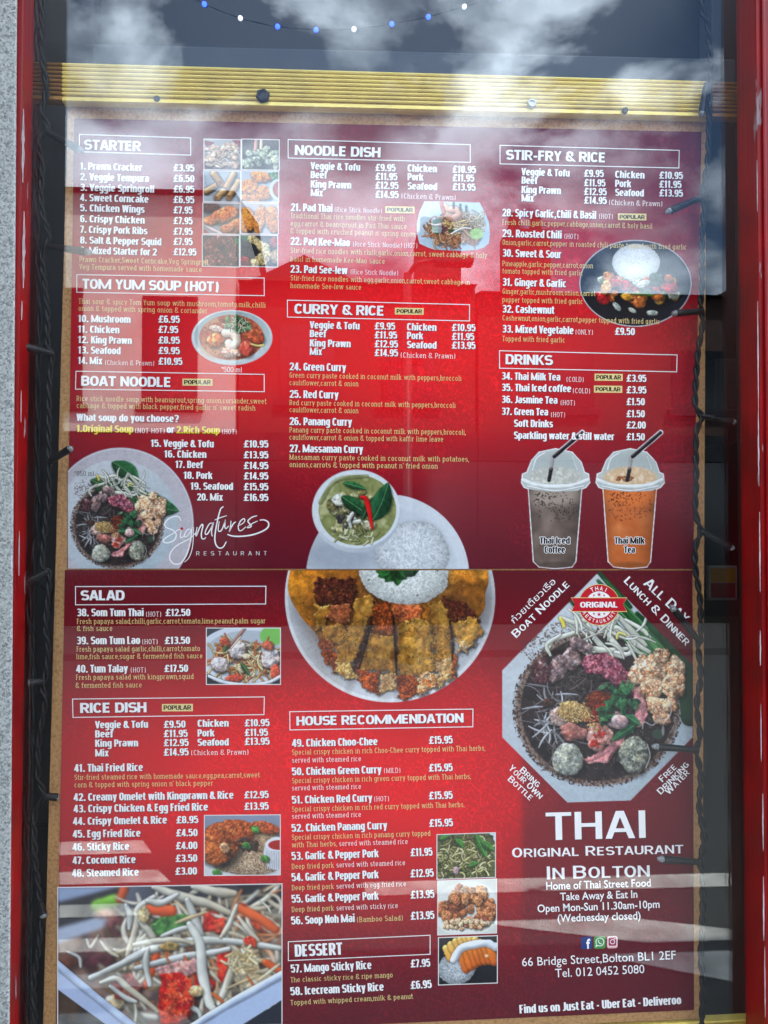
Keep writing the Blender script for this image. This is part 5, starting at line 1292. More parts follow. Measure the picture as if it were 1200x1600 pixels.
# eight starters (crop 310,205 x7.274)
def starter(k):
    i, j = k % 2, k // 2
    X0, X1 = [(58, 488), (488, 924)][i]; Y0, Y1 = [(84, 440), (444, 804), (808, 1168), (1172, 1540)][j]
    sx = -6 * j
    c = Cv(310, 205, 7.274, X0 + sx, Y0, X1 + sx, Y1, (150, 150, 155), pitch=.85)
    cx, cy = (X0 + X1) / 2 + sx, (Y0 + Y1) / 2; r_ = random.Random(k + 40)
    if k == 0:      # prawn crackers
        c.fade(cx, Y0, cx, Y1, (178, 176, 176), (120, 96, 100))
        c.poly([(X0, Y0 + 20), (X0 + 130, Y0 + 40), (X0 + 40, Y0 + 110)], (128, 40, 48)); c.poly([(X1 - 120, Y0), (X1, Y0), (X1, Y0 + 110)], (140, 44, 50)); c.poly([(X0, Y1), (X0, Y1 - 140), (X0 + 120, Y1)], (90, 40, 46))
        for a in range(26):
            x, y = cx + r_.uniform(-150, 150), cy + r_.uniform(-110, 120)
            c.blob(x, y, r_.uniform(40, 85), r_.uniform(24, 46), r_.uniform(-50, 40), ((214, 184, 158), (186, 150, 128), (226, 200, 176)), wob=.4, bump=.6, sh=.45, ns=26, dome=.5)
        for a in range(7):
            x, y = cx + r_.uniform(-130, 130), cy + r_.uniform(-70, 110)
            c.strand([(x - 60, y), (x - 20, y + 28), (x + 30, y - 10), (x + 70, y + 22)], 10, (226, 200, 174), sh=.5)
    elif k == 1:    # vegetable tempura
        c.fade(cx, Y0, cx, Y1, (92, 76, 74), (52, 52, 52))
        for a in range(24):
            c.blob(cx + r_.uniform(-190, 190), cy + r_.uniform(-80, 140), r_.uniform(34, 70), r_.uniform(28, 48), r_.uniform(0, 180), ((196, 196, 170), (140, 150, 124), (216, 212, 190)), wob=.3, bump=1.2, ns=12)
        c.strand([(cx - 50, Y0 + 10), (cx - 60, Y0 + 120)], 40, (206, 150, 132)); c.strand([(cx + 10, Y0 + 10), (cx + 5, Y0 + 110)], 36, (214, 190, 160))
        c.grains(cx - 20, cy + 60, 60, 40, 40, 9, 5, [(60, 74, 60)])
    elif k == 2:    # spring rolls
        c.fade(X0, Y0, X1, Y1, (176, 182, 188), (150, 156, 166))
        for rr in (.96, 1.12): c.strand([(X0 + 10, Y0 + 60 * rr), (X0 + 40, Y0 + 200), (cx - 60, Y1 - 20)], 6, (208, 212, 216), sh=.2)
        for (x, y, x2, y2) in [(X0 + 40, Y0 + 240, X0 + 170, Y0 + 160), (X1 - 30, Y0 + 130, X1 - 140, Y0 + 310), (X0 + 120, Y0 + 40, X0 + 200, Y0 + 150), (X1 - 90, Y0 + 50, X1 - 180, Y0 + 220), (X0 + 230, Y0 + 240, X0 + 155, Y0 + 320)]:
            c.strand([(x, y), (x2, y2)], 82, (204, 164, 114), (186, 138, 90), sh=.5, n=2, spec=.12, edge=.4)
            c.blob(x2, y2, 36, 28, 40, ((96, 62, 38), (150, 104, 60)), sh=0, bump=1.2, ns=9, dome=.2)
    elif k in (3, 5):   # fritters / crispy chicken
        c.rgb[:] = np.array((176, 180, 190)) / 255 if k == 3 else np.array((186, 178, 184)) / 255
        if k == 3:
            P = [(cx + 10, Y0 + 70, 110, 64, 10), (X0 + 90, cy + 10, 110, 100, -30), (cx + 40, cy + 70, 90, 90, 20), (X0 + 100, Y1 - 40, 110, 50, 10)]
        else:
            P = [(X0 + 60, cy + 20, 90, 150, 8), (X0 + 90, cy + 20, 60, 120, -10), (cx, cy + 10, 66, 160, 8), (X1 - 80, cy + 10, 84, 155, -14)]
        for (x, y, a, b, an) in P:
            c.blob(x, y, a, b, an, ((196, 108, 48), (226, 148, 66), (168, 84, 36)), wob=.22, bump=1.5, ns=13, sh=.6, spec=.1)
        if k == 3:
            c.grains(X1 - 40, Y0 + 40, 60, 50, 40, 40, 14, [G1, G2, G3]); c.ell(X1 - 10, Y1 - 150, 110, 120, (196, 204, 210)); c.ell(X1 + 4, Y1 - 150, 84, 96, (170, 74, 50), grad=((120, 46, 34), 1, .3))
            c.ell(X1 - 10, Y1 - 130, 30, 40, (196, 120, 84), .6, soft=4)
    elif k == 4:    # wings
        c.fade(X0, Y0, X1, Y1, (120, 110, 110), (176, 172, 174))
        c.blob(X0 + 60, Y0 + 50, 120, 70, 0, ((110, 50, 34), (70, 34, 28)), wob=.3, bump=1.4, ns=14)
        c.strand([(X0, Y1 - 110), (X0 + 90, Y1 - 60), (X0 + 220, Y1)], 34, (206, 186, 184))
        c.poly([(X0, Y1 - 60), (X0 + 80, Y1), (X0, Y1)], (150, 50, 44))
        for (x, y, a, b, an) in [(cx + 30, cy - 40, 165, 82, -22), (X0 + 90, cy + 20, 90, 50, -12), (X1 - 70, Y1 - 90, 140, 74, -36), (cx + 70, Y1 - 70, 76, 50, -20)]:
            c.blob(x, y, a, b, an, ((184, 92, 48), (214, 128, 76), (148, 68, 40)), wob=.18, bump=.9, ns=14, spec=.25, sh=.55)
    elif k == 6:    # ribs
        c.rgb[:] = np.array((66, 46, 46)) / 255; c.grains(X1 - 50, cy - 40, 40, 120, 40, 40, 16, [G2, G3, (90, 140, 80)])
        for (x, y, a, b, an) in [(cx - 60, cy - 90, 150, 80, -20), (cx - 80, cy + 20, 140, 60, 20), (cx - 20, Y1 - 80, 170, 70, 10), (X1 - 120, cy + 10, 190, 50, 62), (X0 + 60, Y1 - 40, 90, 50, 0), (X1 - 100, cy - 80, 120, 36, 60)]:
            c.blob(x, y, a, b, an, ((110, 48, 42), (64, 32, 34), (170, 96, 84)), wob=.25, bump=1.5, ns=16, spec=.25, sh=.6)
    else:           # squid
        c.rgb[:] = np.array((50, 44, 46)) / 255
        c.blob(X0 + 60, Y0 + 40, 60, 46, 0, ((56, 104, 80), (40, 78, 60)), bump=1); c.ell(X0 + 140, cy + 20, 130, 90, (34, 28, 34)); c.ell(cx + 110, Y1 - 70, 90, 60, (34, 28, 34))
        for a in range(9):
            t = a / 8; c.blob(cx - 60 + 140 * math.sin(t * 3) + r_.uniform(-20, 20), Y0 + 60 + t * 270, r_.uniform(50, 80), r_.uniform(40, 62), r_.uniform(0, 90), ((176, 150, 96), (206, 184, 136), (130, 106, 66)), wob=.25, bump=1.5, ns=12)
        c.blob(X1 - 50, cy + 60, 50, 80, 0, ((170, 140, 96), (120, 92, 60)), bump=1.5, ns=12)
        c.blob(X0 + 40, Y1 - 60, 70, 60, 0, ((150, 44, 50), (110, 30, 38))); c.blob(X1 - 60, Y0 + 80, 50, 60, 0, ((140, 40, 46), (170, 70, 70)))
    framed('food_photo', c, S1, .021, ['prawn crackers photo', 'vegetable tempura photo', 'spring rolls photo', 'sweet corn cakes photo', 'chicken wings photo', 'crispy chicken photo', 'pork ribs photo', 'salt and pepper squid photo'][k])
for k in range(8): starter(k)

# tom yum bowl (crop 290,470 x8)
c = Cv(290, 470, 8, 66, 104, 1092, 816, (200, 205, 205), .9)
c.ell(580, 460, 506, 345, (222, 226, 226), grad=((190, 200, 202), .6, .6))
c.ell(580, 445, 470, 318, (150, 170, 172), grad=((196, 208, 208), .2, 1.0))
c.ell(575, 458, 405, 285, (170, 92, 66), cols=((196, 120, 84), (160, 66, 48), (186, 134, 100)), ns=70)
c.ell(390, 600, 190, 110, (206, 160, 128), .8, soft=12)
c.grains(560, 460, 380, 250, 160, 16, 9, [(190, 70, 40), (216, 120, 70), (150, 50, 40)], sh=.15)
c.blob(380, 350, 90, 46, 10, ((226, 200, 184), (196, 160, 146)), wob=.3); c.blob(880, 450, 110, 90, 20, ((196, 100, 60), (160, 60, 40)), spec=.4)
c.blob(375, 490, 105, 90, 0, ((220, 130, 70), (190, 80, 50), (236, 196, 120)), wob=.1, bump=.15, spec=.5)
c.strand([(500, 400), (570, 400), (630, 450), (630, 530), (560, 560), (540, 530)], 110, (240, 216, 196), sh=.5, spec=.15)
c.blob(760, 600, 90, 100, 0, ((196, 60, 50), (220, 100, 80)), wob=.12, spec=.4); c.blob(560, 650, 130, 58, 8, ((236, 220, 200), (196, 130, 110), (240, 230, 214)), wob=.35, bump=1.2)
c.strand([(820, 540), (900, 562), (975, 556)], 26, (240, 214, 130))
for p0, p1, w, col in [((525, 300), (530, 170), 60, G3), ((620, 300), (630, 165), 70, G2), ((640, 200), (760, 300), 70, G1), ((700, 260), (830, 340), 80, G2), ((480, 340), (600, 290), 60, (120, 150, 110)), ((580, 320), (720, 400), 80, G1), ((700, 350), (830, 350), 60, (150, 180, 130))]:
    c.leaf(p0, p1, w, col)
c.grains(640, 300, 160, 90, 50, 50, 9, [(220, 226, 200), (190, 206, 170), G2])
c.al = c.cut_ell(580, 460, 506, 345); c.texture(.05)
print_canvas('food_photo', c, S1, bgfn=bgcol, label='tom yum soup bowl photo')

# boat noodle (crop 780,880 x3.75 for the octagon; the same dish smaller on the upper sheet)
def boat(c, octagon):
    c.ell(575, 800, 640, 640, (196, 200, 204), grad=((170, 182, 190), .5, .9), soft=3)
    c.ell(575, 852, 482, 452, (120, 104, 96), .9, cols=((90, 74, 66), (150, 130, 118), (70, 56, 52)), ns=14, soft=6)
    c.speck(575, 850, 500, 470, .88, 11, .42, (52, 38, 36), .85, 5, 12); c.speck(575, 850, 490, 460, .86, 7, .46, (130, 92, 70), .6, 9, 12)
    c.speck(330, 470, 230, 130, 0, 9, .52, (86, 66, 58), .7, 8, 3)
    c.ell(575, 850, 448, 425, (34, 26, 28), cols=((26, 20, 22), (52, 40, 40), (40, 30, 30)), ns=60, soft=3)
    c.speck(400, 860, 300, 400, 0, 26, .56, (84, 70, 66), .5, 6, 2); c.speck(600, 900, 420, 400, 0, 12, .62, (120, 112, 108), .45, 16, 3)
    c.curls(330, 900, 110, 200, 34, 150, 6, [(104, 96, 96), (130, 124, 126), (84, 76, 76)], seed=17, curl=.5, sh=.15, spec=.2)
    c.curls(470, 700, 150, 80, 24, 120, 7, [(90, 78, 76), (70, 60, 60)], seed=18, curl=.5, sh=.1)
    if octagon:
        rg = random.Random(21)
        for a in range(46):
            t = rg.random(); x, y = 560 + t * 520, 40 + t * 560; o_ = rg.uniform(-20, 150)
            l_ = rg.uniform(120, 260)
            c.strand([(x - o_ * .7, y + o_ * .6), (x - o_ * .7 + l_ * .5, y + o_ * .6 + l_ * .52 + rg.uniform(-14, 14)), (x - o_ * .7 + l_, y + o_ * .6 + l_ * 1.08)], rg.uniform(16, 46), rg.choice([(50, 104, 58), (76, 140, 78), (36, 80, 48), (100, 160, 96), (60, 120, 60)]), sh=.35, spec=.08, taper=.4, edge=.6)
        for a in range(8):
            c.leaf((400 + a * 24, 200 + a * 6), (560 + a * 18, 330 + a * 10), 40, [(70, 120, 70), (110, 150, 100), (50, 92, 58)][a % 3])
        c.strand([(1010, 440), (1100, 640), (1120, 900)], 120, (38, 66, 42), sh=.3)
    else:
        c.leaf((290, 370), (860, 690), 210, (64, 104, 66), bend=-20)
        c.leaf((560, 330), (820, 560), 190, (52, 106, 64), bend=-30, vein=(110, 160, 110))
        c.leaf((760, 560), (1230, 470 + 230), 230, (46, 104, 62), bend=20, vein=(110, 160, 110)); c.leaf((730, 480), (900, 520), 100, (60, 110, 66))
        c.leaf((520, 180), (800, 470), 190, (48, 104, 60), bend=-40, vein=(110, 160, 110))
    # bean sprouts
    SP = [[(360, 320), (450, 350), (560, 330), (650, 420)], [(520, 360), (570, 450), (640, 520), (720, 550)], [(600, 370), (720, 400), (800, 470), (880, 520)], [(460, 480), (520, 500), (640, 510), (760, 500)], [(700, 310), (780, 400), (860, 480)], [(640, 400), (660, 450), (740, 540)], [(290, 500), (320, 450), (430, 410), (500, 380)], [(300, 540), (280, 480), (360, 420)], [(740, 330), (840, 390), (870, 420)], [(560, 350), (640, 380), (700, 380), (760, 440)], [(480, 470), (500, 520), (560, 520)], [(680, 520), (760, 530), (800, 470)]]
    for i, P in enumerate(SP):
        c.strand(P, 34 if i < 6 else 25, [(222, 222, 206), (200, 202, 188), (230, 230, 218)][i % 3], (190, 190, 176), sh=.45, taper=.35, spec=.12, n=8)
    c.curls(640, 430, 190, 70, 22, 150, 15, [(206, 208, 192), (226, 226, 212), (180, 182, 168)], seed=23, curl=.4, sh=.4, taper=.4)
    c.strand([(360, 325), (375, 350), (380, 370)], 22, (226, 206, 90)); c.strand([(690, 440), (700, 410), (740, 420)], 16, (216, 206, 120))
    # pale meats at the left
    for x, y, a, b, an in [(350, 620, 60, 90, 30), (420, 560, 60, 60, 0), (250, 620, 44, 60, 0), (480, 480, 70, 40, 20)]:
        c.blob(x, y, a, b, an, ((150, 126, 124), (110, 86, 86), (176, 156, 152)), wob=.3, bump=1.1, ns=26, spec=.3)
    c.grains(250, 640, 60, 80, 50, 20, 12, [(110, 60, 66), (80, 40, 46)], seed=4)
    c.curls(310, 860, 50, 170, 22, 130, 13, [(150, 150, 154), (176, 176, 180), (120, 118, 122)], seed=19, curl=.35, sh=.2, spec=.25, taper=.5)
    # rare beef
    BF = ((140, 64, 84), (104, 40, 58), (172, 100, 114), (190, 130, 136))
    c.patch([(470, 575), (520, 535), (620, 528), (700, 565), (765, 660), (805, 745), (775, 772), (700, 725), (600, 655), (510, 640)], BF, 1.5, 11, .15, depth=9)
    PS = ((206, 144, 144), (184, 116, 120), (222, 172, 166))
    c.patch([(770, 680), (835, 745), (872, 860), (845, 950), (780, 965), (800, 870), (785, 780)], PS, .5, 34, .15, depth=16)
    c.patch([(495, 1150), (560, 1125), (640, 1075), (690, 1000), (780, 960), (720, 1070), (660, 1120), (640, 1172), (520, 1172)], PS, .8, 22, .15, depth=12)
    c.strand([(640, 1165), (655, 1120), (700, 1070)], 8, (110, 60, 66), sh=0); c.strand([(520, 1160), (580, 1140), (640, 1100)], 6, (150, 90, 96), sh=0)
    # crackling
    for x, y, a, b, an in [(860, 580, 60, 44, 0), (820, 650, 56, 60, 0), (900, 640, 80, 90, 20), (900, 740, 70, 56, 0), (950, 540, 46, 40, 0), (1030, 620, 56, 66, 0), (1020, 720, 60, 76, 0), (1050, 700, 40, 60, 0), (930, 840, 66, 50, 20), (950, 910, 50, 36, 0), (1000, 830, 40, 40, 0)]:
        c.blob(x, y, a * 1.08, b * 1.08, an, ((196, 146, 108), (226, 200, 170), (160, 100, 64), (214, 180, 150)), wob=.3, bump=1.2, ns=20, spec=.25, sh=.35, dome=.5)
    c.strand([(1000, 800), (1006, 880), (960, 940)], 6, (190, 180, 176), sh=0)
    # middle: pork, garlic, chilli, herbs
    for x, y, a, b, an, cols in [(370, 900, 70, 60, 0, ((196, 176, 166), (160, 120, 112))), (430, 990, 80, 50, 10, ((140, 84, 76), (176, 120, 110))), (590, 1000, 80, 70, 30, ((214, 176, 164), (190, 130, 120), (226, 200, 190))), (570, 1060, 50, 40, 0, ((206, 160, 150), (176, 96, 84))), (690, 920, 60, 50, 0, ((196, 160, 156), (170, 134, 134)))]:
        c.blob(x, y, a, b, an, cols, wob=.25, bump=.9, ns=22, spec=.25)
    c.blob(440, 870, 96, 54, 10, ((170, 130, 76), (206, 170, 110), (130, 94, 54)), wob=.35, bump=.6, ns=10); c.grains(440, 870, 104, 62, 200, 9, 6, [(206, 170, 110), (176, 134, 76), (226, 196, 140)], seed=11, sh=.15)
    c.grains(560, 900, 60, 90, 80, 16, 10, [(206, 170, 110), (196, 120, 80)], seed=14)
    c.blob(590, 810, 76, 54, 10, ((110, 44, 26), (76, 28, 18), (150, 70, 36)), wob=.35, bump=.6, ns=10); c.grains(590, 810, 84, 62, 150, 17, 6, [(140, 52, 28), (104, 36, 22), (176, 84, 40)], seed=12, sh=.2)
    c.grains(610, 880, 60, 50, 60, 18, 11, [(176, 50, 30), (150, 40, 30)], seed=13)
    r_ = random.Random(3)
    for i in range(34):
        x, y = 705 + r_.uniform(-105, 95), 835 + r_.uniform(-115, 110); a_ = r_.uniform(0, 3.14); l = r_.uniform(20, 52); w_ = r_.uniform(10, 22)
        ca, sa = math.cos(a_), math.sin(a_)
        c.patch([(x - l * ca - w_ * sa, y - l * sa + w_ * ca), (x + l * ca - w_ * .6 * sa, y + l * sa + w_ * .6 * ca), (x + l * ca + w_ * sa, y + l * sa - w_ * ca), (x - l * ca + w_ * .7 * sa, y - l * sa - w_ * .7 * ca)], (((40, 92, 56), (66, 120, 76)), ((96, 146, 96), (60, 110, 70)), ((30, 70, 46), (50, 96, 62)))[i % 3], .4, 12, .2, .3, .3, 6)
    c.leaf((660, 1040), (820, 930), 50, (44, 110, 70)); c.leaf((740, 890), (830, 950), 46, (50, 116, 76))
    c.blob(705, 930, 52, 44, 0, ((196, 168, 164), (176, 140, 140)), wob=.12, bump=.2, spec=.2)
    c.grains(590, 1010, 30, 20, 10, 20, 14, [(196, 60, 50)], seed=15); c.grains(560, 1060, 26, 16, 8, 20, 14, [(190, 50, 40)], seed=16)
    # fish balls
    c.blob(400, 1150, 94, 98, 0, ((176, 178, 164), (136, 138, 126), (190, 190, 176), (120, 122, 112)), wob=.16, bump=.5, ns=34, spec=.15, dome=.45)
    c.blob(790, 1120, 88, 106, 10, ((150, 152, 136), (106, 108, 96), (176, 176, 160), (90, 92, 84)), wob=.16, bump=.6, ns=30, spec=.15, dome=.45)
    c.strand([(868, 1060), (884, 1130), (860, 1200)], 7, (170, 166, 164), sh=0); c.strand([(840, 970), (850, 930), (900, 950), (940, 900)], 7, (150, 150, 146), sh=0)
    c.ell(930, 1000, 36, 30, (60, 84, 66), .8, soft=3); c.ell(960, 980, 8, 30, (190, 190, 190), .6)
    c.blob(290, 820, 40, 30, 0, ((80, 50, 44), (50, 36, 34)), spec=.2)
    c.texture(.07)
OCT = [(590, 45), (1133, 600), (1133, 1020), (770, 1390), (400, 1402), (18, 1020), (18, 628)]
c = Cv(780, 880, 3.75, 8, 35, 1143, 1412, (196, 200, 204)); boat(c, True); c.al = c.cut_poly(OCT)
print_canvas('food_photo', c, S2, bgfn=bgcol, label='octagonal boat noodle photo')
# small version: keep the crop numbers, change the mapping
so, sox, soy = 1 / .1477, 98.3, 695.0
c = Cv(sox, soy, so, 50, 20, 1400, 1310, (196, 200, 204)); c.rgb[:] = np.array((186, 180, 186)) / 255; boat(c, False)
plate = lambda c: np.clip((1 - np.hypot((c.X - 608) / 775, (c.Y - 830) / 800)) * 780 / c.k + .5, 0, 1)
pl = plate(c); rim = np.clip(1 - np.abs(np.hypot((c.X - 608) / 775, (c.Y - 830) / 800) - .985) / .008, 0, 1)[..., None]
c.rgb = c.rgb * (1 - rim) + rim * np.array([.86, .88, .9])
c.al = pl * (c.X > 50 + (c.Y * 0)); print_canvas('food_photo', c, S1, bgfn=bgcol, label='boat noodle bowl photo cut off at the sheet edge')

# pad thai (crop 640,300 x8.571)
c = Cv(640, 300, 8.571, 90, 115, 1090, 800, (190, 206, 218), .85)
c.fade(200, 120, 800, 790, (206, 220, 230), (160, 182, 200))
c.ell(560, 560, 400, 220, (140, 160, 176), .5, soft=14)
c.pile(600, 500, 360, 200, 26, 50, 90, [((180, 122, 84), (150, 92, 62)), ((200, 150, 106), (170, 116, 80))], seed=2, wob=.3, bump=1.2, ns=20)
c.curls(560, 520, 320, 190, 150, 170, 15, [(196, 142, 100), (176, 116, 78), (214, 170, 128), (160, 100, 70)], seed=3, curl=1.0)
c.curls(860, 390, 130, 130, 46, 120, 16, [(214, 200, 166), (190, 176, 140), (176, 150, 110)], seed=4)
c.curls(620, 420, 150, 80, 30, 90, 22, [(216, 176, 110), (226, 190, 130)], seed=5)
c.grains(380, 460, 70, 90, 14, 60, 22, [G1, G2], seed=6); c.grains(620, 520, 80, 20, 6, 60, 20, [(60, 84, 40)], seed=7); c.grains(430, 500, 50, 50, 10, 40, 20, [(90, 54, 66)], seed=8)
c.strand([(470, 200), (520, 240), (620, 240), (650, 310), (570, 350), (500, 310)], 96, (216, 164, 140), sh=.5); c.strand([(425, 145), (440, 200), (460, 280)], 44, (206, 84, 70), (220, 140, 120))
c.strand([(560, 560), (660, 500), (740, 480), (820, 490)], 22, (236, 226, 206)); c.strand([(260, 420), (340, 440), (420, 430)], 20, (226, 206, 190))
for x in (590, 680, 760): c.strand([(x, 140 + (x - 590) * .3), (x, 210 + (x - 590) * .3)], 28, (60, 84, 70), n=2)
c.ell(895, 560, 92, 76, (150, 190, 110)); c.ell(900, 552, 78, 62, (176, 206, 140), cols=((150, 190, 110), (190, 216, 150)), ns=14); c.ell(905, 552, 30, 26, (140, 180, 100), .6, soft=4)
c.al = c.cut_poly([(200, 122), (560, 130), (940, 140), (1000, 260), (1062, 400), (1078, 560), (1060, 690), (1000, 740), (900, 775), (700, 788), (340, 775), (240, 740), (130, 690), (100, 560), (98, 420), (130, 270)]); c.texture(.05)
print_canvas('food_photo', c, S1, bgfn=bgcol, label='pad thai plate photo')

# stir-fry on a black plate (crop 770,220 x3.529)
c = Cv(770, 220, 3.529, 470, 540, 1104, 1032, (20, 20, 26), .85)
c.ell(787, 786, 310, 240, (200, 202, 206)); c.ell(787, 786, 304, 234, (22, 22, 28), grad=((40, 44, 60), .6, -.8))
for k in range(4): c.strand([(880 + k * 26, 570 + k * 10), (980 + k * 20, 640 + k * 16), (1050 + k * 6, 740)], 7, (52, 58, 72), sh=0)
c.ell(790, 800, 240, 160, (14, 14, 18), .8, soft=14)
c.rice(790, 672, 132, 104, (196, 202, 206), (228, 230, 230), 2.6, 1.2, .03, 9, .2)
r_ = random.Random(9)
VG = [((190, 110, 50), (150, 74, 30)), ((180, 30, 34), (140, 20, 28)), ((196, 130, 66), (160, 90, 40)), ((150, 150, 120), (196, 196, 170)), ((176, 120, 40), (206, 150, 60)), ((70, 96, 50), (40, 60, 36)), ((200, 160, 120), (150, 100, 70))]
for i in range(46):
    x = 600 + r_.random() * 410; y = 745 + r_.random() * 130 + 30 * math.sin((x - 600) / 130); cl = VG[r_.randrange(len(VG))]
    c.blob(x, y, r_.uniform(18, 38), r_.uniform(14, 28), r_.uniform(0, 180), cl, wob=.2, bump=.6, spec=.35)
for x, y, a, b, cl in [(640, 750, 34, 30, 2), (610, 870, 36, 34, 1), (735, 800, 40, 30, 1), (680, 785, 36, 22, 1), (900, 760, 40, 34, 5), (980, 810, 40, 34, 1), (810, 890, 34, 34, 0), (740, 860, 34, 20, 4), (625, 810, 30, 40, 4), (970, 760, 26, 24, 0), (860, 830, 60, 12, 5)]:
    c.blob(x, y, a, b, 10, VG[cl], wob=.15, bump=.5, spec=.4)
for x, y, a, an in [(770, 935, 24, 30), (880, 950, 32, 0), (685, 915, 30, 50), (830, 790, 40, -20)]:
    c.blob(x, y, a, a * .5, an, ((186, 190, 180), (130, 140, 130)), wob=.1, bump=.1, spec=.6)
c.strand([(770, 840), (830, 846), (880, 852)], 16, (84, 110, 40))
c.al = c.cut_ell(787, 786, 310, 240); c.texture(.05)
print_canvas('food_photo', c, S1, bgfn=bgcol, label='stir-fry with rice on black plate photo')

# green curry with rice (crop 440,720 x3.529)
c = Cv(440, 720, 3.529, 130, 44, 1040, 596, (196, 200, 206))
c.ell(585, 640, 450, 455, (206, 210, 216), grad=((180, 186, 194), -.6, .4)); c.ell(585, 650, 392, 392, (190, 196, 204), .8, soft=6)
c.ell(330, 520, 210, 100, (140, 146, 158), .6, soft=22)
c.rice(725, 510, 205, 178, (170, 176, 182), (226, 228, 230), seed=7, sh=.12)
c.ell(412, 285, 244, 222, (220, 224, 228), grad=((170, 176, 186), .5, .8)); c.ell(412, 268, 240, 214, (206, 212, 216)); c.ell(418, 272, 214, 194, (150, 156, 110), cols=((150, 152, 100), (120, 126, 76), (176, 176, 130)), ns=60)
c.strand([(215, 230), (300, 110), (470, 85)], 26, (110, 116, 76), sh=0, a=.6)
r_ = random.Random(4)
for i in range(26):
    a = r_.uniform(0, 6.28); q = math.sqrt(r_.random()); x, y = 400 + 130 * q * math.cos(a), 290 + 130 * q * math.sin(a)
    c.blob(x, y, r_.uniform(26, 56), r_.uniform(18, 34), r_.uniform(0, 180), (((186, 180, 140), (150, 146, 104)), ((196, 190, 160), (130, 126, 96)), ((130, 120, 80), (90, 90, 56)))[r_.randrange(3)], wob=.3, bump=.9, ns=16, spec=.25)
c.blob(320, 215, 44, 34, 0, ((206, 208, 200), (180, 184, 170)), wob=.2)
c.leaf((338, 120), (470, 156), 40, (50, 110, 64)); c.leaf((330, 195), (480, 300), 76, (40, 92, 54)); c.leaf((440, 330), (500, 200), 40, (30, 66, 44)); c.leaf((500, 330), (588, 118), 110, (40, 96, 60), bend=10)
c.strand([(440, 200), (465, 210), (484, 280), (500, 372)], 28, (196, 30, 30), sh=.5, taper=.5); c.grains(360, 330, 50, 40, 8, 50, 20, [(60, 56, 60), (190, 190, 180)], seed=3)
c.grains(420, 420, 120, 40, 30, 30, 12, [(196, 196, 160), (120, 124, 80)], sh=.2, seed=5)
am = np.clip((1 - np.hypot((c.X - 585) / 450, (c.Y - 640) / 455)) * 450 / c.k + .5, 0, 1); bm_ = np.clip((1 - np.hypot((c.X - 412) / 244, (c.Y - 275) / 226)) * 226 / c.k + .5, 0, 1)
c.al = np.maximum(am, bm_); c.texture(.04)
print_canvas('food_photo', c, S1, bgfn=bgcol, label='green curry bowl with rice photo')

# katsu-like crispy chicken curry plate (same crop, lower sheet)
c = Cv(440, 720, 3.529, 14, 604, 1182, 1336, (196, 200, 206))
c.ell(598, 755, 582, 580, (226, 228, 230)); c.ell(598, 750, 562, 562, (190, 194, 200), grad=((206, 208, 212), .2, .8))
c.blob(590, 660, 540, 440, 0, ((196, 128, 40), (178, 110, 32), (212, 148, 58)), wob=.08, bump=.12, ns=60, dome=.12, sh=.25, spec=.1, cn=120)
c.ell(400, 800, 260, 190, (70, 40, 26), .55, soft=50); c.ell(940, 800, 170, 120, (60, 36, 26), .6, soft=40)
CR_ = ((150, 62, 24), (196, 96, 38), (96, 38, 18), (176, 80, 30)); SC = ((168, 118, 44), (142, 96, 34), (192, 144, 66), (176, 126, 50)); MT = ((216, 186, 138), (190, 140, 84), (226, 206, 166)); DK = ((70, 30, 22), (104, 48, 30), (48, 22, 18), (140, 70, 44))
c.patch([(175, 655), (260, 640), (395, 650), (410, 720), (380, 800), (300, 790), (190, 780)], DK, 1.0, 18, .25, warp=.8, sh=.6)
c.patch([(185, 790), (260, 790), (290, 830), (240, 900), (185, 930)], SC, .42, 34, .55, warp=.7, sh=.6, fine=.3, cn=46); c.patch([(270, 790), (390, 790), (380, 870), (330, 920), (250, 860)], ((186, 110, 72), (140, 72, 44), (206, 140, 100)), .8, 20, .3, warp=.8, sh=.6)
c.patch([(215, 900), (330, 900), (370, 960), (330, 1010), (240, 1000)], SC, .42, 34, .55, warp=.7, sh=.6, fine=.3, cn=46)
c.patch([(195, 960), (270, 985), (320, 1080), (305, 1175), (240, 1120)], CR_, 1.5, 10, .08, warp=.8, sh=.6)
c.patch([(440, 760), (520, 750), (530, 860), (470, 1010), (420, 1160), (380, 1150), (450, 950)], DK, .8, 14, .1, warp=.8, sh=.6)
c.patch([(400, 790), (440, 755), (500, 750), (505, 840), (455, 960), (400, 1100), (360, 1150), (295, 1110), (330, 1000), (395, 870)], SC, .42, 34, .55, warp=.7, sh=.6, fine=.3, cn=46, depth=10)
c.patch([(300, 1100), (380, 1130), (420, 1190), (340, 1200), (290, 1170)], ((206, 160, 70), (226, 196, 130), (176, 100, 40)), 1.2, 12, .12, warp=.8, sh=.6)
c.patch([(515, 770), (605, 775), (612, 965), (498, 955), (505, 860)], CR_, 1.6, 11, .1, warp=.8, sh=.6); c.patch([(490, 955), (625, 955), (630, 1165), (430, 1150)], SC, .42, 34, .55, warp=.7, sh=.6, fine=.3, cn=46, depth=9)
c.patch([(400, 1150), (545, 1160), (530, 1290), (455, 1255)], CR_, 1.6, 11, .05, warp=.8, sh=.6); c.patch([(545, 1170), (635, 1170), (630, 1260), (540, 1270)], MT, 1.2, 14, .1, warp=.8, sh=.6)
c.patch([(600, 775), (700, 780), (780, 800), (760, 880), (650, 890), (610, 850)], ((184, 84, 44), (206, 116, 66), (140, 56, 30)), .9, 16, .3, warp=.8, sh=.6)
c.patch([(640, 900), (740, 870), (825, 885), (835, 1040), (852, 1150), (740, 1190), (640, 1180)], SC, .42, 34, .55, warp=.7, sh=.6, fine=.3, cn=46, depth=9)
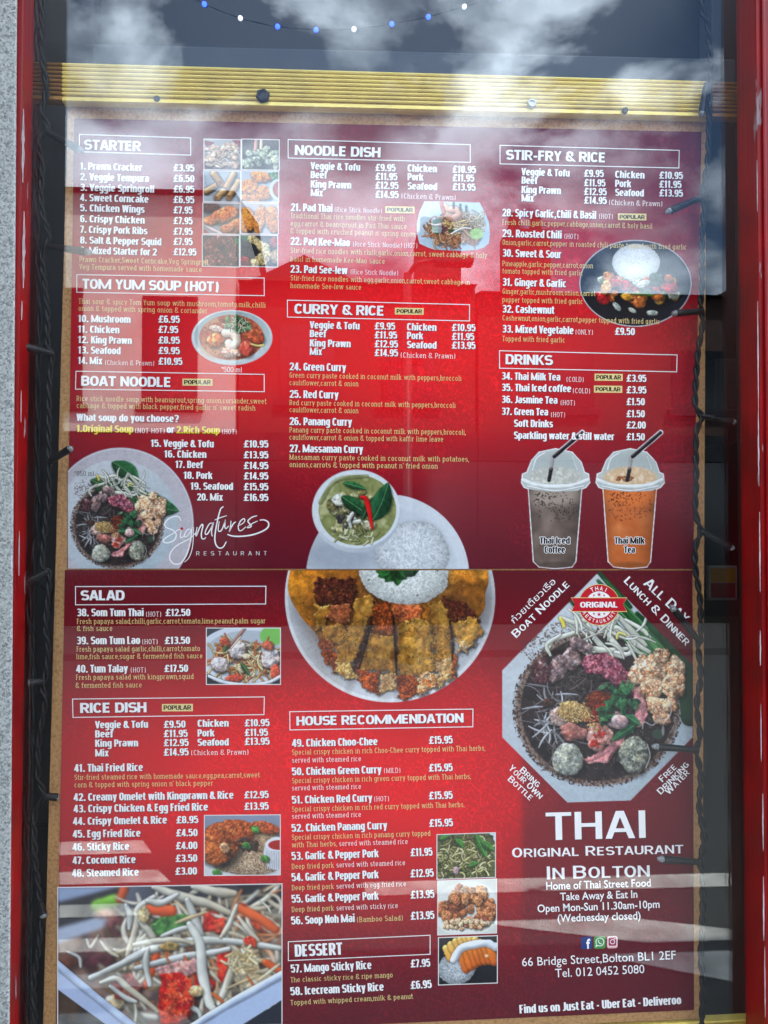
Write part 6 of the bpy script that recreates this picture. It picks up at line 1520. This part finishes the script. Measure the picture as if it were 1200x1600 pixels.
c.patch([(640, 1185), (748, 1180), (748, 1300), (640, 1312)], CR_, 1.6, 11, .05, warp=.8, sh=.6); c.patch([(752, 1180), (870, 1165), (860, 1240), (790, 1285), (750, 1290)], ((206, 170, 110), (170, 84, 34), (226, 206, 160), (130, 54, 24)), 1.4, 12, .05, warp=.8, sh=.6)
c.patch([(810, 790), (880, 755), (930, 880), (942, 1090), (850, 1130), (832, 920)], SC, .42, 34, .55, warp=.7, sh=.6, fine=.3, cn=46, depth=9)
c.patch([(850, 1110), (938, 1080), (955, 1180), (875, 1245)], MT, 1.1, 15, .08, warp=.8, sh=.6); c.patch([(935, 1090), (975, 1050), (955, 1195), (940, 1190)], CR_, 1.4, 10, .05, warp=.8, sh=.6)
c.patch([(880, 750), (960, 760), (1070, 840), (1100, 880), (960, 900), (920, 860)], DK, .8, 18, .2, warp=.8, sh=.6); c.patch([(925, 900), (1000, 870), (1080, 870), (1115, 940), (1020, 1040), (980, 1045)], SC, .42, 34, .55, warp=.7, sh=.6, fine=.3, cn=46, depth=10)
c.patch([(980, 1000), (1060, 1000), (1000, 1050)], MT, 1.2, 12, .12, warp=.8, sh=.6)
for P in ([(615, 850), (625, 960), (634, 1180)], [(500, 860), (470, 990), (430, 1140)], [(926, 880), (945, 1000), (940, 1100)]): c.strand(P, 12, (36, 16, 10), sh=.75, spec=0, taper=.5)
c.ell(300, 960, 120, 210, (60, 34, 16), .30, ang=18, soft=70); c.ell(560, 1080, 30, 150, (50, 26, 12), .35, soft=22); c.ell(640, 1000, 22, 190, (40, 20, 12), .55, soft=14); c.ell(846, 960, 20, 190, (40, 20, 12), .5, ang=-4, soft=14); c.ell(470, 980, 18, 170, (36, 18, 10), .6, ang=20, soft=14); c.ell(930, 960, 16, 130, (36, 18, 10), .5, soft=12)
c.ell(415, 920, 26, 130, (206, 160, 84), .35, ang=22, soft=26); c.ell(555, 1050, 36, 80, (196, 150, 76), .3, soft=26); c.ell(740, 1040, 60, 110, (196, 152, 80), .3, soft=36); c.ell(885, 930, 26, 130, (200, 150, 72), .35, ang=-10, soft=24)
c.speck(600, 1030, 430, 170, 0, 9, .69, (226, 196, 136), .35, 33, 4); c.speck(600, 1010, 440, 200, 0, 13, .64, (70, 38, 16), .5, 34, 4); c.speck(990, 940, 110, 100, 0, 8, .66, (226, 196, 136), .4, 35, 4)
c.speck(598, 760, 560, 520, .2, 15, .66, (120, 72, 26), .35, 36, 4)
c.rice(680, 615, 252, 178, seed=4, sh=.5)
for p0, p1 in [((640, 600), (530, 640)), ((640, 600), (570, 668)), ((640, 595), (640, 690)), ((640, 595), (690, 655)), ((680, 595), (740, 630)), ((600, 600), (520, 612)), ((690, 600), (760, 600))]:
    c.leaf(p0, p1, 62, (44, 96, 44), vein=(80, 130, 70), sh=.3)
c.grains(598, 800, 540, 480, 24, 8, 6, [(60, 46, 40)], sh=0, seed=46)
c.al = np.clip((1 - np.hypot((c.X - 598) / 580, (c.Y - 752) / 580)) * 580 / c.k + .5, 0, 1); c.texture(.06)
print_canvas('food_photo', c, S2, bgfn=bgcol, label='crispy chicken curry with rice photo')

# two iced drinks (crop 770,530 x3.529)
def cup(xc, dx, body, top, froth, label, words, tilt):
    c = Cv(770, 530, 3.529, dx[0], 495, dx[1], 1275, (120, 20, 36), .85)
    x0, x1 = xc - 186, xc + 186
    P = [(xc - 148, 826), (xc - 120, 1225), (xc - 90, 1254), (xc, 1264), (xc + 90, 1254), (xc + 110, 1225), (xc + 142, 826)]
    dome_ = [(x0, 790), (x0 + 6, 745), (x0 + 30, 735), (xc - 130, 670), (xc - 90, 625), (xc, 606), (xc + 90, 625), (xc + 140, 680), (xc + 158, 735), (x1 - 6, 745), (x1, 790), (x1 - 20, 815), (xc + 120, 836), (xc, 842), (xc - 130, 830), (x0 + 14, 815)]
    sp = spline([(xc - 28 + tilt, 775), (xc - 14 + tilt, 645), (xc + 20 + tilt, 612), (xc + 140 + tilt, 512)], 8)
    out = np.maximum(c.cut_poly(P), c.cut_poly(dome_))
    halo = Cv.__new__(Cv)
    # white cut-out edge
    for Q in (P, dome_):
        for i in range(len(Q)):
            c.strand([Q[i], Q[(i + 1) % len(Q)]], 11, (232, 228, 232), n=1, sh=0, spec=0, edge=1)
    st_ = [(xc - 8 + tilt, 648), (xc + 148 + tilt, 514)]
    c.strand(st_, 30, (232, 228, 232), n=1, sh=0, spec=0, edge=1)
    al0 = np.maximum(out, 0)
    for Q in (P, dome_):
        for i in range(len(Q)):
            a, b = np.array(Q[i]), np.array(Q[(i + 1) % len(Q)]); d = b - a; t = np.clip(((c.X - a[0]) * d[0] + (c.Y - a[1]) * d[1]) / (d @ d), 0, 1)
            al0 = np.maximum(al0, np.clip((5.5 - np.hypot(c.X - a[0] - t * d[0], c.Y - a[1] - t * d[1])) / c.k + .5, 0, 1))
    a, b = np.array(st_[0]), np.array(st_[1]); d = b - a; t = np.clip(((c.X - a[0]) * d[0] + (c.Y - a[1]) * d[1]) / (d @ d), 0, 1)
    al0 = np.maximum(al0, np.clip((15 - np.hypot(c.X - a[0] - t * d[0], c.Y - a[1] - t * d[1])) / c.k + .5, 0, 1))
    c.poly(P, body, cols=body, ns=120, seed=int(xc))
    q = np.clip((c.X - xc) / 150, -1, 1)[..., None]
    m = c.cut_poly(P)[..., None]
    c.rgb = c.rgb * (1 - m) + m * c.rgb * (1.0 - .38 * np.abs(q) ** 3 - .10 * q)
    c.ell(xc, 860, 140, 60, top, .75, soft=14)
    c.grains(xc, 925, 120, 90, 110, 5, 3.5, [tuple(int(v * .35) for v in body[0])], sh=0, seed=int(xc), spec=0); c.grains(xc - 60, 880, 60, 40, 30, 9, 4, [tuple(int(v * .45) for v in body[0])], sh=0, seed=5, spec=0)
    c.ell(xc, 1244, 104, 16, tuple(int(v * .6) for v in body[0]), .6, soft=4)
    c.poly(dome_, (186, 192, 188)); c.ell(xc, 700, 140, 84, (166, 172, 170), .6, soft=14)
    c.ell(xc, 765, 148, 62, froth[0], .95, cols=froth, ns=26, soft=5)
    c.strand([(x0 + 8, 778), (xc - 100, 806), (xc, 814), (xc + 100, 806), (x1 - 8, 778)], 26, (206, 210, 208), sh=.1, spec=.2, edge=.85); c.strand([(x0 + 30, 810), (xc, 836), (x1 - 30, 810)], 9, (220, 222, 222), sh=.1)
    c.strand([(xc - 125, 720), (xc - 105, 660), (xc - 60, 628)], 10, (222, 226, 226), sh=0, a=.7); c.strand([(xc + 120, 720), (xc + 96, 650)], 8, (214, 218, 218), sh=0, a=.6)
    if froth[0][0] > froth[0][2] + 40: c.grains(xc - 30, 770, 50, 16, 40, 8, 6, [(130, 66, 26), (176, 104, 54)], sh=0, seed=7)
    c.strand([(xc - 36 + tilt, 778), (xc - 24 + tilt, 716)], 21, (26, 18, 20), n=1, sh=.1, spec=.3); c.strand([(xc - 24 + tilt, 712), (xc - 16 + tilt, 650)], 21, (150, 140, 140), n=1, sh=0, a=.6)
    c.strand([(xc - 6 + tilt, 646), (xc + 146 + tilt, 516)], 21, (30, 18, 22), n=1, sh=0, spec=.35)
    c.al = al0; c.texture(.03)
    o = print_canvas('drink_photo', c, S1, bgfn=bgcol, label=label)
    for w_, y in zip(words, (1128, 1178)):
        n_ = len(w_); hw = 17.5 * n_ * .5 + 4
        X0, X1, Y_ = 770 + (xc - 4 - hw) / 3.529, 770 + (xc - 4 + hw) / 3.529, 530 + y / 3.529
        for ox, oy in ((-1, 0), (1, 0), (0, -1), (0, 1), (-.7, -.7), (.7, .7)):
            flat_letters('caption_outline', w_, 'imp', X0 + ox, Y_ + oy, X1 + ox, Y_ + oy, 10.2, M_WHITE, o, Y=Y_TSHADOW - .00001 * (ox + 2 * oy))
        flat_letters('caption', w_, 'imp', X0, Y_, X1, Y_, 10.2, M_BLACK, o, Y=Y_TEXT)
cup(346, (140, 545), ((122, 104, 94), (104, 88, 80), (136, 118, 108)), (176, 160, 146), ((206, 204, 192), (176, 174, 164), (216, 214, 206)), 'grey iced coffee cup photo', ['Thai Iced', 'Coffee'], 0)
cup(758, (562, 955), ((206, 120, 66), (190, 100, 50), (216, 140, 88)), (226, 120, 50), ((226, 196, 160), (206, 170, 130), (230, 206, 176)), 'orange milk tea cup photo', ['Thai Milk', 'Tea'], 20)

# papaya salad (crop 80,890 x3.243)
c = Cv(80, 890, 3.243, 784, 294, 1164, 584, (70, 70, 74), .85)
c.fade(784, 294, 784, 420, (70, 76, 84), (40, 44, 50)); c.ell(1000, 430, 260, 150, (206, 212, 222)); c.ell(1000, 432, 228, 124, (176, 184, 192)); c.ell(1120, 335, 62, 50, (120, 186, 90), soft=3)
c.pile(990, 460, 170, 86, 22, 20, 34, [((160, 90, 60), (120, 60, 40)), ((150, 130, 90), (110, 90, 60))], seed=6)
c.curls(985, 460, 170, 90, 110, 80, 9, [(206, 176, 120), (196, 96, 50), (220, 204, 160), (176, 130, 80), (206, 120, 60)], seed=7, curl=.5)
for x, y, a, b, an in [(940, 405, 46, 48, 0), (850, 480, 46, 38, 20), (1108, 450, 48, 50, 0)]:
    c.blob(x, y, a, b, an, ((226, 222, 222), (196, 176, 172), (236, 232, 230)), wob=.2, bump=.7, ns=16, sh=.5)
c.strand([(892, 400), (940, 350), (980, 300)], 16, (150, 110, 100)); c.strand([(910, 400), (960, 340)], 8, (220, 190, 170))
c.blob(880, 370, 30, 20, 40, ((196, 90, 60), (160, 60, 40))); c.blob(930, 550, 46, 20, 0, ((206, 90, 60), (180, 60, 44)), spec=.4); c.blob(1136, 520, 26, 40, 0, ((190, 50, 40), (220, 100, 70)), spec=.4); c.blob(1100, 385, 30, 24, 0, ((196, 110, 80), (160, 80, 60)))
c.blob(990, 440, 20, 16, 0, ((220, 206, 180), (190, 170, 140))); c.blob(960, 500, 34, 20, 30, ((206, 196, 160), (180, 160, 120))); c.leaf((960, 470), (1010, 540), 26, (60, 96, 50)); c.leaf((870, 420), (890, 380), 20, (70, 110, 60))
c.strand([(800, 540), (880, 572), (1000, 586), (1100, 572), (1164, 540)], 18, (214, 220, 230), sh=.3)
framed('food_photo', c, S2, 0.0, 'papaya salad with prawns photo')

# crispy chicken with fried rice (crop 80,1180 x3.243)
c = Cv(80, 1180, 3.243, 774, 303, 1163, 612, (150, 160, 176), .85)
c.fade(780, 303, 780, 420, (140, 150, 170), (120, 128, 146)); c.ell(960, 560, 300, 130, (206, 206, 208), soft=4)
c.rice(1000, 525, 190, 84, (120, 90, 66), (222, 200, 170), 3.6, 1.3, .12, 12, .3); c.rice(1060, 430, 82, 66, (120, 88, 60), (206, 180, 146), 3.6, 1.3, .15, 13, .3)
c.blob(850, 440, 110, 100, -30, ((176, 92, 40), (140, 62, 28), (206, 124, 60)), wob=.2, bump=1.5, ns=13, sh=.6); c.blob(950, 390, 90, 62, 20, ((184, 96, 44), (150, 66, 30), (206, 120, 60)), wob=.2, bump=1.5, ns=12); c.blob(1090, 370, 80, 30, 14, ((160, 70, 36), (190, 96, 50)), wob=.2, bump=1.5, ns=10); c.blob(830, 500, 66, 60, 0, ((170, 84, 36), (196, 110, 50)), wob=.2, bump=1.5, ns=12)
c.blob(880, 470, 30, 24, 30, ((206, 170, 130), (180, 120, 80)), wob=.2); c.grains(1000, 450, 50, 30, 12, 26, 18, [(70, 50, 50), (90, 60, 50)], seed=53)
c.ell(1140, 500, 64, 84, (206, 208, 214)); c.ell(1150, 455, 66, 34, (222, 224, 228)); c.ell(1154, 458, 54, 25, (170, 34, 28))
for k in range(6): c.strand([(1092 + k * 12, 490), (1098 + k * 11, 580)], 5, (180, 182, 190), n=1, sh=0)
for x, y in [(1085, 528), (1035, 378), (840, 595), (990, 460)]: c.blob(x, y, 24, 18, 20, ((60, 110, 50), (90, 150, 70)), wob=.2)
framed('food_photo', c, S2, -.008, 'crispy chicken and fried rice photo')

# big bean sprout salad (crop 80,1370 x3.243)
c = Cv(80, 1370, 3.243, 30, 52, 1172, 770, (60, 56, 62))
c.fade(100, 50, 500, 300, (150, 162, 186), (60, 58, 66))
c.poly([(30, 52), (330, 52), (30, 130)], (150, 166, 196)); c.poly([(30, 130), (330, 62), (400, 60), (330, 200), (30, 280)], (58, 56, 62)); c.poly([(930, 40), (1172, 40), (1172, 260), (1000, 160)], (34, 34, 42))
c.poly([(30, 260), (260, 200), (330, 220), (200, 330), (30, 400)], (176, 186, 206)); c.poly([(30, 340), (330, 240), (1172, 200), (1172, 520), (800, 770), (400, 770), (30, 440)], (110, 92, 90), cols=((120, 96, 90), (150, 120, 104), (90, 76, 76)), ns=60)
c.blob(240, 400, 90, 80, 0, ((110, 60, 66), (80, 46, 52)), wob=.1, bump=.2, soft=14); c.blob(80, 430, 60, 50, 0, ((120, 70, 54), (90, 60, 50)), soft=14, bump=.2); c.blob(330, 260, 60, 60, 0, ((120, 66, 66), (100, 60, 60)), soft=12, bump=.2)
c.strand([(230, 150), (300, 130), (345, 120)], 60, (120, 176, 60), sh=.1, n=3); c.strand([(350, 120), (372, 60)], 44, (206, 90, 50), n=2, sh=.1); c.blob(270, 190, 50, 26, 0, ((206, 150, 120), (226, 180, 160)), soft=8, sh=.1)
r_ = random.Random(12)
WS = [(206, 200, 182), (190, 180, 156), (220, 216, 202), (176, 160, 134)]
for i in range(150):                                 # deep tangle
    x, y = r_.uniform(240, 1150), r_.uniform(120, 640); a = r_.uniform(-.9, 1.3); l = r_.uniform(120, 280)
    c.strand([(x, y), (x + l * .5 * math.cos(a), y + l * .5 * math.sin(a) + r_.uniform(-30, 30)), (x + l * math.cos(a), y + l * math.sin(a))], r_.uniform(12, 30), np.array(r_.choice(WS + [(196, 120, 80), (176, 150, 110), (150, 120, 90)])) * r_.uniform(.65, .95), sh=.4, n=3, spec=.12)
c.blur(2); c.blur(7, np.clip((420 - c.X) / 260, 0, 1)); c.blur(6, np.clip((c.X - 1000) / 200, 0, 1))
for x, y, a, b, an, cl in [(1040, 230, 130, 40, 35, 0), (820, 250, 70, 60, 20, 1), (640, 640, 90, 150, 10, 1), (880, 450, 40, 80, 10, 1), (740, 560, 90, 60, 0, 1), (1120, 470, 60, 20, 30, 0), (1000, 420, 60, 60, 0, 2), (980, 500, 80, 70, 0, 2), (870, 620, 50, 50, 0, 2), (320, 640, 50, 40, 0, 2), (400, 550, 60, 50, 0, 3), (1060, 560, 80, 40, -20, 2)]:
    c.blob(x, y, a, b, an, (((214, 96, 50), (196, 70, 40)), ((206, 40, 30), (170, 24, 24), (226, 90, 50)), ((206, 180, 140), (226, 206, 170), (176, 140, 100)), ((180, 70, 60), (150, 60, 50)))[cl], wob=.16, bump=.5, ns=30, spec=.45, sh=.5)
c.poly([(510, 240), (560, 208), (700, 205), (720, 240), (560, 310), (520, 300)], (60, 104, 56), cols=((52, 96, 50), (80, 130, 70)), ns=50); c.strand([(510, 250), (560, 210), (700, 206)], 14, (40, 76, 40), sh=0)
c.strand([(480, 170), (540, 176), (605, 180)], 52, (226, 90, 50), n=3, spec=.3); c.strand([(960, 180), (1050, 220), (1130, 280)], 40, (220, 96, 50), spec=.3); c.strand([(480, 545), (510, 480), (540, 370)], 30, (206, 80, 44))
c.strand([(1090, 455), (1160, 495)], 34, (216, 96, 50), n=2); c.strand([(860, 400), (880, 440), (870, 540)], 40, (206, 40, 34), n=3, spec=.4)
r_ = random.Random(29)
for i in range(70):
    x, y = r_.uniform(300, 1120), r_.uniform(80, 600); a = r_.uniform(-.6, 2.2); da = r_.uniform(-.5, .5); l = r_.uniform(120, 330); P = [(x, y)]
    for k in range(4): x += l / 4 * math.cos(a); y += l / 4 * math.sin(a); a += da; P.append((x, y))
    c.strand(P, r_.uniform(13, 30), r_.choice([(214, 206, 186), (228, 222, 206), (196, 184, 156), (206, 200, 188), (216, 196, 160), (210, 120, 70), (184, 168, 136)]), r_.choice([(190, 176, 150), (220, 214, 200)]), sh=.38, spec=.12, edge=.7, taper=.4, n=6)
c.blur(1)
c.patch([(505, 250), (560, 205), (705, 200), (725, 240), (640, 285), (560, 315), (515, 300)], ((52, 100, 50), (84, 136, 70), (40, 80, 42)), .4, 40, .3, .4, fine=.4)
c.strand([(475, 168), (540, 178), (610, 182)], 56, (226, 92, 46), n=3, spec=.25); c.strand([(955, 175), (1050, 225), (1135, 285)], 46, (222, 100, 50), spec=.25); c.strand([(478, 560), (512, 480), (545, 360)], 34, (214, 86, 44)); c.strand([(1085, 450), (1165, 500)], 38, (220, 100, 50), n=2)
c.patch([(770, 190), (800, 180), (830, 230), (885, 225), (880, 270), (850, 300), (790, 285)], ((214, 54, 34), (186, 30, 24), (230, 100, 60)), .5, 24, .5, .5, fine=.5); c.patch([(845, 390), (900, 385), (905, 460), (880, 560), (850, 540), (840, 450)], ((206, 36, 30), (170, 22, 24), (222, 80, 50)), .4, 30, .5, .5, fine=.5)
c.patch([(300, 520), (400, 500), (470, 560), (440, 640), (330, 620)], ((150, 70, 60), (120, 54, 50), (180, 110, 90)), .4, 30, .2, .5, fine=.5)
TOP = [[(520, 60), (600, 90), (720, 130), (800, 150), (905, 200)], [(690, 130), (730, 230), (760, 350), (770, 500), (800, 640), (820, 680)], [(520, 110), (440, 170), (430, 260), (400, 360), (375, 475)], [(380, 150), (400, 200), (395, 270)], [(450, 230), (500, 290), (530, 340)], [(200, 515), (330, 460), (500, 380), (700, 340), (900, 340), (1160, 380)], [(420, 350), (520, 335), (640, 330), (720, 350)], [(430, 470), (560, 440), (700, 410), (800, 400), (900, 380)], [(940, 160), (900, 260), (860, 320)], [(500, 560), (480, 450), (490, 370)], [(250, 540), (330, 520), (390, 570), (480, 640), (540, 690)], [(560, 630), (650, 650), (740, 690), (760, 730)], [(850, 660), (890, 560), (930, 440)], [(560, 310), (640, 280), (720, 260)], [(950, 220), (1010, 300), (1050, 340)], [(300, 560), (380, 620), (430, 640)], [(720, 60), (840, 90), (930, 100)], [(640, 100), (560, 140), (490, 130)], [(250, 330), (290, 380), (340, 410)], [(80, 380), (140, 410), (150, 460)], [(180, 320), (200, 360), (240, 300)]]
for i, P in enumerate(TOP):
    w_ = .84 * [58, 62, 44, 40, 42, 50, 36, 44, 34, 40, 40, 34, 50, 30, 34, 34, 60, 44, 24, 22, 22][i]
    c.strand(P, w_, [(224, 220, 206), (204, 204, 196), (228, 222, 204), (190, 194, 192)][i % 4], [(196, 184, 160), (206, 206, 198)][i % 2], sh=.5, spec=.2, edge=.55, taper=.35, n=8)
r_ = random.Random(15)
for i in range(10):
    x, y = r_.uniform(380, 1080), r_.uniform(130, 620); a = r_.uniform(-1.2, 1.6); l = r_.uniform(70, 190)
    c.strand([(x, y), (x + l * .5 * math.cos(a) + r_.uniform(-12, 12), y + l * .5 * math.sin(a)), (x + l * math.cos(a), y + l * math.sin(a))], r_.uniform(10, 20), r_.choice([(214, 200, 170), (226, 222, 206), (206, 180, 140), (214, 110, 60), (190, 170, 130)]), sh=.4, n=3, taper=.5)
c.patch([(520, 470), (640, 440), (770, 425), (790, 480), (680, 520), (560, 530)], ((206, 160, 154), (184, 130, 126), (222, 190, 182)), .5, 16, .2, .5)
c.blob(1010, 345, 36, 26, 30, ((214, 70, 40), (190, 50, 30)), spec=.5); c.blob(470, 200, 30, 40, 0, ((196, 170, 120), (220, 200, 160)), bump=1.2, ns=10); c.blob(600, 362, 50, 22, 0, ((176, 150, 90), (140, 110, 60)), bump=1.5, ns=9); c.grains(960, 440, 80, 60, 40, 50, 14, [(226, 210, 170), (206, 180, 130)], seed=61)
c.patch([(560, 500), (650, 490), (710, 540), (720, 640), (690, 740), (560, 760), (545, 640)], ((196, 36, 26), (160, 20, 20), (222, 84, 40), (206, 50, 30)), .5, 30, .5, .6); c.speck(640, 630, 90, 130, 0, 8, .64, (246, 190, 170), .7, 44, 4)
c.strand([(700, 250), (752, 350), (766, 500), (798, 640), (822, 686)], 50, (214, 214, 206), (226, 224, 214), sh=.45, spec=.2, taper=.3, n=8)
c.blob(735, 590, 36, 30, 0, ((226, 210, 170), (190, 150, 100)), bump=1, spec=.3); c.blur(1)
c.poly([(20, 440), (60, 470), (420, 770), (300, 770), (20, 560)], (176, 190, 220)); c.strand([(20, 436), (200, 590), (420, 770)], 40, (190, 204, 232), sh=.3, spec=.15); c.poly([(20, 560), (300, 780), (20, 780)], (90, 66, 50), cols=((96, 70, 50), (40, 36, 40)), ns=120)
c.poly([(1172, 520), (1172, 640), (960, 770), (700, 770)], (176, 192, 222)); c.strand([(700, 780), (900, 660), (1180, 510)], 40, (190, 204, 232), sh=.35, spec=.15); c.poly([(1172, 640), (1172, 780), (960, 780)], (44, 46, 56))
framed('food_photo', c, S2, -.0165, 'large bean sprout salad photo', 1.4)

# three small photos (crop 440,1300 x3.4286)
c = Cv(440, 1300, 3.4286, 830, 12, 1148, 256, (90, 104, 60), .85)
c.rgb[:] = np.array((96, 100, 66)) / 255; c.poly([(1110, 12), (1148, 12), (1148, 70)], (206, 212, 220))
c.curls(985, 150, 170, 120, 220, 70, 9, [(186, 180, 120), (120, 120, 66), (156, 150, 96), (70, 84, 44), (206, 200, 150), (100, 90, 56)], seed=71, curl=1.1)
for p0, p1, w_ in [((930, 40), (980, 90), 40), ((1040, 20), (1100, 150), 50), ((1070, 60), (1140, 110), 40), ((1000, 190), (1060, 170), 30), ((850, 40), (900, 20), 30)]: c.leaf(p0, p1, w_, (80, 140, 60))
c.blob(935, 210, 16, 22, 0, ((186, 160, 166), (160, 130, 140)))
framed('food_photo', c, S2, -.035, 'green noodle and herb salad photo')
c = Cv(440, 1300, 3.4286, 834, 260, 1154, 554, (206, 208, 206), .85)
c.rgb[:] = np.array((206, 208, 200)) / 255; c.ell(990, 420, 180, 150, (220, 220, 214), soft=4)
c.pile(995, 420, 150, 90, 70, 16, 34, [((176, 110, 70), (146, 82, 50), (206, 146, 100)), ((196, 136, 92), (160, 96, 60)), ((150, 84, 56), (120, 66, 44))], seed=72, wob=.3, bump=1.6, ns=9)
c.pile(995, 340, 90, 50, 24, 16, 32, [((186, 120, 80), (156, 92, 58)), ((206, 150, 106), (170, 110, 70))], seed=73, wob=.3, bump=1.6, ns=9)
c.pile(985, 500, 120, 30, 40, 9, 16, [((222, 200, 170), (196, 160, 124)), ((206, 176, 140), (170, 130, 96))], seed=74, wob=.3, bump=1)
framed('food_photo', c, S2, -.035, 'fried garlic pork photo')
c = Cv(440, 1300, 3.4286, 838, 564, 1158, 822, (38, 38, 42), .85)
c.fade(838, 564, 838, 822, (50, 48, 52), (26, 26, 30)); c.blob(940, 730, 100, 80, 10, ((190, 194, 198), (160, 166, 172), (206, 208, 210)), wob=.1, bump=1, ns=12, sh=.2); c.rice(935, 738, 104, 84, (130, 136, 142), (206, 210, 212), 3.2, 1.4, .12, 15, .2)
for k in range(9):
    t = k / 8; x, y = 880 + t * 210, 640 - 50 * math.sin(t * 3.0)
    c.strand([(x, y - 16), (x + 26, y + 40)], 40, (234, 186, 100), (226, 160, 70), sh=.35, n=2, spec=.15)
for k in range(7):
    t = k / 6; x, y = 960 + t * 150, 680 - 40 * math.sin(t * 2.2)
    c.strand([(x, y - 30), (x + 30, y + 60)], 46, (226, 130, 50), (206, 104, 36), sh=.35, n=2, spec=.2)
c.strand([(920, 690), (960, 630), (1030, 610), (1100, 606), (1146, 626)], 42, (214, 220, 226), sh=.4, spec=.2); c.ell(1098, 672, 10, 8, (240, 226, 200), .8, soft=2)
framed('food_photo', c, S2, -.035, 'mango sticky rice photo')
